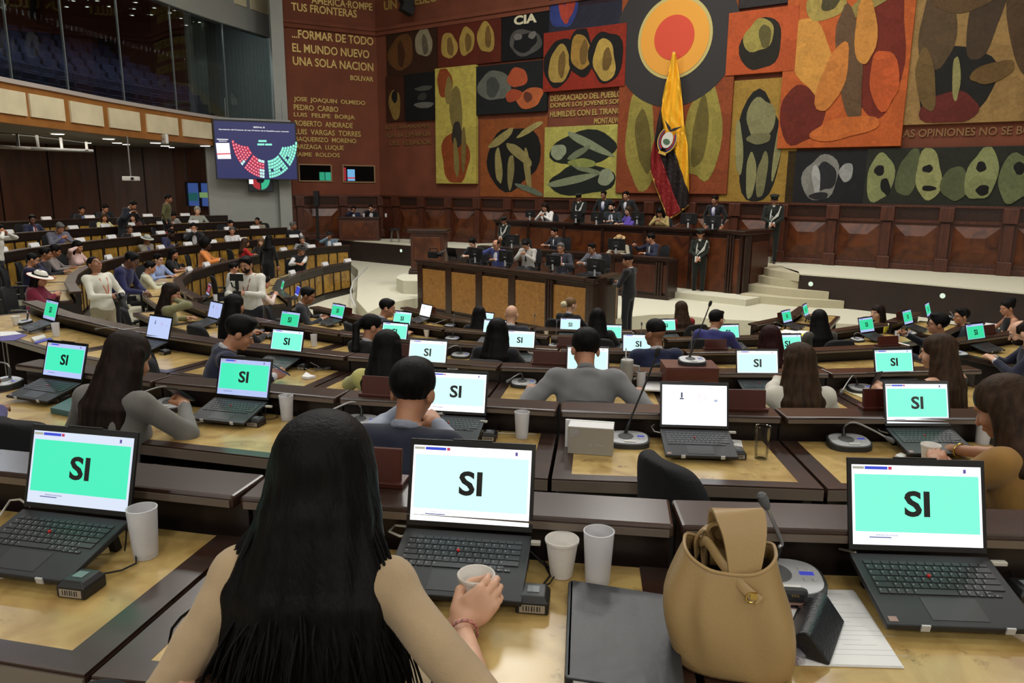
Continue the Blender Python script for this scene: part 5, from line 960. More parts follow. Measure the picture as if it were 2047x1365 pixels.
for i,v in enumerate((.16,.22,.34,.4,.46,.52,.58,.64,.7,.76,.82,.88)): MB().bx(-.08+.022*((i*7)%4),.03+.025*((i*5)%4),-.0005,.0005,0,.0003).build('text_line',INKG,dpar,M=dpar.matrix_basis.inverted()@Matrix.Translation((*doc_pt(.6,v).to_2d(),docz))@Matrix.Rotation(da,4,'Z'))
# glasses case: rounded triangular prism
gc0,gc1=at(1630,1205,docz+.03),at(1590,1290,docz+.03); gp=at(1627,1272,docz); gcs=thing('glasses_case','black leather glasses case lying on white printed sheets','case',(gp.x,gp.y,docz),math.radians(58)); gcs.scale=(1.15,1.3,1.2)
pr=[(-.036,.002),(-.032,.0),(.032,.0),(.037,.004),(.012,.043),(.004,.047),(-.004,.045)]
m=MB(); n=len(pr); A_=[(-.078,a,b) for a,b in pr]; B_=[(.078,a,b) for a,b in pr]; m.add(A_+B_,[tuple(range(n-1,-1,-1)),tuple(range(n,2*n))]+[(i,(i+1)%n,n+(i+1)%n,n+i) for i in range(n)]); m.build('shell',mat('case_leather',(24,26,30),.38,bump=.2,bs=200),gcs,bevel=.004); MB().bx(-.079,.079,.0,.039,.001,.003).build('flap_edge',BLACKM,gcs)
# earbud case with ring
ep=at(1585,1212,docz); eb=thing('earbud_case','dark earbud case with key ring beside the handbag','case',(ep.x,ep.y,docz),-.1)
MB().bx(-.03,.03,-.011,.011,.012,.046).build('case_body',mat('case_dark',(40,42,44),.6),eb,bevel=.011); MB().bx(-.031,.031,-.0115,.0115,.0,.014).build('rose_band',mat('rose_metal',(180,140,130),.35,metal=.6),eb,bevel=.003); MB().bx(-.008,.008,-.0125,-.011,.004,.01).build('charging_port',BLACK,eb)
text_fit('monogram','VXA',GOLD,eb,Matrix.Translation((0,-.0115,.032))@Matrix.Rotation(PI/2,4,'X'),.018,.006,.01,.0003)
MB().tube([(-.05+.016*math.cos(a),.0+.009*math.sin(a),.012+.008*math.sin(a)) for a in np.linspace(0,2*PI,16)[:-1]],.0028,6,True).build('rose_loop',mat('rose_metal',(0,0,0)),eb); MB().tube([(-.062+.008*math.cos(a),-.03+.008*math.sin(a),.004) for a in np.linspace(0,2*PI,16)[:-1]],.0016,6,True).build('key_ring',CHROME,eb); MB().tube([(-.045+.008*math.cos(a),-.028+.008*math.sin(a),.006) for a in np.linspace(0,2*PI,16)[:-1]],.003,6,True).build('charm_ring',mat('charm_dark',(60,60,62),.3,metal=.7),eb)
# clear box with purple bits
cbp=at(1568,1318,TROW['A']); cbx=thing('plastic_box','small clear plastic box of purple beads beside the handbag','box',(cbp.x,cbp.y,TROW['A']+.001),.2); MB().bx(-.035,.03,-.026,.026,0,.022).build('box_shell',mat('cloudy_plastic',(190,186,200),.3,alpha=.35,trans=.3),cbx,bevel=.003)
bm_=MB()
for k in range(40): x,y,z=random.uniform(-.028,.024),random.uniform(-.02,.02),random.uniform(.003,.016); bm_.lathe([(0,-.003),(.003,0),(0,.003)],5,(x,y,z))
bm_.build('purple_beads',mat('purple_bead',(110,60,130),.5),cbx)['kind']='stuff'
# teal book, phones, napkins, papers
bk=slab_px('notebook','closed teal hardback book beside the fingerprint reader at left','book','B',[(100,815),(140,795),(172,795),(170,812),(150,825)],.03,mat('teal_cloth',(70,104,104),.7))
slab_px('tablet','flat grey tablet beside microphone left of grey-suit man','tablet','C',[(1052,768),(1054,779),(1078,779),(1090,764)],.012,mat('tablet_grey',(52,54,58),.4))
slab_px('paper_sheet','white sheet in front of black-jacket woman','paper','D',[(925,714),(953,706),(953,714)],.002,PAPER); slab_px('paper_sheet','folded cream folder with paper clip beside brown-haired woman','folder','C',[(1680,777),(1740,766),(1758,780),(1742,802)],.006,mat('cream_paper',(222,216,184),.8))
slab_px('paper_sheet','white sheets on yellow folder on front bench','paper','F',[(1556,664),(1570,658),(1618,662),(1590,672)],.004,PAPER); slab_px('folder','bright yellow folder under white sheets on front bench','folder','F',[(1556,668),(1570,661),(1622,666),(1588,678)],.003,mat('yellow_folder',(214,214,60),.7),dz=-.001)
slab_px('paper_sheet','white sheet on the right-hand corner desk','paper','E',[(1755,683),(1780,680),(1820,690),(1800,694)],.002,PAPER); slab_px('paper_sheet','white sheet beside updo woman at far right','paper','F',[(1968,652),(1970,645),(1997,648),(1990,660)],.003,PAPER)
slab_px('document_folder','purple and white folder at the left edge of third bench','folder','C',[(0,681),(0,669),(40,665),(55,670),(30,680)],.004,mat('violet_folder',(92,84,150),.7)); slab_px('paper_sheet','white sheet on purple folder at left edge','paper','C',[(0,672),(0,663),(30,662),(44,667)],.003,PAPER,dz=.0045)
slab_px('power_adapter','white charger block beside blue lanyard on third bench','adapter','C',[(62,674),(88,668),(92,673),(68,681)],.022,WHITEP); slab_px('lanyard','blue folded lanyard on third bench at left','lanyard','C',[(68,683),(100,675),(106,678),(72,686)],.006,mat('blue_ribbon',(60,70,170),.7))
slab_px('napkin','crumpled white napkin beside navy-suit man\'s phone','napkin','C',[(603,752),(612,743),(622,749),(632,751),(615,754)],.02,PAPER); slab_px('napkin','white napkin below quilted-vest man\'s laptop','napkin','B',[(930,898),(935,883),(948,888),(965,889),(945,897)],.012,PAPER); slab_px('napkin','folded white card beside clear drinking glass','napkin','B',[(1455,892),(1458,878),(1482,880),(1485,893),(1470,890)],.014,PAPER); slab_px('paper_sheet','white papers beside navy-suit man\'s hand','paper','C',[(545,745),(552,738),(572,742),(565,750)],.003,PAPER)
slab_px('phone','black phone lying in front of olive-blouse woman','phone','D',[(345,668),(352,664),(360,666),(352,671)],.008,BLACK); slab_px('card_label','small white number card beside tan-blouse woman\'s microphone','card','B',[(1597,866),(1607,862),(1630,864),(1630,870)],.002,PAPER)
slab_px('earbud_case','white earbud case in front of tan-blouse woman\'s laptop','case','B',[(1788,908),(1800,903),(1814,908),(1806,916)],.02,WHITEP,bevel=.009); slab_px('folder','pink and teal folder behind navy-suit man','folder','D',[(510,640),(512,634),(556,643),(556,648)],.02,mat('teal_pink',(150,110,130),.6))
# white cardboard box
cb=at(1180,905,TROW['B']); box=thing('carton','white cardboard carton standing on second bench left of tall microphone','box',(cb.x,cb.y,TROW['B']+.001),radial(cb)-.08); CB=mat('carton_grey',(150,144,132),.75); MB().bx(-.1,.1,-.03,.055,0,.125).build('carton_body',CB,box,bevel=.002); MB().bx(-.122,.1,.056,.07,0,.13).build('carton_flap',PAPER,box); MB().bx(-.1,.1,-.03,.055,.125,.128).build('carton_top',PAPER,box)
for k in range(5): MB().bx(-.09,-.055+.003*(k%2),-.031,-.03,.112-k*.005,.114-k*.005).build('print_line',INKG,box)
text_fit('recycle_mark','CE',INKG,box,Matrix.Translation((.0,-.0305,.045))@Matrix.Rotation(PI/2,4,'X'),.014,.009,.01,.0002); MB().bx(.02,.06,-.031,-.03,.046,.048).build('print_line',INKG,box); MB().bx(-.09,-.075,-.031,-.03,.083,.086).build('print_line',INKG,box)
# stack of white envelopes/papers right of grey suit man
for k in range(3): slab_px('paper_stack',('lowest','middle','topmost')[k]+' white packet of the paper stack beside wooden box','paper','C',[(1288,778),(1292,762),(1322,760),(1328,780)],.014,PAPER,dz=.0005+k*.0155,bevel=.004)
# checkered glasses on bench
gl=thing('eyeglasses','zebra-framed eyeglasses lying on third bench','eyeglasses',zpos('C',655,736),.4); ZB=mat('zebra_frame',(90,90,90),.5,var=.9,vs=120)
for s in (-1,1): MB().tube([(s*.033+.026*math.cos(a),.022*math.sin(a),.012) for a in np.linspace(0,2*PI,17)[:-1]],.004,6,True).build('rim',ZB,gl); MB().tube([(s*.058,0,.014),(s*.06,.06,.012)],.003,6).build('temple_arm',ZB,gl)
MB().tube([(-.008,.006,.012),(.008,.006,.012)],.003,6).build('bridge',ZB,gl)
# ---- the tan handbag
hp=at(1452,1322,TROW['A']); bag=thing('handbag','tan leather bucket handbag standing on the nearest bench','bag',(hp.x,hp.y,TROW['A']+.001),math.radians(-14)); LEA=mat('tan_leather',(160,132,88),.45,bump=.08,bs=180); LEAD=mat('bag_lining',(60,48,32),.8)
def loft(prof,n=40,open_top=True,fn=None):
    P=[];F=[]
    for (z,rx,ry,ox,oy) in prof:
        for k in range(n):
            a=2*PI*k/n; c,s=math.cos(a),math.sin(a); e=2/3.0; x=math.copysign(abs(c)**e,c)*rx+ox; y=math.copysign(abs(s)**e,s)*ry+oy
            if fn: x,y,z2=fn(x,y,z,a)
            else: z2=z
            P.append((x,y,z2))
    for i in range(len(prof)-1):
        for k in range(n): F.append((i*n+k,i*n+(k+1)%n,(i+1)*n+(k+1)%n,(i+1)*n+k))
    F.append(tuple(range(n-1,-1,-1))); return P,F
def crease(x,y,z,a):
    t=max(0,min(1,z/.23)); d=.020*math.exp(-((a-4.95)/.35)**2)*math.sin(PI*min(1,t*1.1))+.014*math.exp(-((a-4.2)/.3)**2)*math.sin(PI*t)-.01*math.exp(-((a-4.55)/.22)**2)*math.sin(PI*t)
    r=math.hypot(x,y)+1e-6; return x*(1-d/r),y*(1-d/r),z+ (.03*t**3*(abs(math.cos(a))**2) if t>.8 else 0)
P_,F_=loft([(0,.105,.068,.012,0),(.006,.111,.073,.012,0),(.05,.12,.082,.006,0),(.1,.124,.086,-.004,0),(.14,.119,.084,-.012,.002),(.175,.106,.078,-.014,.004),(.2,.092,.07,-.012,.004),(.218,.084,.066,-.01,.004)],48,True,crease)
o=MB().add(P_,F_).build('body',LEA,bag,smooth=True); s_=o.modifiers.new('thick','SOLIDIFY'); s_.thickness=.004; sb=o.modifiers.new('sub','SUBSURF'); sb.levels=1; sb.render_levels=1
n=48; rim=[Vector(P_[7*n+k]) for k in range(n)]; MB().tube(rim,.0035,8,True).build('rim_piping',LEA,bag,smooth=True)
P2,F2=loft([(.02,.09,.055,0,0),(.205,.086,.064,-.011,.004)],32); 
def strap(pts,w,th,nm,m,par,side=Vector((0,1,0))):
    mb=MB(); pts=[Vector(p) for p in pts]; sm=[]; Q=[pts[0]*2-pts[1]]+pts+[pts[-1]*2-pts[-2]]
    for i in range(1,len(Q)-2):
        for k in range(7):
            u=k/7; a,b,c,d=Q[i-1],Q[i],Q[i+1],Q[i+2]; sm.append(.5*((2*b)+(c-a)*u+(2*a-5*b+4*c-d)*u*u+(3*b-a-3*c+d)*u**3))
    sm.append(pts[-1]); ws=w if callable(w) else (lambda t:w); rows=[]
    for i,p in enumerate(sm):
        t=(sm[min(i+1,len(sm)-1)]-sm[max(i-1,0)]).normalized(); sd=(side-t*side.dot(t)).normalized(); nn=t.cross(sd); ww=ws(i/(len(sm)-1))/2
        rows.append([p+sd*ww+nn*th/2,p+sd*ww*.5+nn*th*.9,p-sd*ww*.5+nn*th*.9,p-sd*ww+nn*th/2,p-sd*ww-nn*th/2,p+sd*ww-nn*th/2])
    k=6; V=[v for r in rows for v in r]; F=[(i*k+j,i*k+(j+1)%k,(i+1)*k+(j+1)%k,(i+1)*k+j) for i in range(len(rows)-1) for j in range(k)]+[tuple(range(k-1,-1,-1)),tuple((len(rows)-1)*k+j for j in range(k))]
    return mb.add(V,F).build(nm,m,par,smooth=True)
strap([(.012,-.058,.17),(.016,-.05,.23),(.012,-.03,.29),(.0,-.005,.318),(-.012,.025,.295),(-.018,.045,.23),(-.018,.05,.18)],lambda t:.05+.045*math.sin(PI*t)**2,.007,'handle',LEA,bag,Vector((1,.25,0)))
strap([(-.05,.05,.17),(-.055,.05,.23),(-.04,.035,.275),(-.015,.02,.285),(.012,.03,.25),(.03,.05,.19)],lambda t:.035+.02*math.sin(PI*t),.006,'rear_handle',LEA,bag,Vector((.2,1,0)))
strap([(-.062,.02,.235),(-.05,-.01,.25),(-.02,-.045,.225),(.02,-.068,.195),(.045,-.072,.178)],.018,.004,'closing_strap',LEA,bag,Vector((0,.3,1)))
MB().bx(-.006,.006,-.004,.002,-.006,.006).build('gold_stud',mat('brass',(190,160,90),.25,metal=1),bag,loc=(.034,-.074,.188)); MB().tube([(.03+.009*math.cos(a),-.075,.183+.009*math.sin(a)) for a in np.linspace(0,2*PI,14)[:-1]],.002,6,True).build('gold_buckle',mat('brass',(0,0,0)),bag)
strap([(-.068,.03,.2),(-.07,.025,.24),(-.055,.02,.265),(-.04,.03,.24)],.02,.004,'side_strap',LEA,bag,Vector((.3,1,0)))
P2=[(p[0]*.96,p[1]*.96,p[2]) for p in P2]; MB().add(P2,[f for f in F2]).build('lining',LEAD,bag,smooth=True)
# ---- office chairs
def chair_proto():
    t=bpy.data.objects.new('office_chair',None); COL.objects.link(t)
    MB().bx(-.24,.24,-.22,.24,.43,.51).build('seat',FABRIC,t,bevel=.035)
    m=MB(); rows=[]
    for z,y,w_ in ((.52,-.25,.19),(.62,-.27,.22),(.78,-.27,.23),(.9,-.29,.215),(.97,-.31,.17),(.99,-.315,.1)):
        rows.append([(-w_,y+.05,z),(-w_*.5,y,z),(w_*.5,y,z),(w_,y+.05,z),(w_,y+.0,z),(w_*.5,y-.05,z),(-w_*.5,y-.05,z),(-w_,y,z)])
    V=[v for r in rows for v in r]; F=[(i*8+j,i*8+(j+1)%8,(i+1)*8+(j+1)%8,(i+1)*8+j) for i in range(5) for j in range(8)]+[tuple(range(7,-1,-1)),tuple(40+j for j in range(8))]
    bk_=m.add(V,F).build('backrest',FABRIC,t,smooth=True); sb_=bk_.modifiers.new('sub','SUBSURF'); sb_.levels=1; sb_.render_levels=2
    for s in (-1,1): MB().bx(s*.29-.035,s*.29+.035,-.18,.12,.66,.69).build('armrest',BLACK,t,bevel=.012); MB().bx(s*.28-.015,s*.28+.015,-.04,.03,.46,.66).build('arm_post',BLACK,t)
    MB().lathe([(.03,.12),(.03,.43)],10).build('column',BLACK,t)
    for k in range(5):
        a=k*2*PI/5; MB().tube([(0,0,.12),(.28*math.cos(a),.28*math.sin(a),.07)],[.03,.02],6).build('base_leg',BLACK,t); MB().lathe([(0,-.03),(.025,-.02),(.03,0),(.025,.02),(0,.03)],8,(.28*math.cos(a),.28*math.sin(a),.031)).build('caster',BLACK,t)
    MB().bx(-.04,.04,-.27,-.1,.45,.6).build('back_bracket',BLACK,t); return t
CHP=[None]
def chair(x,y,z,rz,label):
    t=chair_proto() if CHP[0] is None else copy_tree(CHP[0])
    if CHP[0] is None: CHP[0]=t
    t.location=(x,y,z); t.rotation_euler=(0,0,rz); return tag(t,label,'chair','black office chairs')
# ---- desktop monitors on the stage desks (seen from behind)
def monitor(x,y,z,yaw,label,w=.4):
    p=at(x,y,z); t=thing('monitor',label,'monitor',(p.x,p.y,z+.001),yaw,'monitors on the stage desks'); MB().bx(-w/2,w/2,-.02,.02,.1,.1+w*.6).build('screen_back',BLACK,t,bevel=.008); MB().bx(-w/5,w/5,-.035,-.02,.16,.1+w*.45).build('rear_bulge',BLACKM,t,bevel=.006); MB().bx(-.02,.02,-.03,-.01,.0,.14).build('stand_neck',SILVER,t); MB().bx(-.1,.1,-.07,.06,0,.012).build('stand_foot',BLACK,t,bevel=.004)
    MB().bx(-.03,.03,-.037,-.035,.2,.215).build('badge',SILVER,t)
yd=math.radians(-43)
for x,y,z,w,lab in ((985-34,538-12,.95,.42,'black monitor before the dark-suited official at the front desk\'s left'),(1011,533,.95,.42,'black monitor between blue-suited and grey-suited officials'),(1106,541,.95,.38,'black monitor before the charcoal-suited official with red lanyard'),(1190,553,.95,.42,'black monitor at the right end of the front stage desk'),(1232,508,1.03,.48,'black monitor before the straw-hat person'),(1024,497,1.02,.46,'black monitor on the middle bench left of dark-suited man'),(1060,441,1.68,.36,'black monitor left of white-blazer woman on the upper bench'),(1152,446,1.68,.4,'black monitor below the standing guard on the upper bench'),(1193,450,1.68,.4,'dark monitor left of bearded man on the upper bench'),(1274,449,1.68,.4,'black laptop-like monitor right of purple-top woman on the upper bench'),(1376,456,1.68,.46,'black monitor right of the flag tip on the upper bench'),(1425,459,1.68,.4,'black monitor below standing man in suit at the upper bench\'s right')):
    monitor(x,y,z,yd if z<1 else math.radians(-36 if z<1.5 else -42),lab,w)
vc=at(866,516,.95); cam2=thing('video_camera','black video camera lying at the left end of the front stage desk','camera',(vc.x,vc.y,.951),math.radians(-20)); MB().bx(-.12,.12,-.07,.07,.0,.16).build('body',BLACK,cam2,bevel=.01); MB().lathe([(.05,0),(.06,.12)],14,M=Matrix.Translation((.12,0,.1))@Matrix.Rotation(PI/2,4,'Y')).build('lens',BLACKM,cam2); MB().tube([(-.1,0,.16),(-.08,0,.24),(.1,0,.24),(.12,0,.16)],.015,8).build('handle',BLACK,cam2); MB().tube([(.1,.05,.12),(.3,.12,.2)],.012,6).build('boom_mic',GREYM,cam2)
lp1=at(905,520,.95); laptop('SI','grey laptop opened away from us on the front stage desk',(lp1.x,lp1.y,.951),yd+PI,detail=0,gc=G5,wc=B1,ws=.5)
# ================================================================ people: signed-distance bodies turned into meshes
def rc(a,b,ra,rb,k=.03): return ('rc',np.array(a,float),np.array(b,float),ra,rb,k)
def el(c,r,R=None,k=.03): return ('el',np.array(c,float),np.array(r,float),np.eye(3) if R is None else R,0,k)
def pd(pr,X,Y,Z):
    if pr[0]=='rc':
        _,a,b,ra,rb,_k=pr; ba=b-a; L=max(ba@ba,1e-9); px,py,pz=X-a[0],Y-a[1],Z-a[2]; t=np.clip((px*ba[0]+py*ba[1]+pz*ba[2])/L,0,1)
        return np.sqrt((px-t*ba[0])**2+(py-t*ba[1])**2+(pz-t*ba[2])**2)-(ra+t*(rb-ra))
    _,c,r,R,_0,_k=pr; px,py,pz=X-c[0],Y-c[1],Z-c[2]
    qx=(px*R[0,0]+py*R[1,0]+pz*R[2,0])/r[0]; qy=(px*R[0,1]+py*R[1,1]+pz*R[2,1])/r[1]; qz=(px*R[0,2]+py*R[1,2]+pz*R[2,2])/r[2]
    k0=np.sqrt(qx*qx+qy*qy+qz*qz)+1e-9; k1=np.sqrt((qx/r[0])**2+(qy/r[1])**2+(qz/r[2])**2)+1e-9; return k0*(k0-1)/k1
def bnd(pr):
    if pr[0]=='rc': m=max(pr[3],pr[4]); return np.minimum(pr[1],pr[2])-m,np.maximum(pr[1],pr[2])+m
    m=np.abs(pr[3])@pr[2]; return pr[1]-m,pr[1]+m
def sdf(prims,h,sub=(),cut=(),disp=None):
    """smooth union of prims, minus sub, cut by half spaces (n,d: keep n.p<d); returns vertices and quads (surface nets)"""
    B=[bnd(p) for p in prims]; lo=np.min([b[0] for b in B],0)-3*h; hi=np.max([b[1] for b in B],0)+3*h
    n=np.ceil((hi-lo)/h).astype(int)+1; f=np.full(n,1.,np.float32); ax=[lo[i]+h*np.arange(n[i]) for i in range(3)]
    def blk(b,pad):
        i0=np.maximum(0,np.floor((b[0]-pad-lo)/h).astype(int)); i1=np.minimum(n,np.ceil((b[1]+pad-lo)/h).astype(int)+1)
        s=tuple(slice(i0[i],i1[i]) for i in range(3)); X,Y,Z=np.meshgrid(*[ax[i][s[i]] for i in range(3)],indexing='ij',sparse=True); return s,X,Y,Z
    for p,b in zip(prims,B):
        k=max(p[5],1e-4); s,X,Y,Z=blk(b,k+2*h); d=pd(p,X,Y,Z); g=f[s]; u=np.clip(.5+.5*(g-d)/k,0,1); f[s]=g*(1-u)+d*u-k*u*(1-u)
    for p in sub:
        s,X,Y,Z=blk(bnd(p),3*h); d=-pd(p,X,Y,Z); k=.008; g=f[s]; u=np.clip(.5-.5*(g-d)/k,0,1); f[s]=g*(1-u)+d*u+k*u*(1-u)
    X,Y,Z=np.meshgrid(*ax,indexing='ij',sparse=True)
    for nn,d in cut: f=np.maximum(f,X*nn[0]+Y*nn[1]+Z*nn[2]-d)
    if disp is not None: f=f+disp(X,Y,Z)
    return nets(f,lo,h)
def nets(f,lo,h):
    s=f<0; a=s[:-1,:-1,:-1].astype(np.int8)
    C=[(i,j,k) for i in (0,1) for j in (0,1) for k in (0,1)]; N=f.shape
    sm=sum(s[i:N[0]-1+i,j:N[1]-1+j,k:N[2]-1+k].astype(np.int8) for i,j,k in C); mx=(sm>0)&(sm<8)
    I=np.argwhere(mx); idx=np.full(mx.shape,-1,np.int32); idx[mx]=np.arange(len(I)); pos=np.zeros((len(I),3)); cnt=np.zeros(len(I))
    for c in C:
        for x in range(3):
            if c[x]: continue
            e=list(c); e[x]=1; f0=f[I[:,0]+c[0],I[:,1]+c[1],I[:,2]+c[2]]; f1=f[I[:,0]+e[0],I[:,1]+e[1],I[:,2]+e[2]]; m=(f0<0)!=(f1<0)
            t=np.where(m,f0/np.where(m,f0-f1,1),0); q=np.array(c,float)[None].repeat(len(I),0); q[:,x]+=t; pos+=q*m[:,None]; cnt+=m
    V=lo+h*(I+pos/np.maximum(cnt,1)[:,None]); F=[]
    for x in range(3):
        y,z=(x+1)%3,(x+2)%3; s0=np.take(s,range(N[x]-1),x); s1=np.take(s,range(1,N[x]),x); E=np.argwhere(s0!=s1); E=E[(E[:,y]>0)&(E[:,z]>0)&(E[:,y]<N[y]-1)&(E[:,z]<N[z]-1)]
        if not len(E): continue
        def g(dy,dz): Q=E.copy(); Q[:,y]-=dy; Q[:,z]-=dz; return idx[Q[:,0],Q[:,1],Q[:,2]]
        q=np.stack([g(1,1),g(0,1),g(0,0),g(1,0)],1); fl=s1[E[:,0],E[:,1],E[:,2]]; q[fl]=q[fl][:,::-1]; F.append(q)
    F=np.concatenate(F) if F else np.zeros((0,4),np.int32); F=F[(F>=0).all(1)]; return V,F
def np_mesh(name,parts):
    Vs=[];Fs=[];o=0
    for V,F in parts: Vs.append(V); Fs.append(F+o); o+=len(V)
    V=np.concatenate(Vs); F=np.concatenate(Fs); me=bpy.data.meshes.new(name); me.vertices.add(len(V)); me.vertices.foreach_set('co',V.astype(np.float32).ravel())
    me.loops.add(F.size); me.loops.foreach_set('vertex_index',F.astype(np.int32).ravel()); me.polygons.add(len(F)); me.polygons.foreach_set('loop_start',np.arange(0,F.size,4,dtype=np.int32)); me.polygons.foreach_set('loop_total',np.full(len(F),4,np.int32)); me.polygons.foreach_set('use_smooth',np.ones(len(F),bool)); me.update(); me.validate(); return me
def Rz(a): c,s=math.cos(a),math.sin(a); return np.array([[c,-s,0],[s,c,0],[0,0,1.]])
def Rx(a): c,s=math.cos(a),math.sin(a); return np.array([[1.,0,0],[0,c,-s],[0,s,c]])
def Ry(a): c,s=math.cos(a),math.sin(a); return np.array([[c,0,s],[0,1.,0],[-s,0,c]])
def M4(R,t,s=1): return Matrix([[R[i][0]*s,R[i][1]*s,R[i][2]*s,t[i]] for i in range(3)]+[[0,0,0,1]])
# ---- head, hands, hair caches
def head_prims(f):
    j=.93 if f else 1.0
    P=[el((0,-.012,.035),(.074,.094,.082),k=.02),el((0,.028,-.035),(.057*j,.062,.076*j),k=.03),el((0,.066,-.088*j),(.023*j,.021,.02),k=.02),rc((0,.088,.006),(0,.108,-.03),.008,.0125,.012),rc((-.036,.076,.026),(.036,.076,.026),.011,.011,.02),el((.036,.06,-.03),(.024,.022,.024),k=.02),el((-.036,.06,-.03),(.024,.022,.024),k=.02),
       rc((-.018,.088,-.058),(.018,.088,-.058),.0075,.0075,.012),el((.078,-.008,-.008),(.012,.024,.032),Rz(-.3),k=.008),el((-.078,-.008,-.008),(.012,.024,.032),Rz(.3),k=.008),rc((0,-.02,-.06),(0,-.03,-.13),.05,.05,.03)]
    S_=[el((.031,.1,.006),(.017,.018,.012)),el((-.031,.1,.006),(.017,.018,.012))]; return sdf(P,.0062,S_)
HEADS={0:head_prims(0),1:head_prims(1)}
def hand_mesh(curl,thumb=0,spread=.0):
    P=[el((0,.045,0),(.041,.05,.0155),k=.015),rc((0,-.05,0),(0,.01,0),.024,.026,.02),rc((.025,.05,0),(.026,.086,-.002),.012,.011,.012),rc((-.025,.05,0),(-.027,.086,-.002),.012,.011,.012)]
    for i,(x,L,r) in enumerate(((-.028,.072,.0092),(-.0095,.08,.0095),(.0095,.074,.0092),(.027,.058,.0082))):
        p=np.array([x,.086-.006*abs(i-1.2),-.002]); a=0; seg=(L*.44,L*.32,L*.24); d0=(i-1.5)*spread
        for s_,c in zip(seg,curl):
            a+=c; q=p+s_*np.array([math.sin(d0)*.6,math.cos(a),-math.sin(a)]); P.append(rc(p,q,r,r*.9,.004)); p=q; r*=.92
    t0=np.array([-.026,.012,-.006]); t1=np.array([-.05,.042,-.014-.02*thumb]); t2=np.array([-.054+.012*thumb,.072,-.018-.035*thumb]); t3=np.array([-.05+.022*thumb,.094,-.02-.045*thumb])
    P+=[rc(t0,t1,.016,.0125,.012),rc(t1,t2,.0115,.0105,.004),rc(t2,t3,.0102,.0085,.004)]; return sdf(P,.0052)
HANDS={'relax':hand_mesh((.25,.4,.3),.2,.06),'grip':hand_mesh((.55,.75,.5),.9),'flat':hand_mesh((.08,.12,.08),0,.1),'fist':hand_mesh((1.3,1.5,1.0),1.0)}
HB={}
def hair_head(style):
    """hair in the head frame, shared between people"""
    if style in HB: return HB[style]
    face=((0,.80,-.60),.022); nape=((0,-.35,-.94),.098)
    wav=lambda a,fq:(lambda X,Y,Z: a*.35*np.sin(np.arctan2(X,-Y+.02)*fq+Z*30)*np.clip(1-np.abs(Z-.04)*3,0,1))
    cap=[el((0,-.016,.045),(.084,.105,.088),k=.02),rc((-.05,.05,.095),(.04,.06,.1),.02,.02,.03)]; cut=[face,nape]; dsp=wav(.0012,26)
    if style=='fade': cap=[el((0,-.008,.052),(.079,.1,.086),k=.02),el((0,.0,.085),(.066,.088,.055),k=.03)]
    if style=='thick': cap=[el((0,-.018,.05),(.09,.112,.094),k=.02),el((0,.03,.115),(.06,.06,.03),k=.03)]; dsp=wav(.003,18)
    if style=='thin': cap=[el((0,-.02,.035),(.08,.1,.078),k=.02)]; cut=[((0,.75,.2),-.0+.035),nape]
    if style=='afro': cap=[el((0,-.03,.055),(.15,.145,.15),k=.02)]; cut=[((0,.85,-.5),.03)]; dsp=lambda X,Y,Z:.006*np.sin(X*160)*np.sin(Y*150)*np.sin(Z*155)
    if style=='bun': cap=[el((0,-.016,.042),(.082,.104,.086),k=.02),el((0,-.125,.02),(.04,.038,.04),k=.02)]; dsp=wav(.0016,30)
    if style=='updo': cap=[el((0,-.02,.05),(.088,.11,.095),k=.02),el((0,-.1,.1),(.05,.05,.05),k=.03)]
    if style=='buzz': cap=[el((0,-.013,.038),(.077,.098,.085),k=.02)]; dsp=None
    HB[style]=np_mesh('hair',[sdf(cap,.0075,(),cut,dsp)]); return HB[style]
def brd(): 
    if 'beard' not in HB: HB['beard']=np_mesh('beard',[sdf([el((0,.034,-.05),(.062,.066,.07),k=.02)],.008,[el((0,.11,-.05),(.024,.05,.012))],[((0,-.6,.8),-.055),((0,-1,0),.0)])])
    return HB['beard']
SKIN={k:mat('skin_'+k,c,.5,var=.08,vs=14) for k,c in dict(l=(206,160,132),m=(176,124,94),t=(146,98,70),d=(104,66,48),k=(60,40,32)).items()}
HAIRC={k:mat('hair_'+k,c,.55,var=.45,vs=40,stretch=(1,1,.08),spec=.12,bump=.3,bs=140) for k,c in dict(k=(14,12,12),b=(32,22,17),n=(56,40,28),r=(40,14,14),g=(92,90,88),y=(104,82,56),w=(150,148,144)).items()}
EYEM=mat('eye_dark',(24,18,16),.25); EYEW=mat('eye_white',(205,200,195),.3); LIPM=mat('lip_skin',(140,74,66),.5)
CM={}
def cloth(c,fab='suit'):
    k=(tuple(c),fab)
    if k not in CM: CM[k]=mat('cloth_%s_%d_%d_%d'%((fab,)+tuple(c)),c,.85,var=.14,vs=5,bump=.35,bs=9 if fab=='suit' else (520 if fab=='knit' else 7),sheen=.15,spec=.25)
    return CM[k]
def ik(s,h,L1,L2,pole):
    s=np.array(s,float);h=np.array(h,float); d=h-s; D=np.linalg.norm(d); mx=(L1+L2)*.995
    if D>mx: h=s+d/D*mx; D=mx; d=h-s
    D=max(D,abs(L1-L2)+.02); a=(L1*L1-L2*L2+D*D)/(2*D); hh=math.sqrt(max(0,L1*L1-a*a)); u=d/np.linalg.norm(d); p=np.array(pole,float); p-=u*(p@u); p/=np.linalg.norm(p)+1e-9
    return s+u*a+p*hh,h
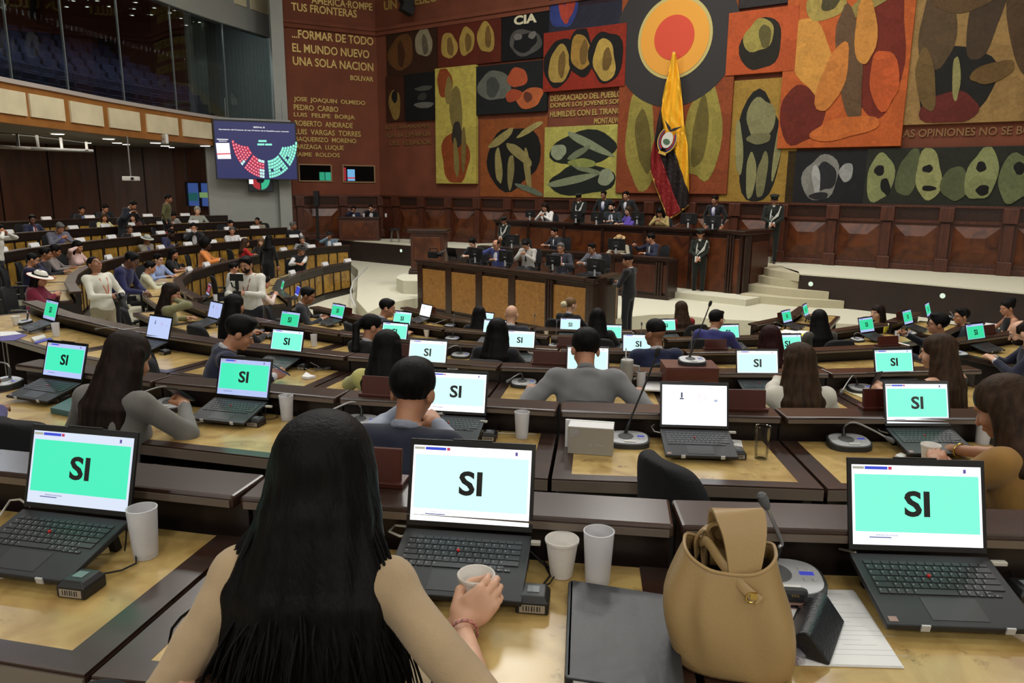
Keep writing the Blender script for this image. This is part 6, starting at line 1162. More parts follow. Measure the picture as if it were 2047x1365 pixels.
# hand targets relative to the hip: right hand, left hand, hand shapes
POSE=dict(desk=((.14,.38,.29),(-.14,.38,.29),'relax','relax'),type=((.09,.43,.32),(-.09,.43,.32),'relax','relax'),phone=((.05,.30,.40),(-.06,.30,.38),'grip','grip'),phoneR=((.10,.33,.36),(-.18,.34,.28),'grip','relax'),chin=((.05,.19,.56),(-.12,.34,.29),'fist','relax'),chinL=((.14,.34,.29),(-.05,.19,.56),'relax','fist'),clasp=((.03,.24,.55),(-.03,.24,.55),'fist','fist'),cross=((-.08,.24,.30),(.08,.26,.27),'relax','relax'),
  lap=((.10,.25,.16),(-.10,.25,.16),'relax','relax'),down=((.25,.06,-.03),(-.25,.06,-.03),'relax','relax'),guard=((.04,.22,.08),(-.03,.24,.06),'relax','relax'),cam=((.08,.30,.22),(-.10,.26,.18),'grip','grip'),gimbal=((.10,.30,.22),(-.06,.30,.26),'grip','grip'),up=((.22,.42,.46),(-.16,.36,.29),'grip','relax'),upL=((.14,.36,.29),(-.16,.40,.48),'relax','grip'),reach=((.42,.42,.36),(.30,.48,.34),'relax','relax'),face=((.10,.16,.62),(-.10,.28,.34),'relax','relax'),camup=((.08,.22,.60),(-.08,.22,.58),'grip','grip'),wide=((.34,.30,.30),(-.34,.30,.30),'relax','relax'))
PROTO={}
def legs_proto(sit):
    if sit in PROTO: return PROTO[sit]
    P=[];Sh=[]
    for s in (-1,1):
        if sit: a,b,c=(s*.09,.0,.50),(s*.11,.42,.50),(s*.11,.40,.09)
        else: a,b,c=(s*.09,0,.93),(s*.1,.02,.5),(s*.1,-.01,.08)
        P+=[rc(a,b,.092,.066,.03),rc(b,c,.064,.048,.02)]; Sh.append(sdf([rc((c[0],c[1]-.03,.045),(c[0],c[1]+.14,.035),.042,.036,.02),rc((c[0],c[1],.05),(c[0],c[1],.11),.042,.04,.02)],.014,(),[((0,0,-1),-.002)]))
    P.append(el((0,0,.5 if sit else .93),(.165,.13,.12),k=.04)); PROTO[sit]=(np_mesh('trousers',[sdf(P,.024)]),[np_mesh('shoe',[q]) for q in Sh]); return PROTO[sit]
SHOE=mat('shoe_leather',(16,15,15),.35)
def fit_left(x,y,hz):
    """bench row and distance at which a seated head at this height sits just behind its desk"""
    best=None
    for dpt in np.arange(9,29,.15):
        q=CC+ray(x,y)*dpt
        for r,Cv in LWC.items():
            A=np.array([(c.x,c.y) for c in Cv]); i=int(np.argmin(((A-q[:2])**2).sum(1))); t=A[min(i+1,60)]-A[max(i-1,0)]; t/=np.linalg.norm(t); d=q[:2]-A[i]; back=-(d@np.array([-t[1],t[0]])); along=abs(d@t)
            sc_=(q[2]-LZ[r])/hz; e=abs(sc_-1)*4+abs(back-.72)+along*2
            if best is None or e<best[0]: best=(e,r,float(dpt))
    return best[1],best[2]
NPEOPLE=[0]
def person(label,x,y,z,yaw=None,pose='desk',f=0,skin='m',top=(30,32,40),style='suit',hair='short',hc='k',lean=6,turn=0,nod=8,tilt=0,sit=True,s=1.0,vox=.02,front=0,shirt=(200,200,205),tie=None,trs=(24,25,30),ex=(),chr=True,face=0,hands=None,long_len=.3,roll=0,pos=None,lw=0,hw=None,ew=None,hup=None,hdir=None,dep=None,sleeve=.93,hvol=1.0,pang=.9):
    zf=ROWZ[z] if isinstance(z,str) and not lw else (LZ[z] if isinstance(z,str) else z)
    hip=np.array([0,0,.50 if sit else .93]); L=math.radians(lean); RL=Rx(-L); U=lambda p: hip+RL@np.array(p,float)
    sw=.158 if f else .178; tn=math.radians(turn); RH=RL@Rz(0)@Rz(tn)@Rx(-math.radians(nod)+L*.75)@Ry(math.radians(tilt))
    neckb=U((0,-.012,.50)); hc_=neckb+RL@np.array([0,.028,.0])+np.array([0,0,.0])+RH@np.array([0,.012,.150])
    Hd=lambda p: hc_+RH@np.array(p,float)
    topz=Hd((0,-.02,.125)); 
    ht=topz*s
    if lw and dep is None and sit: r_,dep=fit_left(x,y,topz[2]); zf=LZ[r_]
    if dep: p=atr(x,y,dep); s=min(1.14,max(.86,(p.z-zf)/topz[2])); ht=topz*s
    zt=zf+ht[2]; p=(at(x,y,zt) if not dep else p) if pos is None else Vector(pos)
    yw=radial(p) if yaw is None else (radial(p)+math.radians(yaw[0]) if isinstance(yaw,tuple) else math.radians(yaw))
    off=Rz(yw)@np.array([ht[0],ht[1],0]); base=Vector((p.x-off[0],p.y-off[1],zf)) if pos is None else p
    root=thing('person',label,'person',base,yw); root.scale=(s,s,s)
    R_,L_,hr,hl=hands or POSE[pose]
    tl=lambda w_: Rz(-yw)@(np.array(w_)-np.array(base))/s
    shR,shL=U((sw,-.012,.455)),U((-sw,-.012,.455)); aL=(.285,.255) if not f else (.265,.24)
    hipz=lambda q: hip+np.array(q,float)
    eR,hR=ik(shR,hipz(R_),*aL,(1,-.35,-.75)); eL,hL=ik(shL,hipz(L_),*aL,(-1,-.35,-.75))
    if hw:
        if hw[0] is not None: eR,hR=ik(shR,tl(hw[0]),*aL,(1,-.35,-.75))
        if hw[1] is not None: eL,hL=ik(shL,tl(hw[1]),*aL,(-1,-.35,-.75))
    if ew:
        if ew[0] is not None: eR=tl(ew[0])
        if ew[1] is not None: eL=tl(ew[1])
    def hm(kind,e,h,side):
        V,F=HANDS[kind]; yv=h-e; yv/=np.linalg.norm(yv); up=np.array([0,0,1.]) if abs(yv[2])<.8 else np.array([0,-1.,0]); 
        if kind in('grip',): up=np.array([side*1.,-.2,.35])
        if hup and side>0: up=np.array(hup,float)
        if hdir and side>0: yv=np.array(hdir,float); yv/=np.linalg.norm(yv)
        zv=up-yv*(up@yv); zv/=np.linalg.norm(zv); xv=np.cross(yv,zv); Rm=np.stack([xv,yv,zv],1); V2=V*np.array([side,1,1])*(.93 if f else 1.0); V2=V2@Rm.T+h; return (V2,F if side>0 else F[:,::-1])
    g=.9 if f else 1
    body=[el(hip+[0,0,.04],(.15,.115,.13),k=.05),el(U((0,.0,.17)),(.135*g,.1,.16),RL,k=.06),el(U((0,.005,.345)),(.158*g,.108,.17),RL,k=.06),rc(shR,shL,.055*g,.055*g,.05),rc(U((0,-.02,.46)),Hd((0,-.03,-.085)),.052*g,.048*g,.03),rc(shR,eR,.046*g,.037*g,.03),rc(eR,hR,.036*g,.0255*g,.02),rc(shL,eL,.046*g,.037*g,.03),rc(eL,hL,.036*g,.0255*g,.02)]
    HV,HF=HEADS[f]; hv=HV@RH.T+hc_
    bp=[sdf(body,max(vox,.016)),(hv,HF),hm(hr,eR,hR,1),hm(hl,eL,hL,-1)]
    bo=link('body',np_mesh('body',bp),SKIN[skin],root)
    # clothes
    bulk={'suit':.017,'shirt':.012,'blouse':.012,'knit':.012,'short':.012,'vest':.026,'poncho':.03,'uniform':.017,'sleeveless':.01}[style]; b=bulk
    T=[el(hip+[0,-.005,.03],(.16+b,.125+b,.13),k=.05),el(U((0,.0,.17)),(.14*g+b,.104+b,.17),RL,k=.06),el(U((0,.005,.345)),(.162*g+b,.112+b*.9,.165),RL,k=.06),rc(U((sw,-.012,.448)),U((-sw,-.012,.448)),.052*g+b*.8,.052*g+b*.8,.05)]
    if f: T.append(rc(U((.07,.09,.31)),U((-.07,.09,.31)),.055,.055,.04))
    wr=lambda e,h,t: e+(h-e)*t
    if style in('suit','shirt','blouse','knit','uniform','poncho'):
        t=sleeve; T+=[rc(shR,eR,.049*g+b*.6,.042*g+b*.5,.03),rc(shL,eL,.049*g+b*.6,.042*g+b*.5,.03)]
        if t>.2: T+=[rc(eR,wr(eR,hR,t),.04*g+b*.5,.030*g+b*.4,.02),rc(eL,wr(eL,hL,t),.04*g+b*.5,.030*g+b*.4,.02)]
        if style=='suit' and not f: T+=[el(U((sw*.93,-.012,.468)),(.075,.07,.045),RL,k=.03),el(U((-sw*.93,-.012,.468)),(.075,.07,.045),RL,k=.03)]
    elif style=='short': T+=[rc(shR,wr(shR,eR,.62),.05*g+b,.052*g+b,.03),rc(shL,wr(shL,eL,.62),.05*g+b,.052*g+b,.03)]
    if style=='poncho': T+=[rc(U((0,-.02,.45)),U((.26,.06,.12)),.1,.12,.08),rc(U((0,-.02,.45)),U((-.26,.06,.12)),.1,.12,.08)]
    sub=[]; 
    if style in('suit','uniform'): T.append(el(U((0,-.03,.485)),(.085*g,.07,.035),RL,k=.03))
    if style=='vest': T+=[el(U((0,-.02,.47)),(.13*g,.085,.042),RL,k=.03)]
    if style in('shirt','blouse'): T.append(rc(U((0,-.02,.46)),U((0,-.016,.50)),.066*g,.06*g,.02))
    if style=='suit' and front: sub=[el(U((0,.15,.36)),(.052,.09,.17),RL@Rx(.12))]
    cm=cloth(top,'knit' if style=='knit' else ('suit' if style in('suit','uniform','vest') else 'shirt'))
    tp=link({'suit':'suit_jacket','shirt':'shirt','blouse':'blouse','knit':'sweater','short':'short_sleeve_top','vest':'vest','poncho':'poncho','uniform':'uniform_jacket','sleeveless':'sleeveless_top'}[style],np_mesh('top',[sdf(T,vox,sub,(),(lambda X,Y,Z:.0035*np.sin(X*21+Z*17+np.sin(Z*31+X*9)*1.3)*np.sin(Y*25+Z*23+X*13)) if vox<.018 else None)]),cm,root)
    if style in('suit','uniform','vest'):
        zc=RL@np.array([0,.28,1.]); zc/=np.linalg.norm(zc); Sh=[]; collar=sdf([rc(U((0,-.022,.46)),U((0,-.014,.56)),.059*g,.055*g,.01)],.009,(),[(tuple(-zc),-float(zc@U((0,-.02,.506)))),(tuple(zc),float(zc@U((0,-.02,.538))))])
        if front: Sh+=[el(U((0,.012,.33)),(.15*g,.115,.17),RL,k=.04)]
        if style=='vest': Sh+=[el(U((0,.0,.33)),(.13*g,.09,.15),RL,k=.02)]
        if style=='vest': Sh+=[rc(wr(shR,eR,.15),eR,.054*g,.047*g,.03),rc(eR,wr(eR,hR,.93),.044*g,.035*g,.02),rc(wr(shL,eL,.15),eL,.054*g,.047*g,.03),rc(eL,wr(eL,hL,.93),.044*g,.035*g,.02)]
        else: 
            for e_,h_ in ((eR,hR),(eL,hL)): Sh.append(rc(wr(e_,h_,.90),wr(e_,h_,.97),.036*g,.034*g,.01))
        link('shirt',np_mesh('shirt',[collar,sdf(Sh,max(.014,vox*.8))]),cloth(shirt,'shirt'),root)
        if tie: MB().tube([U((0,.085,.475)),U((0,.127,.44)),U((0,.132,.36)),U((0,.134,.22))],[.014,.012,.02,.026],6).build('tie',cloth(tie,'shirt'),root,smooth=True)
    me,sh=legs_proto(sit); link('trousers',me,cloth(trs),root)
    for q in sh: link('shoe',q,SHOE,root)
    # hair
    hm_=HAIRC[hc]; HM=M4(RH,hc_)
    if hair in('long','pony','shoulder'):
        if hair=='pony':
            st=[el(Hd((0,-.016,.045)),(.084,.105,.088),RH,k=.02)]; q=[Hd((0,-.11,.05)),Hd((0,-.15,.0)),U((0,-.15,.42)),U((.02,-.14,.26))]
            st+=[rc(q[0],q[1],.025,.034,.02),rc(q[1],q[2],.034,.036,.02),rc(q[2],q[3],.034,.012,.02)]; cut=[]
            fcut=RH@np.array([0,.8,-.6])
        else:
            st=[el(Hd((0,-.018,.045)),(.087*hvol,.108*hvol,.09*hvol),RH,k=.02)]; ll=long_len if hair=='long' else .04; fcut=RH@np.array([0,.8,-.6]); rr=random.Random(int(x*7+y))
            for i in range(-4,5):
                a=i/4*1.55; sx,sy=math.sin(a),-math.cos(a); p0=Hd((sx*.068*hvol,sy*.075*hvol-.01,.03)); p1=Hd((sx*.082*hvol,sy*.088*hvol-.01,-.06)); lowb=U((sx*(.10+.015*abs(i%2))*hvol**1.6,-.095+.05*abs(sx)**3+ (.06 if abs(i)==4 else 0),.42)); end=U((sx*(.115)*hvol**2.6,-.125+.06*abs(sx)**2+(.11 if abs(i)==4 else 0),.42-ll+rr.uniform(-.05,.05)-(0 if abs(i)<3 else -.06)))
                st+=[rc(p0,p1,.034,.03,.012),rc(p1,lowb,.03,.034,.014),rc(lowb,end,.034,.012,.014)]
        hvv=.010 if vox<.016 else .013
        C0=hc_+RH@np.array([0,0,0]); d=fcut@C0+.022
        V,F=sdf(st,hvv,[el(Hd((0,.10,-.045)),(.062,.09,.085),RH)],[],lambda X,Y,Z:.0009*np.sin(np.arctan2(X-hc_[0],-(Y-hc_[1]))*34))
        link('hair',np_mesh('hair',[(V,F)]),hm_,root)
    elif hair and hair!='bald': link('hair',hair_head(hair),hm_,root,M=HM)
    # faces
    if face:
        eb=HB.setdefault('eyew',MB().lathe([(0,-.0065),(.008,-.005),(.012,0),(.008,.005),(0,.0065)],10).me('eye',True)); ib=HB.setdefault('iris',MB().lathe([(0,-.0055),(.0055,-.003),(.006,0),(.0055,.003),(0,.0055)],8).me('iris',True)); wb_=HB.setdefault('brow',MB().tube([(-.017,0,-.003),(-.006,.004,.002),(.008,.003,.002),(.018,-.004,-.002)],[.002,.0035,.004,.002],6).me('eyebrow',True)); lm=HB.setdefault('lips',MB().tube([(-.022,-.006,0),(-.01,.001,.002),(0,.002,0),(.01,.001,.002),(.022,-.006,0)],[.0015,.005,.0055,.005,.0015],6).me('lips',True))
        for sd in (-1,1):
            e=link('eye',eb,EYEW,bo,M=M4(RH,Hd((sd*.031,.0825,.006)))); link('iris',ib,EYEM,e,loc=(0,.009,0)); link('eyebrow',wb_,hm_ if hair!='bald' else HAIRC['b'],bo,M=M4(RH,Hd((sd*.033,.087,.028))))
        link('lips',lm,LIPM,bo,M=M4(RH,Hd((0,.093,-.058))))
    for e in ex:
        k=e if isinstance(e,str) else e[0]
        if k=='glasses':
            for sd in (-1,1): MB().tube([Hd((sd*.033+.024*math.cos(a),.103,.004+.019*math.sin(a))) for a in np.linspace(0,2*PI,15)[:-1]],.0024,5,True).build('glasses_rim',BLACK,root); MB().tube([Hd((sd*.057,.1,.01)),Hd((sd*.08,.0,.012))],.0024,5).build('glasses_arm',BLACK,root)
            MB().tube([Hd((-.01,.106,.006)),Hd((.01,.106,.006))],.0024,5).build('glasses_bridge',BLACK,root)
        elif k=='beard': link('beard',brd(),hm_,root,M=HM)
        elif k=='hat':
            _,c,band,br,hh=e; mt=mat('hat_%d_%d_%d'%c,c,.8,bump=.2,bs=200); Q=HM@Matrix.Rotation(-.12,4,'X'); MB().lathe([(0,hh),(.06,hh-.002),(.082,hh-.03),(.09,.055),(.09,.05)],24,sy=1.18,M=Q,cap=False).build('hat_crown',mt,root,smooth=True); MB().lathe([(.088,.05),(br,.042),(br,.048),(.088,.06)],28,sy=1.1,M=Q,cap=False).build('hat_brim',mt,root,smooth=True); MB().lathe([(.0915,.056),(.0905,.082)],24,sy=1.18,M=Q,cap=False).build('hat_band',mat('band_%d_%d_%d'%band,band,.7),root,smooth=True)
            if len(c)==3 and band==(24,24,26): MB().tube([Q@Vector((br*math.cos(a),br*1.1*math.sin(a),.045)) for a in np.linspace(0,2*PI,29)[:-1]],.005,6,True).build('hat_edge',mat('hat_red_edge',(150,50,50),.7),root)
        elif k=='cap':
            G=mat('cap_green',(26,30,26),.7); MB().lathe([(.086,.04),(.088,.075),(.118,.1),(.12,.115),(.09,.128),(0,.13)],24,sy=1.16,M=HM,cap=False).build('cap_crown',G,root,smooth=True); MB().lathe([(.0875,.042),(.0885,.066)],24,sy=1.16,M=HM,cap=False).build('cap_band',BLACK,root,smooth=True)
            P=[HM@Vector((.085*math.sin(a),.1*math.cos(a),.045)) for a in np.linspace(-1.1,1.1,9)]; Q=[HM@Vector((.09*math.sin(a),.1*math.cos(a)+.05*math.cos(a),.028)) for a in np.linspace(-1.1,1.1,9)]; MB().add(P+Q,[(i,i+1,10+i,9+i) for i in range(8)]).build('cap_visor',mat('black_gloss',(8,8,9),.08),root); MB().lathe([(.018,0),(.012,.006)],10,M=HM@Matrix.Translation((0,.118,.1))@Matrix.Rotation(-PI/2,4,'X')).build('cap_badge',GOLD,root)
        elif k=='cords':
            WC=mat('white_cord',(214,214,208),.7); a0=U((-.16,.06,.5))
            for j in range(4): MB().tube([a0+[0,0,-.01*j],U((-.12+.0*j,.145,.36-.03*j)),U((-.02+.03*j,.16,.22-.035*j)),U((.07,.155,.30-.03*j)),U((.045,.15,.43-.02*j))],.009,6).build('white_cord',WC,root,smooth=True)
            MB().tube([a0,U((-.205,.03,.40)),U((-.215,.0,.30)),U((-.19,-.02,.42))],.009,6).build('white_cord',WC,root,smooth=True)
            for sd in (-1,1): MB().bx(-.035,.035,-.05,.05,0,.012).build('epaulette',BLACK,root,M=M4(np.eye(3),U((sd*.165,-.012,.525))))
            MB().bx(-.03,.03,.0,.01,-.05,.0).build('white_collar',WC,root,M=M4(RL,U((0,.075,.53))))
            MB().tube([hip+[.17*math.cos(a),.15*math.sin(a),.1] for a in np.linspace(0,2*PI,21)[:-1]],.02,6,True).build('belt',BLACK,root)
            MB().bx(-.02,.02,-.01,.02,-.1,.04).build('white_gloves',WC,root,M=M4(np.eye(3),hR+[.02,.03,-.02]))
        elif k=='lanyard': 
            c=e[1]; lm_=mat('lanyard_%d_%d_%d'%c,c,.6)
            for sd in (-1,1): MB().tube([U((sd*.062,-.02,.515)),U((sd*.06,.1,.44)),U((sd*.025,.142,.28)),U((0,.145,.2))],.006,5).build('lanyard',lm_,root)
        elif k=='phone':
            sd=1 if len(e)<2 or e[1]>0 else -1; h=hR if sd>0 else hL; ev=eR if sd>0 else eL; d=h-ev; d/=np.linalg.norm(d); c=h+d*.08
            q=thing('phone','phone held by '+label.split(' ',1)[-1] if 0 else e[2],'phone'); Mw=Matrix.Translation(base)@Matrix.Rotation(yw,4,'Z')@Matrix.Scale(s,4)@M4(Rx(pang),c+[0,-.01,.02]); q.matrix_basis=Mw; MB().bx(-.036,.036,-.004,.004,-.075,.075).build('phone_case',BLACK,q,bevel=.004); MB().bx(-.033,.033,-.0048,-.004,-.07,.07).build('phone_screen',emis('phone_lit_%s'%(e[3] if len(e)>3 else 0),(150,170,230) if len(e)>3 else (40,50,70),.8 if len(e)>3 else .15),q)
        elif k=='earbud': MB().lathe([(0,-.01),(.008,-.004),(.008,.004),(0,.01)],8,M=HM@Matrix.Translation((.088,.008,-.01))).build('earbud',WHITEP,root)
        elif k=='scrunchie': MB().lathe([(.0,-.05),(.03,-.045),(.05,-.02),(.05,.02),(.03,.045),(0,.05)],14,M=HM@Matrix.Translation((0,-.135,.01))@Matrix.Rotation(.9,4,'X')).build('scrunchie',mat('cream_satin',(206,198,160),.4,bump=.6,bs=60),root,smooth=True)
        elif k=='scarf': MB().tube([U((-.07,-.03,.5)),U((-.06,.11,.42)),U((-.05,.14,.2))],.02,6).build('scarf',cloth(e[1]),root,smooth=True)
        elif k=='bracelet': MB().tube([hR-(hR-eR)/np.linalg.norm(hR-eR)*.03+Rx(0)@np.array([.034*math.cos(a),0,.03*math.sin(a)]) for a in np.linspace(0,2*PI,17)[:-1]],.004,6,True).build('bracelet',mat('brass',(0,0,0)),root)
    if sit and chr:
        w=base+Vector(Rz(yw)@np.array([0,-.06,0])); chair(w.x,w.y,zf,yw,'chair of the '+label)
    NPEOPLE[0]+=1
    return root,dict(U=U,Hd=Hd,hR=hR,hL=hL,eR=eR,eL=eL,base=base,yw=yw,hip=hip,RH=RH,s=s)
# ================================================================ the people, nearest first
NAVY=(30,34,56); CHAR=(38,38,42); BLK=(20,20,22)
# --- woman with long black hair in the foreground
cupw=at(948,1236,TROW['A']); wr_=cupw+Vector((-.026,-.064,.03))
r1,I=person('person with very long black hair and beige sweater, nearest the camera',650,840,'A',f=1,skin='l',top=(176,152,120),style='knit',hair='long',lean=14,nod=10,s=.96,vox=.010,long_len=.44,hvol=1.17,sleeve=.0,hw=(wr_,at(520,1420,1.74)),ew=(at(962,1405,1.758),None),hup=(.25,-.85,.35),hdir=(.65,.25,.6),hands=((.1,.3,.3),(-.12,.3,.26),'grip','relax'),hc='k')
foam((cupw.x+.004,cupw.y+.006,TROW['A']+.008),'white foam cup held in the foreground woman\'s right hand')
U,Hd=I['U'],I['Hd']; rr=random.Random(5); mb=MB()
for i in range(300):
    a=rr.uniform(-1.75,1.75); sx,sy=math.sin(a),-math.cos(a); side=abs(sx)**2
    p0=Hd((sx*.085,sy*.1-.012,rr.uniform(.03,.09))); p1=Hd((sx*.108,sy*.118-.015,-.05)); p2=U((sx*rr.uniform(.14,.19),-.1-.02*rr.random()+.07*side,.44)); ext=rr.uniform(.3,.62) if rr.random()<.8 else rr.uniform(.12,.3)
    sp=rr.uniform(.8,1.55); p3=U((sx*.19*sp+rr.uniform(-.02,.02),-.14+.09*side+rr.uniform(-.02,.02),.44-ext*.6)); p4=U((sx*.2*sp+rr.uniform(-.03,.03),-.145+.10*side+rr.uniform(-.02,.02),.44-ext*1.25))
    q=[]; Q=[p0*2-p1,p0,p1,p2,p3,p4,p4*2-p3]
    for j in range(1,5):
        for k in range(4):
            t=k/4; A,B,C_,D=Q[j-1:j+3]; q.append(.5*((2*B)+(C_-A)*t+(2*A-5*B+4*C_-D)*t*t+(3*B-A-3*C_+D)*t**3))
    q.append(p4); n=len(q); r0=rr.uniform(.0012,.0032); mb.tube(q,[r0*(.6+.8*math.sin(PI*min(1,(k+1)/n)))*(1 if k<n*.7 else (n-k)/(n*.3)+.05) for k in range(n)],5)
mb.build('loose_hair_strands',HAIRC['k'],r1,smooth=True)['kind']='stuff'
br=MB()
c=I['hR']-(I['hR']-I['eR'])*.16; d=(I['hR']-I['eR']); d/=np.linalg.norm(d); u=np.cross(d,[0,0,1]); u/=np.linalg.norm(u); v=np.cross(u,d)
MB().tube([c+(u*math.cos(a)+v*math.sin(a))*.031 for a in np.linspace(0,2*PI,21)[:-1]],.0036,6,True).build('bracelet',mat('bead_bracelet',(170,110,100),.4,var=.8,vs=200),r1)
# --- second bench
person('person in grey blazer with long dark hair holding phone at left',262,664,'B',(-4,),'phoneR',1,'m',(112,110,106),'suit','long','b',14,-6,18,vox=.012,long_len=.3,ex=[('phone',1,'black phone held by woman in grey blazer')],hw=(at(368,812,1.56),None))
person('person in navy quilted vest and checked shirt, seen from behind',828,722,'B',(-3,),'clasp',0,'m',(34,38,54),'vest','thick','k',14,0,16,vox=.012,shirt=(150,156,172),hw=(at(872,845,1.62),None))
person('person in tan blouse with wavy dark hair at right edge',1992,752,'B',(18,),'type',1,'m',(150,112,58),'short','shoulder','n',16,14,26,vox=.012,hw=(at(1893,898,1.50),None),ex=['bracelet'])
person('person in violet-blue shirt mostly outside the left edge',-62,690,'B',(-10,),'desk',0,'t',(64,58,112),'shirt','short','k',14,vox=.016,hw=(at(22,800,1.53),None))
# --- third bench
person('person in navy suit looking down at phone, profile, left of centre',488,634,'C',(-42,),'phoneR',0,'m',(32,35,60),'suit','thick','k',18,-8,22,vox=.013,face=1,hw=(at(548,752,1.27),None),ex=[('phone',1,'lit phone held by navy-suited person on third bench','a')])
person('person in pale yellow jacket with long dark hair',775,660,'C',(2,),'desk',1,'m',(186,180,112),'suit','long','k',14,-8,10,vox=.013,long_len=.3,hw=(None,at(698,765,1.25)))
person('person in grey suit bending forward, seen from behind',1172,660,'C',(2,),'wide',0,'m',(120,120,122),'suit','thick','k',26,10,22,vox=.013,s=1.06,shirt=(120,120,122))
person('person in white blazer with long light brown hair',1600,686,'C',(0,),'face',1,'m',(206,202,190),'suit','long','n',8,18,6,vox=.013,long_len=.34,hw=(None,atr(1556,752,5.15)),hands=((.14,.34,.29),(-.08,.2,.6),'relax','relax'))
person('person with long brown hair in sleeveless top raising a phone',1880,668,'C',(24,),'upL',1,'l',(40,34,28),'sleeveless','long','n',10,10,6,vox=.013,long_len=.38,hw=(at(1815,778,1.26),atr(1756,775,5.25)),pang=.3,ex=[('phone',-1,'dark phone in raised hand of sleeveless woman')])
# --- fourth bench
person('person in olive blouse with long dark hair near the left aisle',343,566,'D',(-16,),'chin',1,'m',(128,126,92),'blouse','long','b',12,-20,10,vox=.015,long_len=.24)
person('person with straight long black hair and dark jacket left of centre',468,588,'D',(-4,),'desk',1,'m',(20,20,24),'blouse','long','k',8,0,6,vox=.016,long_len=.42)
person('person with black ponytail and black jacket',742,628,'D',(-14,),'desk',1,'m',BLK,'suit','pony','k',12,-30,8,vox=.015)
person('person with long straight black hair and black blazer, centre',995,636,'D',(0,),'desk',1,'m',(24,24,30),'suit','long','k',8,0,8,vox=.015,long_len=.22)
person('young person in navy suit with faded haircut and glasses',1314,641,'D',(10,),'desk',0,'t',(32,38,66),'suit','fade','k',8,26,2,vox=.015,ex=['glasses'])
person('person with dark red hair seen from behind',1540,650,'D',(0,),'desk',1,'m',(46,20,22),'short','long','r',12,0,8,vox=.016,long_len=.26)
person('bearded person in navy suit typing at the right edge',2036,640,'D',(40,),'type',0,'l',(30,32,52),'suit','thin','b',18,0,20,vox=.016,ex=['beard'],face=1)
# --- fifth bench
person('person in charcoal suit turned right on fifth bench',617,574,'E',(-30,),'desk',0,'t',CHAR,'suit','short','k',14,-12,14,vox=.018)
person('person in navy suit wearing a white earbud',775,597,'E',(-30,),'desk',0,'m',(32,34,50),'suit','short','k',12,-28,10,vox=.018,ex=['earbud'],face=1)
person('bald person in dark suit, centre of fifth bench',1023,609,'E',(0,),'desk',0,'l',(30,34,46),'suit','bald','k',8,0,6,vox=.018)
person('person with straight black hair and black clothes right of bun-haired person',1195,616,'E',(0,),'desk',1,'m',(22,22,24),'blouse','long','k',10,0,6,vox=.018,long_len=.26)
person('person in bright blue suit with glasses looking right',1432,619,'E',(-34,),'desk',0,'m',(52,54,112),'suit','short','k',14,-22,8,vox=.018,ex=['glasses'],face=1)
person('person in dark suit with glasses raising a dark phone at right',1880,628,'E',(30,),'up',0,'m',(28,30,40),'suit','thick','k',6,12,0,vox=.019,pang=.1,ex=['glasses',('phone',1,'dark phone raised by suited person at right')],face=1)
person('person in black and white patterned blouse with black hair',1638,619,'E',(-10,),'desk',1,'m',(70,68,62),'blouse','long','k',10,-10,6,vox=.018,long_len=.3)
# --- front bench
person('person with black hair in profile facing left on front bench',958,612,'F',(26,),'desk',1,'l',(24,24,28),'blouse','long','k',10,24,6,vox=.018,long_len=.16,face=1)
person('person with blonde bun and cream scrunchie in black jacket',1140,594,'F',(-20,),'desk',1,'l',BLK,'suit','bun','y',8,-26,4,vox=.018,ex=['scrunchie'],face=1)
person('person in red blazer with long brown hair',1362,602,'F',(6,),'desk',1,'m',(134,30,34),'suit','long','n',8,4,4,vox=.018,long_len=.18)
person('person in yellow top with dark hair looking left at right block',1757,609,'F',(46,),'desk',1,'l',(196,176,40),'short','long','b',6,20,0,vox=.018,long_len=.2,face=1)
person('person in charcoal suit beyond the man raising a phone',1926,616,'F',(20,),'desk',0,'m',(32,34,42),'suit','short','k',8,16,0,vox=.02,ex=['glasses'])
person('person with black updo and bare upper back at far right',2014,600,'F',(10,),'desk',1,'m',(18,18,20),'sleeveless','updo','k',12,16,10,vox=.02)
# --- standing in the left aisle
_,I4=person('photographer in white shirt looking up with camera and orange lanyard',180,514,'E',-112,'cam',0,'t',(206,204,190),'shirt','buzz','k',-4,0,-26,sit=False,vox=.016,face=1,trs=(150,140,116),ex=[('lanyard',(190,80,40))],pos=None)
person('person in navy suit standing and leaning in the left aisle',268,504,'E',-84,'desk',0,'d',(34,36,78),'suit','short','k',22,-4,22,sit=False,vox=.016,ex=['glasses'],face=1,s=1.03,hw=None,hands=((.1,.42,.12),(-.1,.4,.1),'relax','relax'))
_,I2=person('camera operator in white sweater holding a gimbal',490,512,'E',172,'gimbal',0,'m',(220,218,208),'knit','short','k',2,0,14,sit=False,vox=.016,face=1,ex=['beard',('lanyard',(130,40,50))],trs=(40,40,48))
def held(nm,label,cat,I,pt):
    t=thing(nm,label,cat); t.matrix_basis=Matrix.Translation(I['base'])@Matrix.Rotation(I['yw'],4,'Z')@Matrix.Scale(I['s'],4)@Matrix.Translation(pt); return t
g=held('gimbal_camera','black phone gimbal rig held by camera operator in white sweater','camera',I2,(I2['hR']+I2['hL'])/2+np.array([0,.04,.0]))
MB().lathe([(.016,-.12),(.018,.08)],10).build('grip_handle',BLACK,g); MB().bx(-.1,.1,-.012,.012,.2,.3).build('phone_display',BLACK,g,bevel=.006); MB().bx(-.02,.02,-.02,.02,.08,.2).build('pivot_arm',BLACKM,g,bevel=.006); MB().tube([(.02,0,.1),(.07,0,.12),(.09,0,.18)],.012,6).build('motor_arm',BLACK,g); MB().bx(-.06,.05,.0,.05,-.02,.06).build('small_monitor',BLACKM,g,bevel=.005)
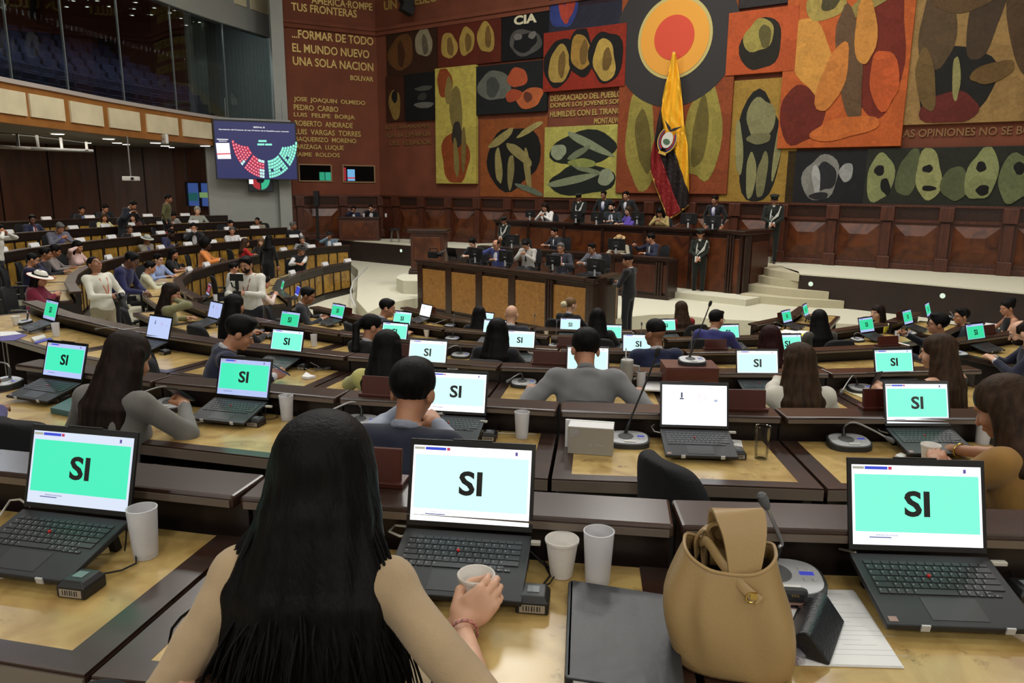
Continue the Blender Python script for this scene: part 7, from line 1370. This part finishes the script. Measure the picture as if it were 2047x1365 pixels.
def camera_prop(label,I,pt,rot):
    t=held('photo_camera',label,'camera',I,pt); q=Matrix.Rotation(rot,4,'X'); MB().bx(-.07,.07,-.04,.04,-.05,.05,q).build('camera_body',BLACK,t,bevel=.01); MB().lathe([(.035,.03),(.04,.1),(.045,.2),(.043,.21)],14,M=q@Matrix.Rotation(-PI/2,4,'X')).build('long_lens',BLACKM,t,smooth=True); MB().bx(-.03,.03,-.03,.03,.05,.08,q).build('viewfinder',BLACK,t); return t
camera_prop('black photo camera with long lens held by photographer looking up',I4,(I4['hR']+I4['hL'])/2+np.array([0,.05,.0]),-1.0)
# --- photographer in black in front of the stage
_,I3=person('photographer in black suit standing in front of the stage desk',1257,509,-.31,58,'cam',0,'t',(22,22,24),'suit','fade','k',0,10,4,sit=False,vox=.018,ex=[('lanyard',(150,150,150))],face=1)
camera_prop('black photo camera held by photographer in black suit',I3,(I3['hR']+I3['hL'])/2+np.array([0,.06,.02]),-.5)
# --- left wing, nearest rows first (yaw -90 faces right)
for a in (
 ('person in maroon poncho and white round hat, left wing',78,541,'D',-78,'phone',1,'m',(110,26,50),'poncho','long','k',dict(ex=[('hat',(224,220,210),(24,24,26),.17,.13)],turn=-14,vox=.018)),
 ('person in navy top with glasses, hand at mouth, left wing',66,505,'D',-66,'chin',0,'m',(30,30,58),'shirt','buzz','k',dict(ex=['glasses'],nod=14,face=1)),
 ('person in dark clothes behind glasses-wearing person at far left',90,494,'D',-66,'desk',0,'t',(30,28,34),'shirt','short','k',dict()),
 ('person in black and white striped top, left wing',112,490,'D',-72,'desk',1,'t',(128,120,116),'blouse','thick','k',dict(nod=18)),
 ('person in pale pink blouse with dark hair, left wing',156,481,'D',-96,'face',1,'m',(206,176,172),'blouse','long','k',dict(long_len=.16,nod=16)),
 ('person in white shirt filming at the left edge',-4,452,'C',-80,'camup',0,'m',(206,204,196),'shirt','short','k',dict(sit=False,dep=13.5)),
 ('person in navy suit with red tie, left wing',64,429,'B',-110,'desk',0,'d',(34,38,66),'suit','short','k',dict(front=1,tie=(150,30,30),turn=-30,face=1)),
 ('grey-haired person in grey suit looking down, left wing',121,446,'C',-124,'phone',0,'m',(104,104,118),'suit','short','g',dict(front=1,shirt=(96,100,160),nod=34)),
 ('person in dark suit with blue shirt, left wing outer row',163,412,'A',-130,'desk',0,'t',(26,28,36),'suit','short','k',dict(front=1,shirt=(80,110,160),face=1)),
 ('person in dark suit with white collar, left wing outer row',211,409,'A',-126,'desk',0,'m',(24,26,34),'suit','short','k',dict(front=1,nod=22,face=1)),
 ('person in cream top with shoulder-length hair, left wing',208,426,'B',-118,'desk',1,'m',(186,182,136),'blouse','shoulder','n',dict(turn=-20)),
 ('person in brown blouse with long hair, left wing',265,426,'B',-168,'desk',1,'l',(78,46,38),'blouse','long','b',dict(long_len=.12,face=1)),
 ('person in dark suit bending down behind outer row',268,402,'A',-100,'desk',0,'m',(24,28,40),'suit','short','k',dict(sit=False,lean=36,nod=24,dep=20.5)),
 ('person in olive jacket standing at the outer row',336,389,'A',-80,'down',0,'t',(84,82,50),'shirt','short','k',dict(sit=False,dep=21.5)),
 ('person in light grey jacket leaning forward, left wing',347,424,'B',-130,'desk',0,'t',(150,148,142),'suit','short','k',dict(lean=24,nod=28,front=1)),
 ('person with glasses and tied hair in dark top, left wing',259,450,'C',-140,'desk',1,'m',(30,30,36),'blouse','bun','n',dict(ex=['glasses'],nod=16,face=1)),
 ('person in beige suit and grey brimmed hat, left wing',293,470,'D',-112,'cross',0,'t',(142,136,122),'suit','short','k',dict(front=1,shirt=(90,92,130),ex=[('hat',(172,176,166),(120,124,118),.165,.14)],face=1)),
 ('dark-skinned person in navy suit looking down, left wing',345,457,'D',-84,'desk',0,'k',(44,44,76),'suit','buzz','k',dict(lean=20,nod=28)),
 ('person with dark hair and red top behind navy suit, left wing',339,446,'C',-80,'desk',1,'m',(140,34,36),'blouse','long','k',dict(long_len=.1)),
 ('bearded person in dark suit clapping hands, left wing',386,445,'C',-150,'clasp',0,'m',(26,26,30),'suit','short','k',dict(ex=['beard'],front=1,face=1)),
 ('grey-haired person in pale cardigan near the blue doorway',394,413,'A',-150,'desk',1,'l',(146,150,140),'blouse','thick','w',dict()),
 ('person in white shirt with brown hair behind orange jacket',395,462,'D',-60,'desk',0,'m',(206,206,204),'shirt','short','b',dict()),
 ('person in bright orange jacket with afro hair, left wing',412,478,'E',-76,'desk',1,'k',(216,134,70),'suit','afro','k',dict(vox=.018)),
 ('person in white shirt facing us, left wing',463,453,'D',-150,'cross',0,'m',(210,210,210),'shirt','short','g',dict(face=1,ex=[('lanyard',(70,80,120))])),
 ('person in dark suit behind white-shirted person, left wing',461,440,'C',-128,'desk',0,'m',(30,30,36),'suit','short','k',dict(nod=18,front=1)),
 ('person in beige shirt against the white wall',514,434,'C',175,'desk',0,'t',(128,120,104),'shirt','buzz','k',dict(face=1)),
 ('person in red top with long brown hair, left wing',490,476,'E',-50,'desk',1,'m',(178,36,40),'blouse','long','n',dict(long_len=.14)),
 ('smiling person with long curly hair and dark top, left wing',521,475,'E',-172,'desk',1,'l',(40,36,36),'blouse','long','y',dict(long_len=.12,face=1)),
 ('person in black standing with back to us, left wing aisle',538,470,'F',-20,'down',1,'m',(16,16,18),'blouse','long','k',dict(sit=False,dep=19.5,long_len=.1)),
 ('person in black vest and white shirt standing by white wall',585,443,'D',-160,'down',0,'t',(24,24,28),'vest','short','g',dict(sit=True,turn=60,shirt=(214,214,214))),
 ('person in grey suit touching face, left wing front rows',604,472,'E',-160,'chinL',0,'m',(140,140,142),'suit','short','g',dict(front=1,face=1)),
 ('person in dark hat and black vest stretching arms',602,490,'F',-126,'reach',0,'m',(26,26,28),'vest','short','k',dict(ex=[('hat',(52,50,46),(40,38,36),.125,.12)],shirt=(210,210,210),face=1)),
 ('person in denim jacket and cap, hand at chin',658,462,'E',-178,'chin',0,'t',(96,116,132),'suit','short','k',dict(front=1,shirt=(200,200,200),ex=[('hat',(30,28,28),(30,28,28),.1,.12)],face=1)),
 ('person in white shirt seen from behind beside the cameraman',467,524,'F',-60,'desk',0,'m',(206,208,206),'shirt','short','k',dict()),
 ('person in floral blouse with dark bun beside the cameraman',531,551,'F',-66,'phone',1,'m',(206,186,178),'blouse','bun','k',dict(nod=18)),
 ('person with glasses and light blue shirt, left wing',316,507,'E',-104,'desk',0,'l',(140,156,196),'shirt','short','k',dict(ex=['glasses'],face=1)),
 ('person in cream jacket with dark hair, left wing',301,522,'E',-62,'desk',0,'m',(196,194,170),'suit','short','k',dict(nod=16)),
 ('person in black sleeveless dress with long hair, left wing',346,496,'E',-78,'desk',1,'m',(22,22,24),'short','long','k',dict(long_len=.2,turn=-20)),
):
    lab,x,y,row,yaw,pose,f,sk,top,style,hair,hc,kw=a; kw.setdefault('vox',.02); person(lab,x,y,row,yaw,pose,f,sk,top,style,hair,hc,lw=1,**kw)
# --- side desk and stage
SW=145
for a in (
 ('person in navy suit, left of two at the small side desk',707,412,DAIS,178,'chin',0,'t',(34,38,62),'suit','short','k',dict(dep=28.2,front=1,ex=['glasses'])),
 ('person in black suit, right of two at the small side desk',741,409,DAIS,182,'chin',0,'m',(22,22,24),'suit','short','k',dict(dep=28.2,front=1)),
 ('young official in dark suit looking down, left end of front desk',943,477,.12,150,'type',0,'l',(26,28,34),'suit','thick','k',dict(front=1,tie=(60,60,70),nod=26,face=1)),
 ('official in blue suit with hand on chin at front desk',991,479,.12,150,'chin',0,'m',(58,64,116),'suit','thin','k',dict(front=1,nod=14,face=1,ex=['glasses'])),
 ('official in light grey suit and black tie looking down',1049,481,.12,152,'phone',0,'m',(166,162,156),'suit','short','k',dict(front=1,tie=(24,26,30),nod=34,ex=['glasses'],vox=.018)),
 ('grey-haired official in charcoal suit with red lanyard',1121,485,.12,160,'desk',0,'m',(50,50,58),'suit','short','g',dict(front=1,tie=(60,64,100),face=1,ex=['glasses',('lanyard',(180,40,44))])),
 ('official in grey suit with glasses looking left at front desk',1183,486,.12,128,'type',0,'t',(92,94,102),'suit','short','k',dict(front=1,tie=(60,56,80),face=1,ex=['glasses'])),
 ('fair-haired person on the middle bench behind monitors',1031,469,.2,140,'desk',1,'l',(60,50,44),'blouse','shoulder','y',dict(dep=21.6,nod=20)),
 ('person in dark suit turned left on the middle bench',1108,455,.3,124,'desk',0,'m',(34,36,44),'suit','short','k',dict(dep=20.9,front=1,tie=(24,26,34),face=1)),
 ('person in straw hat and pale shirt on the middle bench',1238,470,.2,150,'desk',0,'t',(170,160,140),'shirt','short','k',dict(dep=19.6,ex=[('hat',(178,146,98),(60,50,40),.16,.13)],nod=14)),
 ('person in navy suit holding up a lit phone',1301,466,.25,112,'up',0,'m',(32,34,56),'suit','short','k',dict(dep=18.9,front=1,tie=(60,62,70),turn=-34,face=1,ex=[('phone',1,'lit phone raised by navy-suited person on the stage','b')],pang=.1)),
 ('person in white blazer reading a phone on the upper bench',1088,405,.87,146,'phone',1,'m',(212,208,204),'suit','long','b',dict(dep=22.7,front=1,shirt=(40,40,44),nod=24,long_len=.1,face=1)),
 ('standing person in black suit with glasses behind upper bench, left one',1207,381,.87,150,'down',0,'t',(24,30,30),'suit','short','k',dict(dep=22.3,sit=False,front=1,ex=['glasses',('lanyard',(70,60,150))],face=1)),
 ('standing person in black suit behind purple-top woman',1252,382,.87,140,'down',0,'m',(28,28,30),'suit','short','k',dict(dep=22.0,sit=False,front=1,ex=[('lanyard',(80,80,100))],face=1)),
 ('bearded person in dark suit seated at the upper bench',1223,404,.87,150,'desk',0,'l',(34,40,44),'suit','short','k',dict(dep=21.5,front=1,tie=(50,70,90),ex=['beard'],face=1)),
 ('person in purple top with brown hair at the upper bench',1256,412,.87,120,'desk',1,'l',(90,70,160),'blouse','shoulder','n',dict(dep=21.2,face=1,ex=['glasses'])),
 ('person with dark hair looking down left of the flag tip',1318,416,.87,150,'phone',1,'m',(160,140,90),'blouse','long','k',dict(dep=20.6,nod=36,long_len=.1)),
 ('standing person in black suit with blue lanyard right of flag',1429,391,.87,140,'down',0,'t',(22,22,24),'suit','short','k',dict(dep=19.9,sit=False,front=1,ex=[('lanyard',(80,70,170))],face=1)),
 ('guard in dark uniform with white cords, leftmost of four',1007,436,.33,140,'guard',0,'t',(28,32,28),'uniform','short','k',dict(dep=22.3,sit=False)),
 ('guard in dark uniform with white cords behind upper bench',1157,387,.87,150,'guard',0,'t',(28,32,28),'uniform','short','k',dict(dep=23.0,sit=False)),
 ('guard in dark uniform standing on the carpet before the bench',1401,457,0,158,'guard',1,'m',(30,34,28),'uniform','short','k',dict(sit=False,vox=.016,face=1)),
 ('guard in dark uniform on the dais beside the steps',1549,389,DAIS,160,'guard',0,'t',(30,34,28),'uniform','short','k',dict(dep=19.7,sit=False,vox=.016,face=1)),
):
    lab,x,y,z,yaw,pose,f,sk,top,style,hair,hc,kw=a; kw.setdefault('vox',.02)
    if style=='uniform': kw['ex']=['cap','cords']; kw['trs']=(26,30,26); kw['shirt']=(214,214,208)
    person(lab,x,y,z,yaw,pose,f,sk,top,style,hair,hc,chr=z!=DAIS or True,**kw)
# --- empty chairs in view
for x,y,row,yaw,lab in ((1465,924,'B',(-62,),'empty black chair back rising before plain white laptop screen'),(70,890,'B',(-20,),'empty dark chair at left below violet-blue sleeve')):
    z=ROWZ[row]; p=at(x,y,z+.93); chair(p.x,p.y,z,radial(p)+math.radians(yaw[0]),lab)
for x,y,row,yaw,lab in ((222,478,'D',-100,'empty black chair beside grey-hatted person, left wing'),(598,522,'F',-130,'empty black chair before dark-hatted person'),(10,560,'D',-70,'empty black chair at the left edge behind maroon poncho'),(388,530,'F',-80,'empty black chair beside orange-jacket person')):
    z=LZ[row]; p=at(x,y,z+.95); chair(p.x,p.y,z,math.radians(yaw),lab)
p=at(1472,446,DAIS+.98); chair(p.x,p.y,DAIS,math.radians(150),'empty grey-blue chair behind the upper bench near the steps')
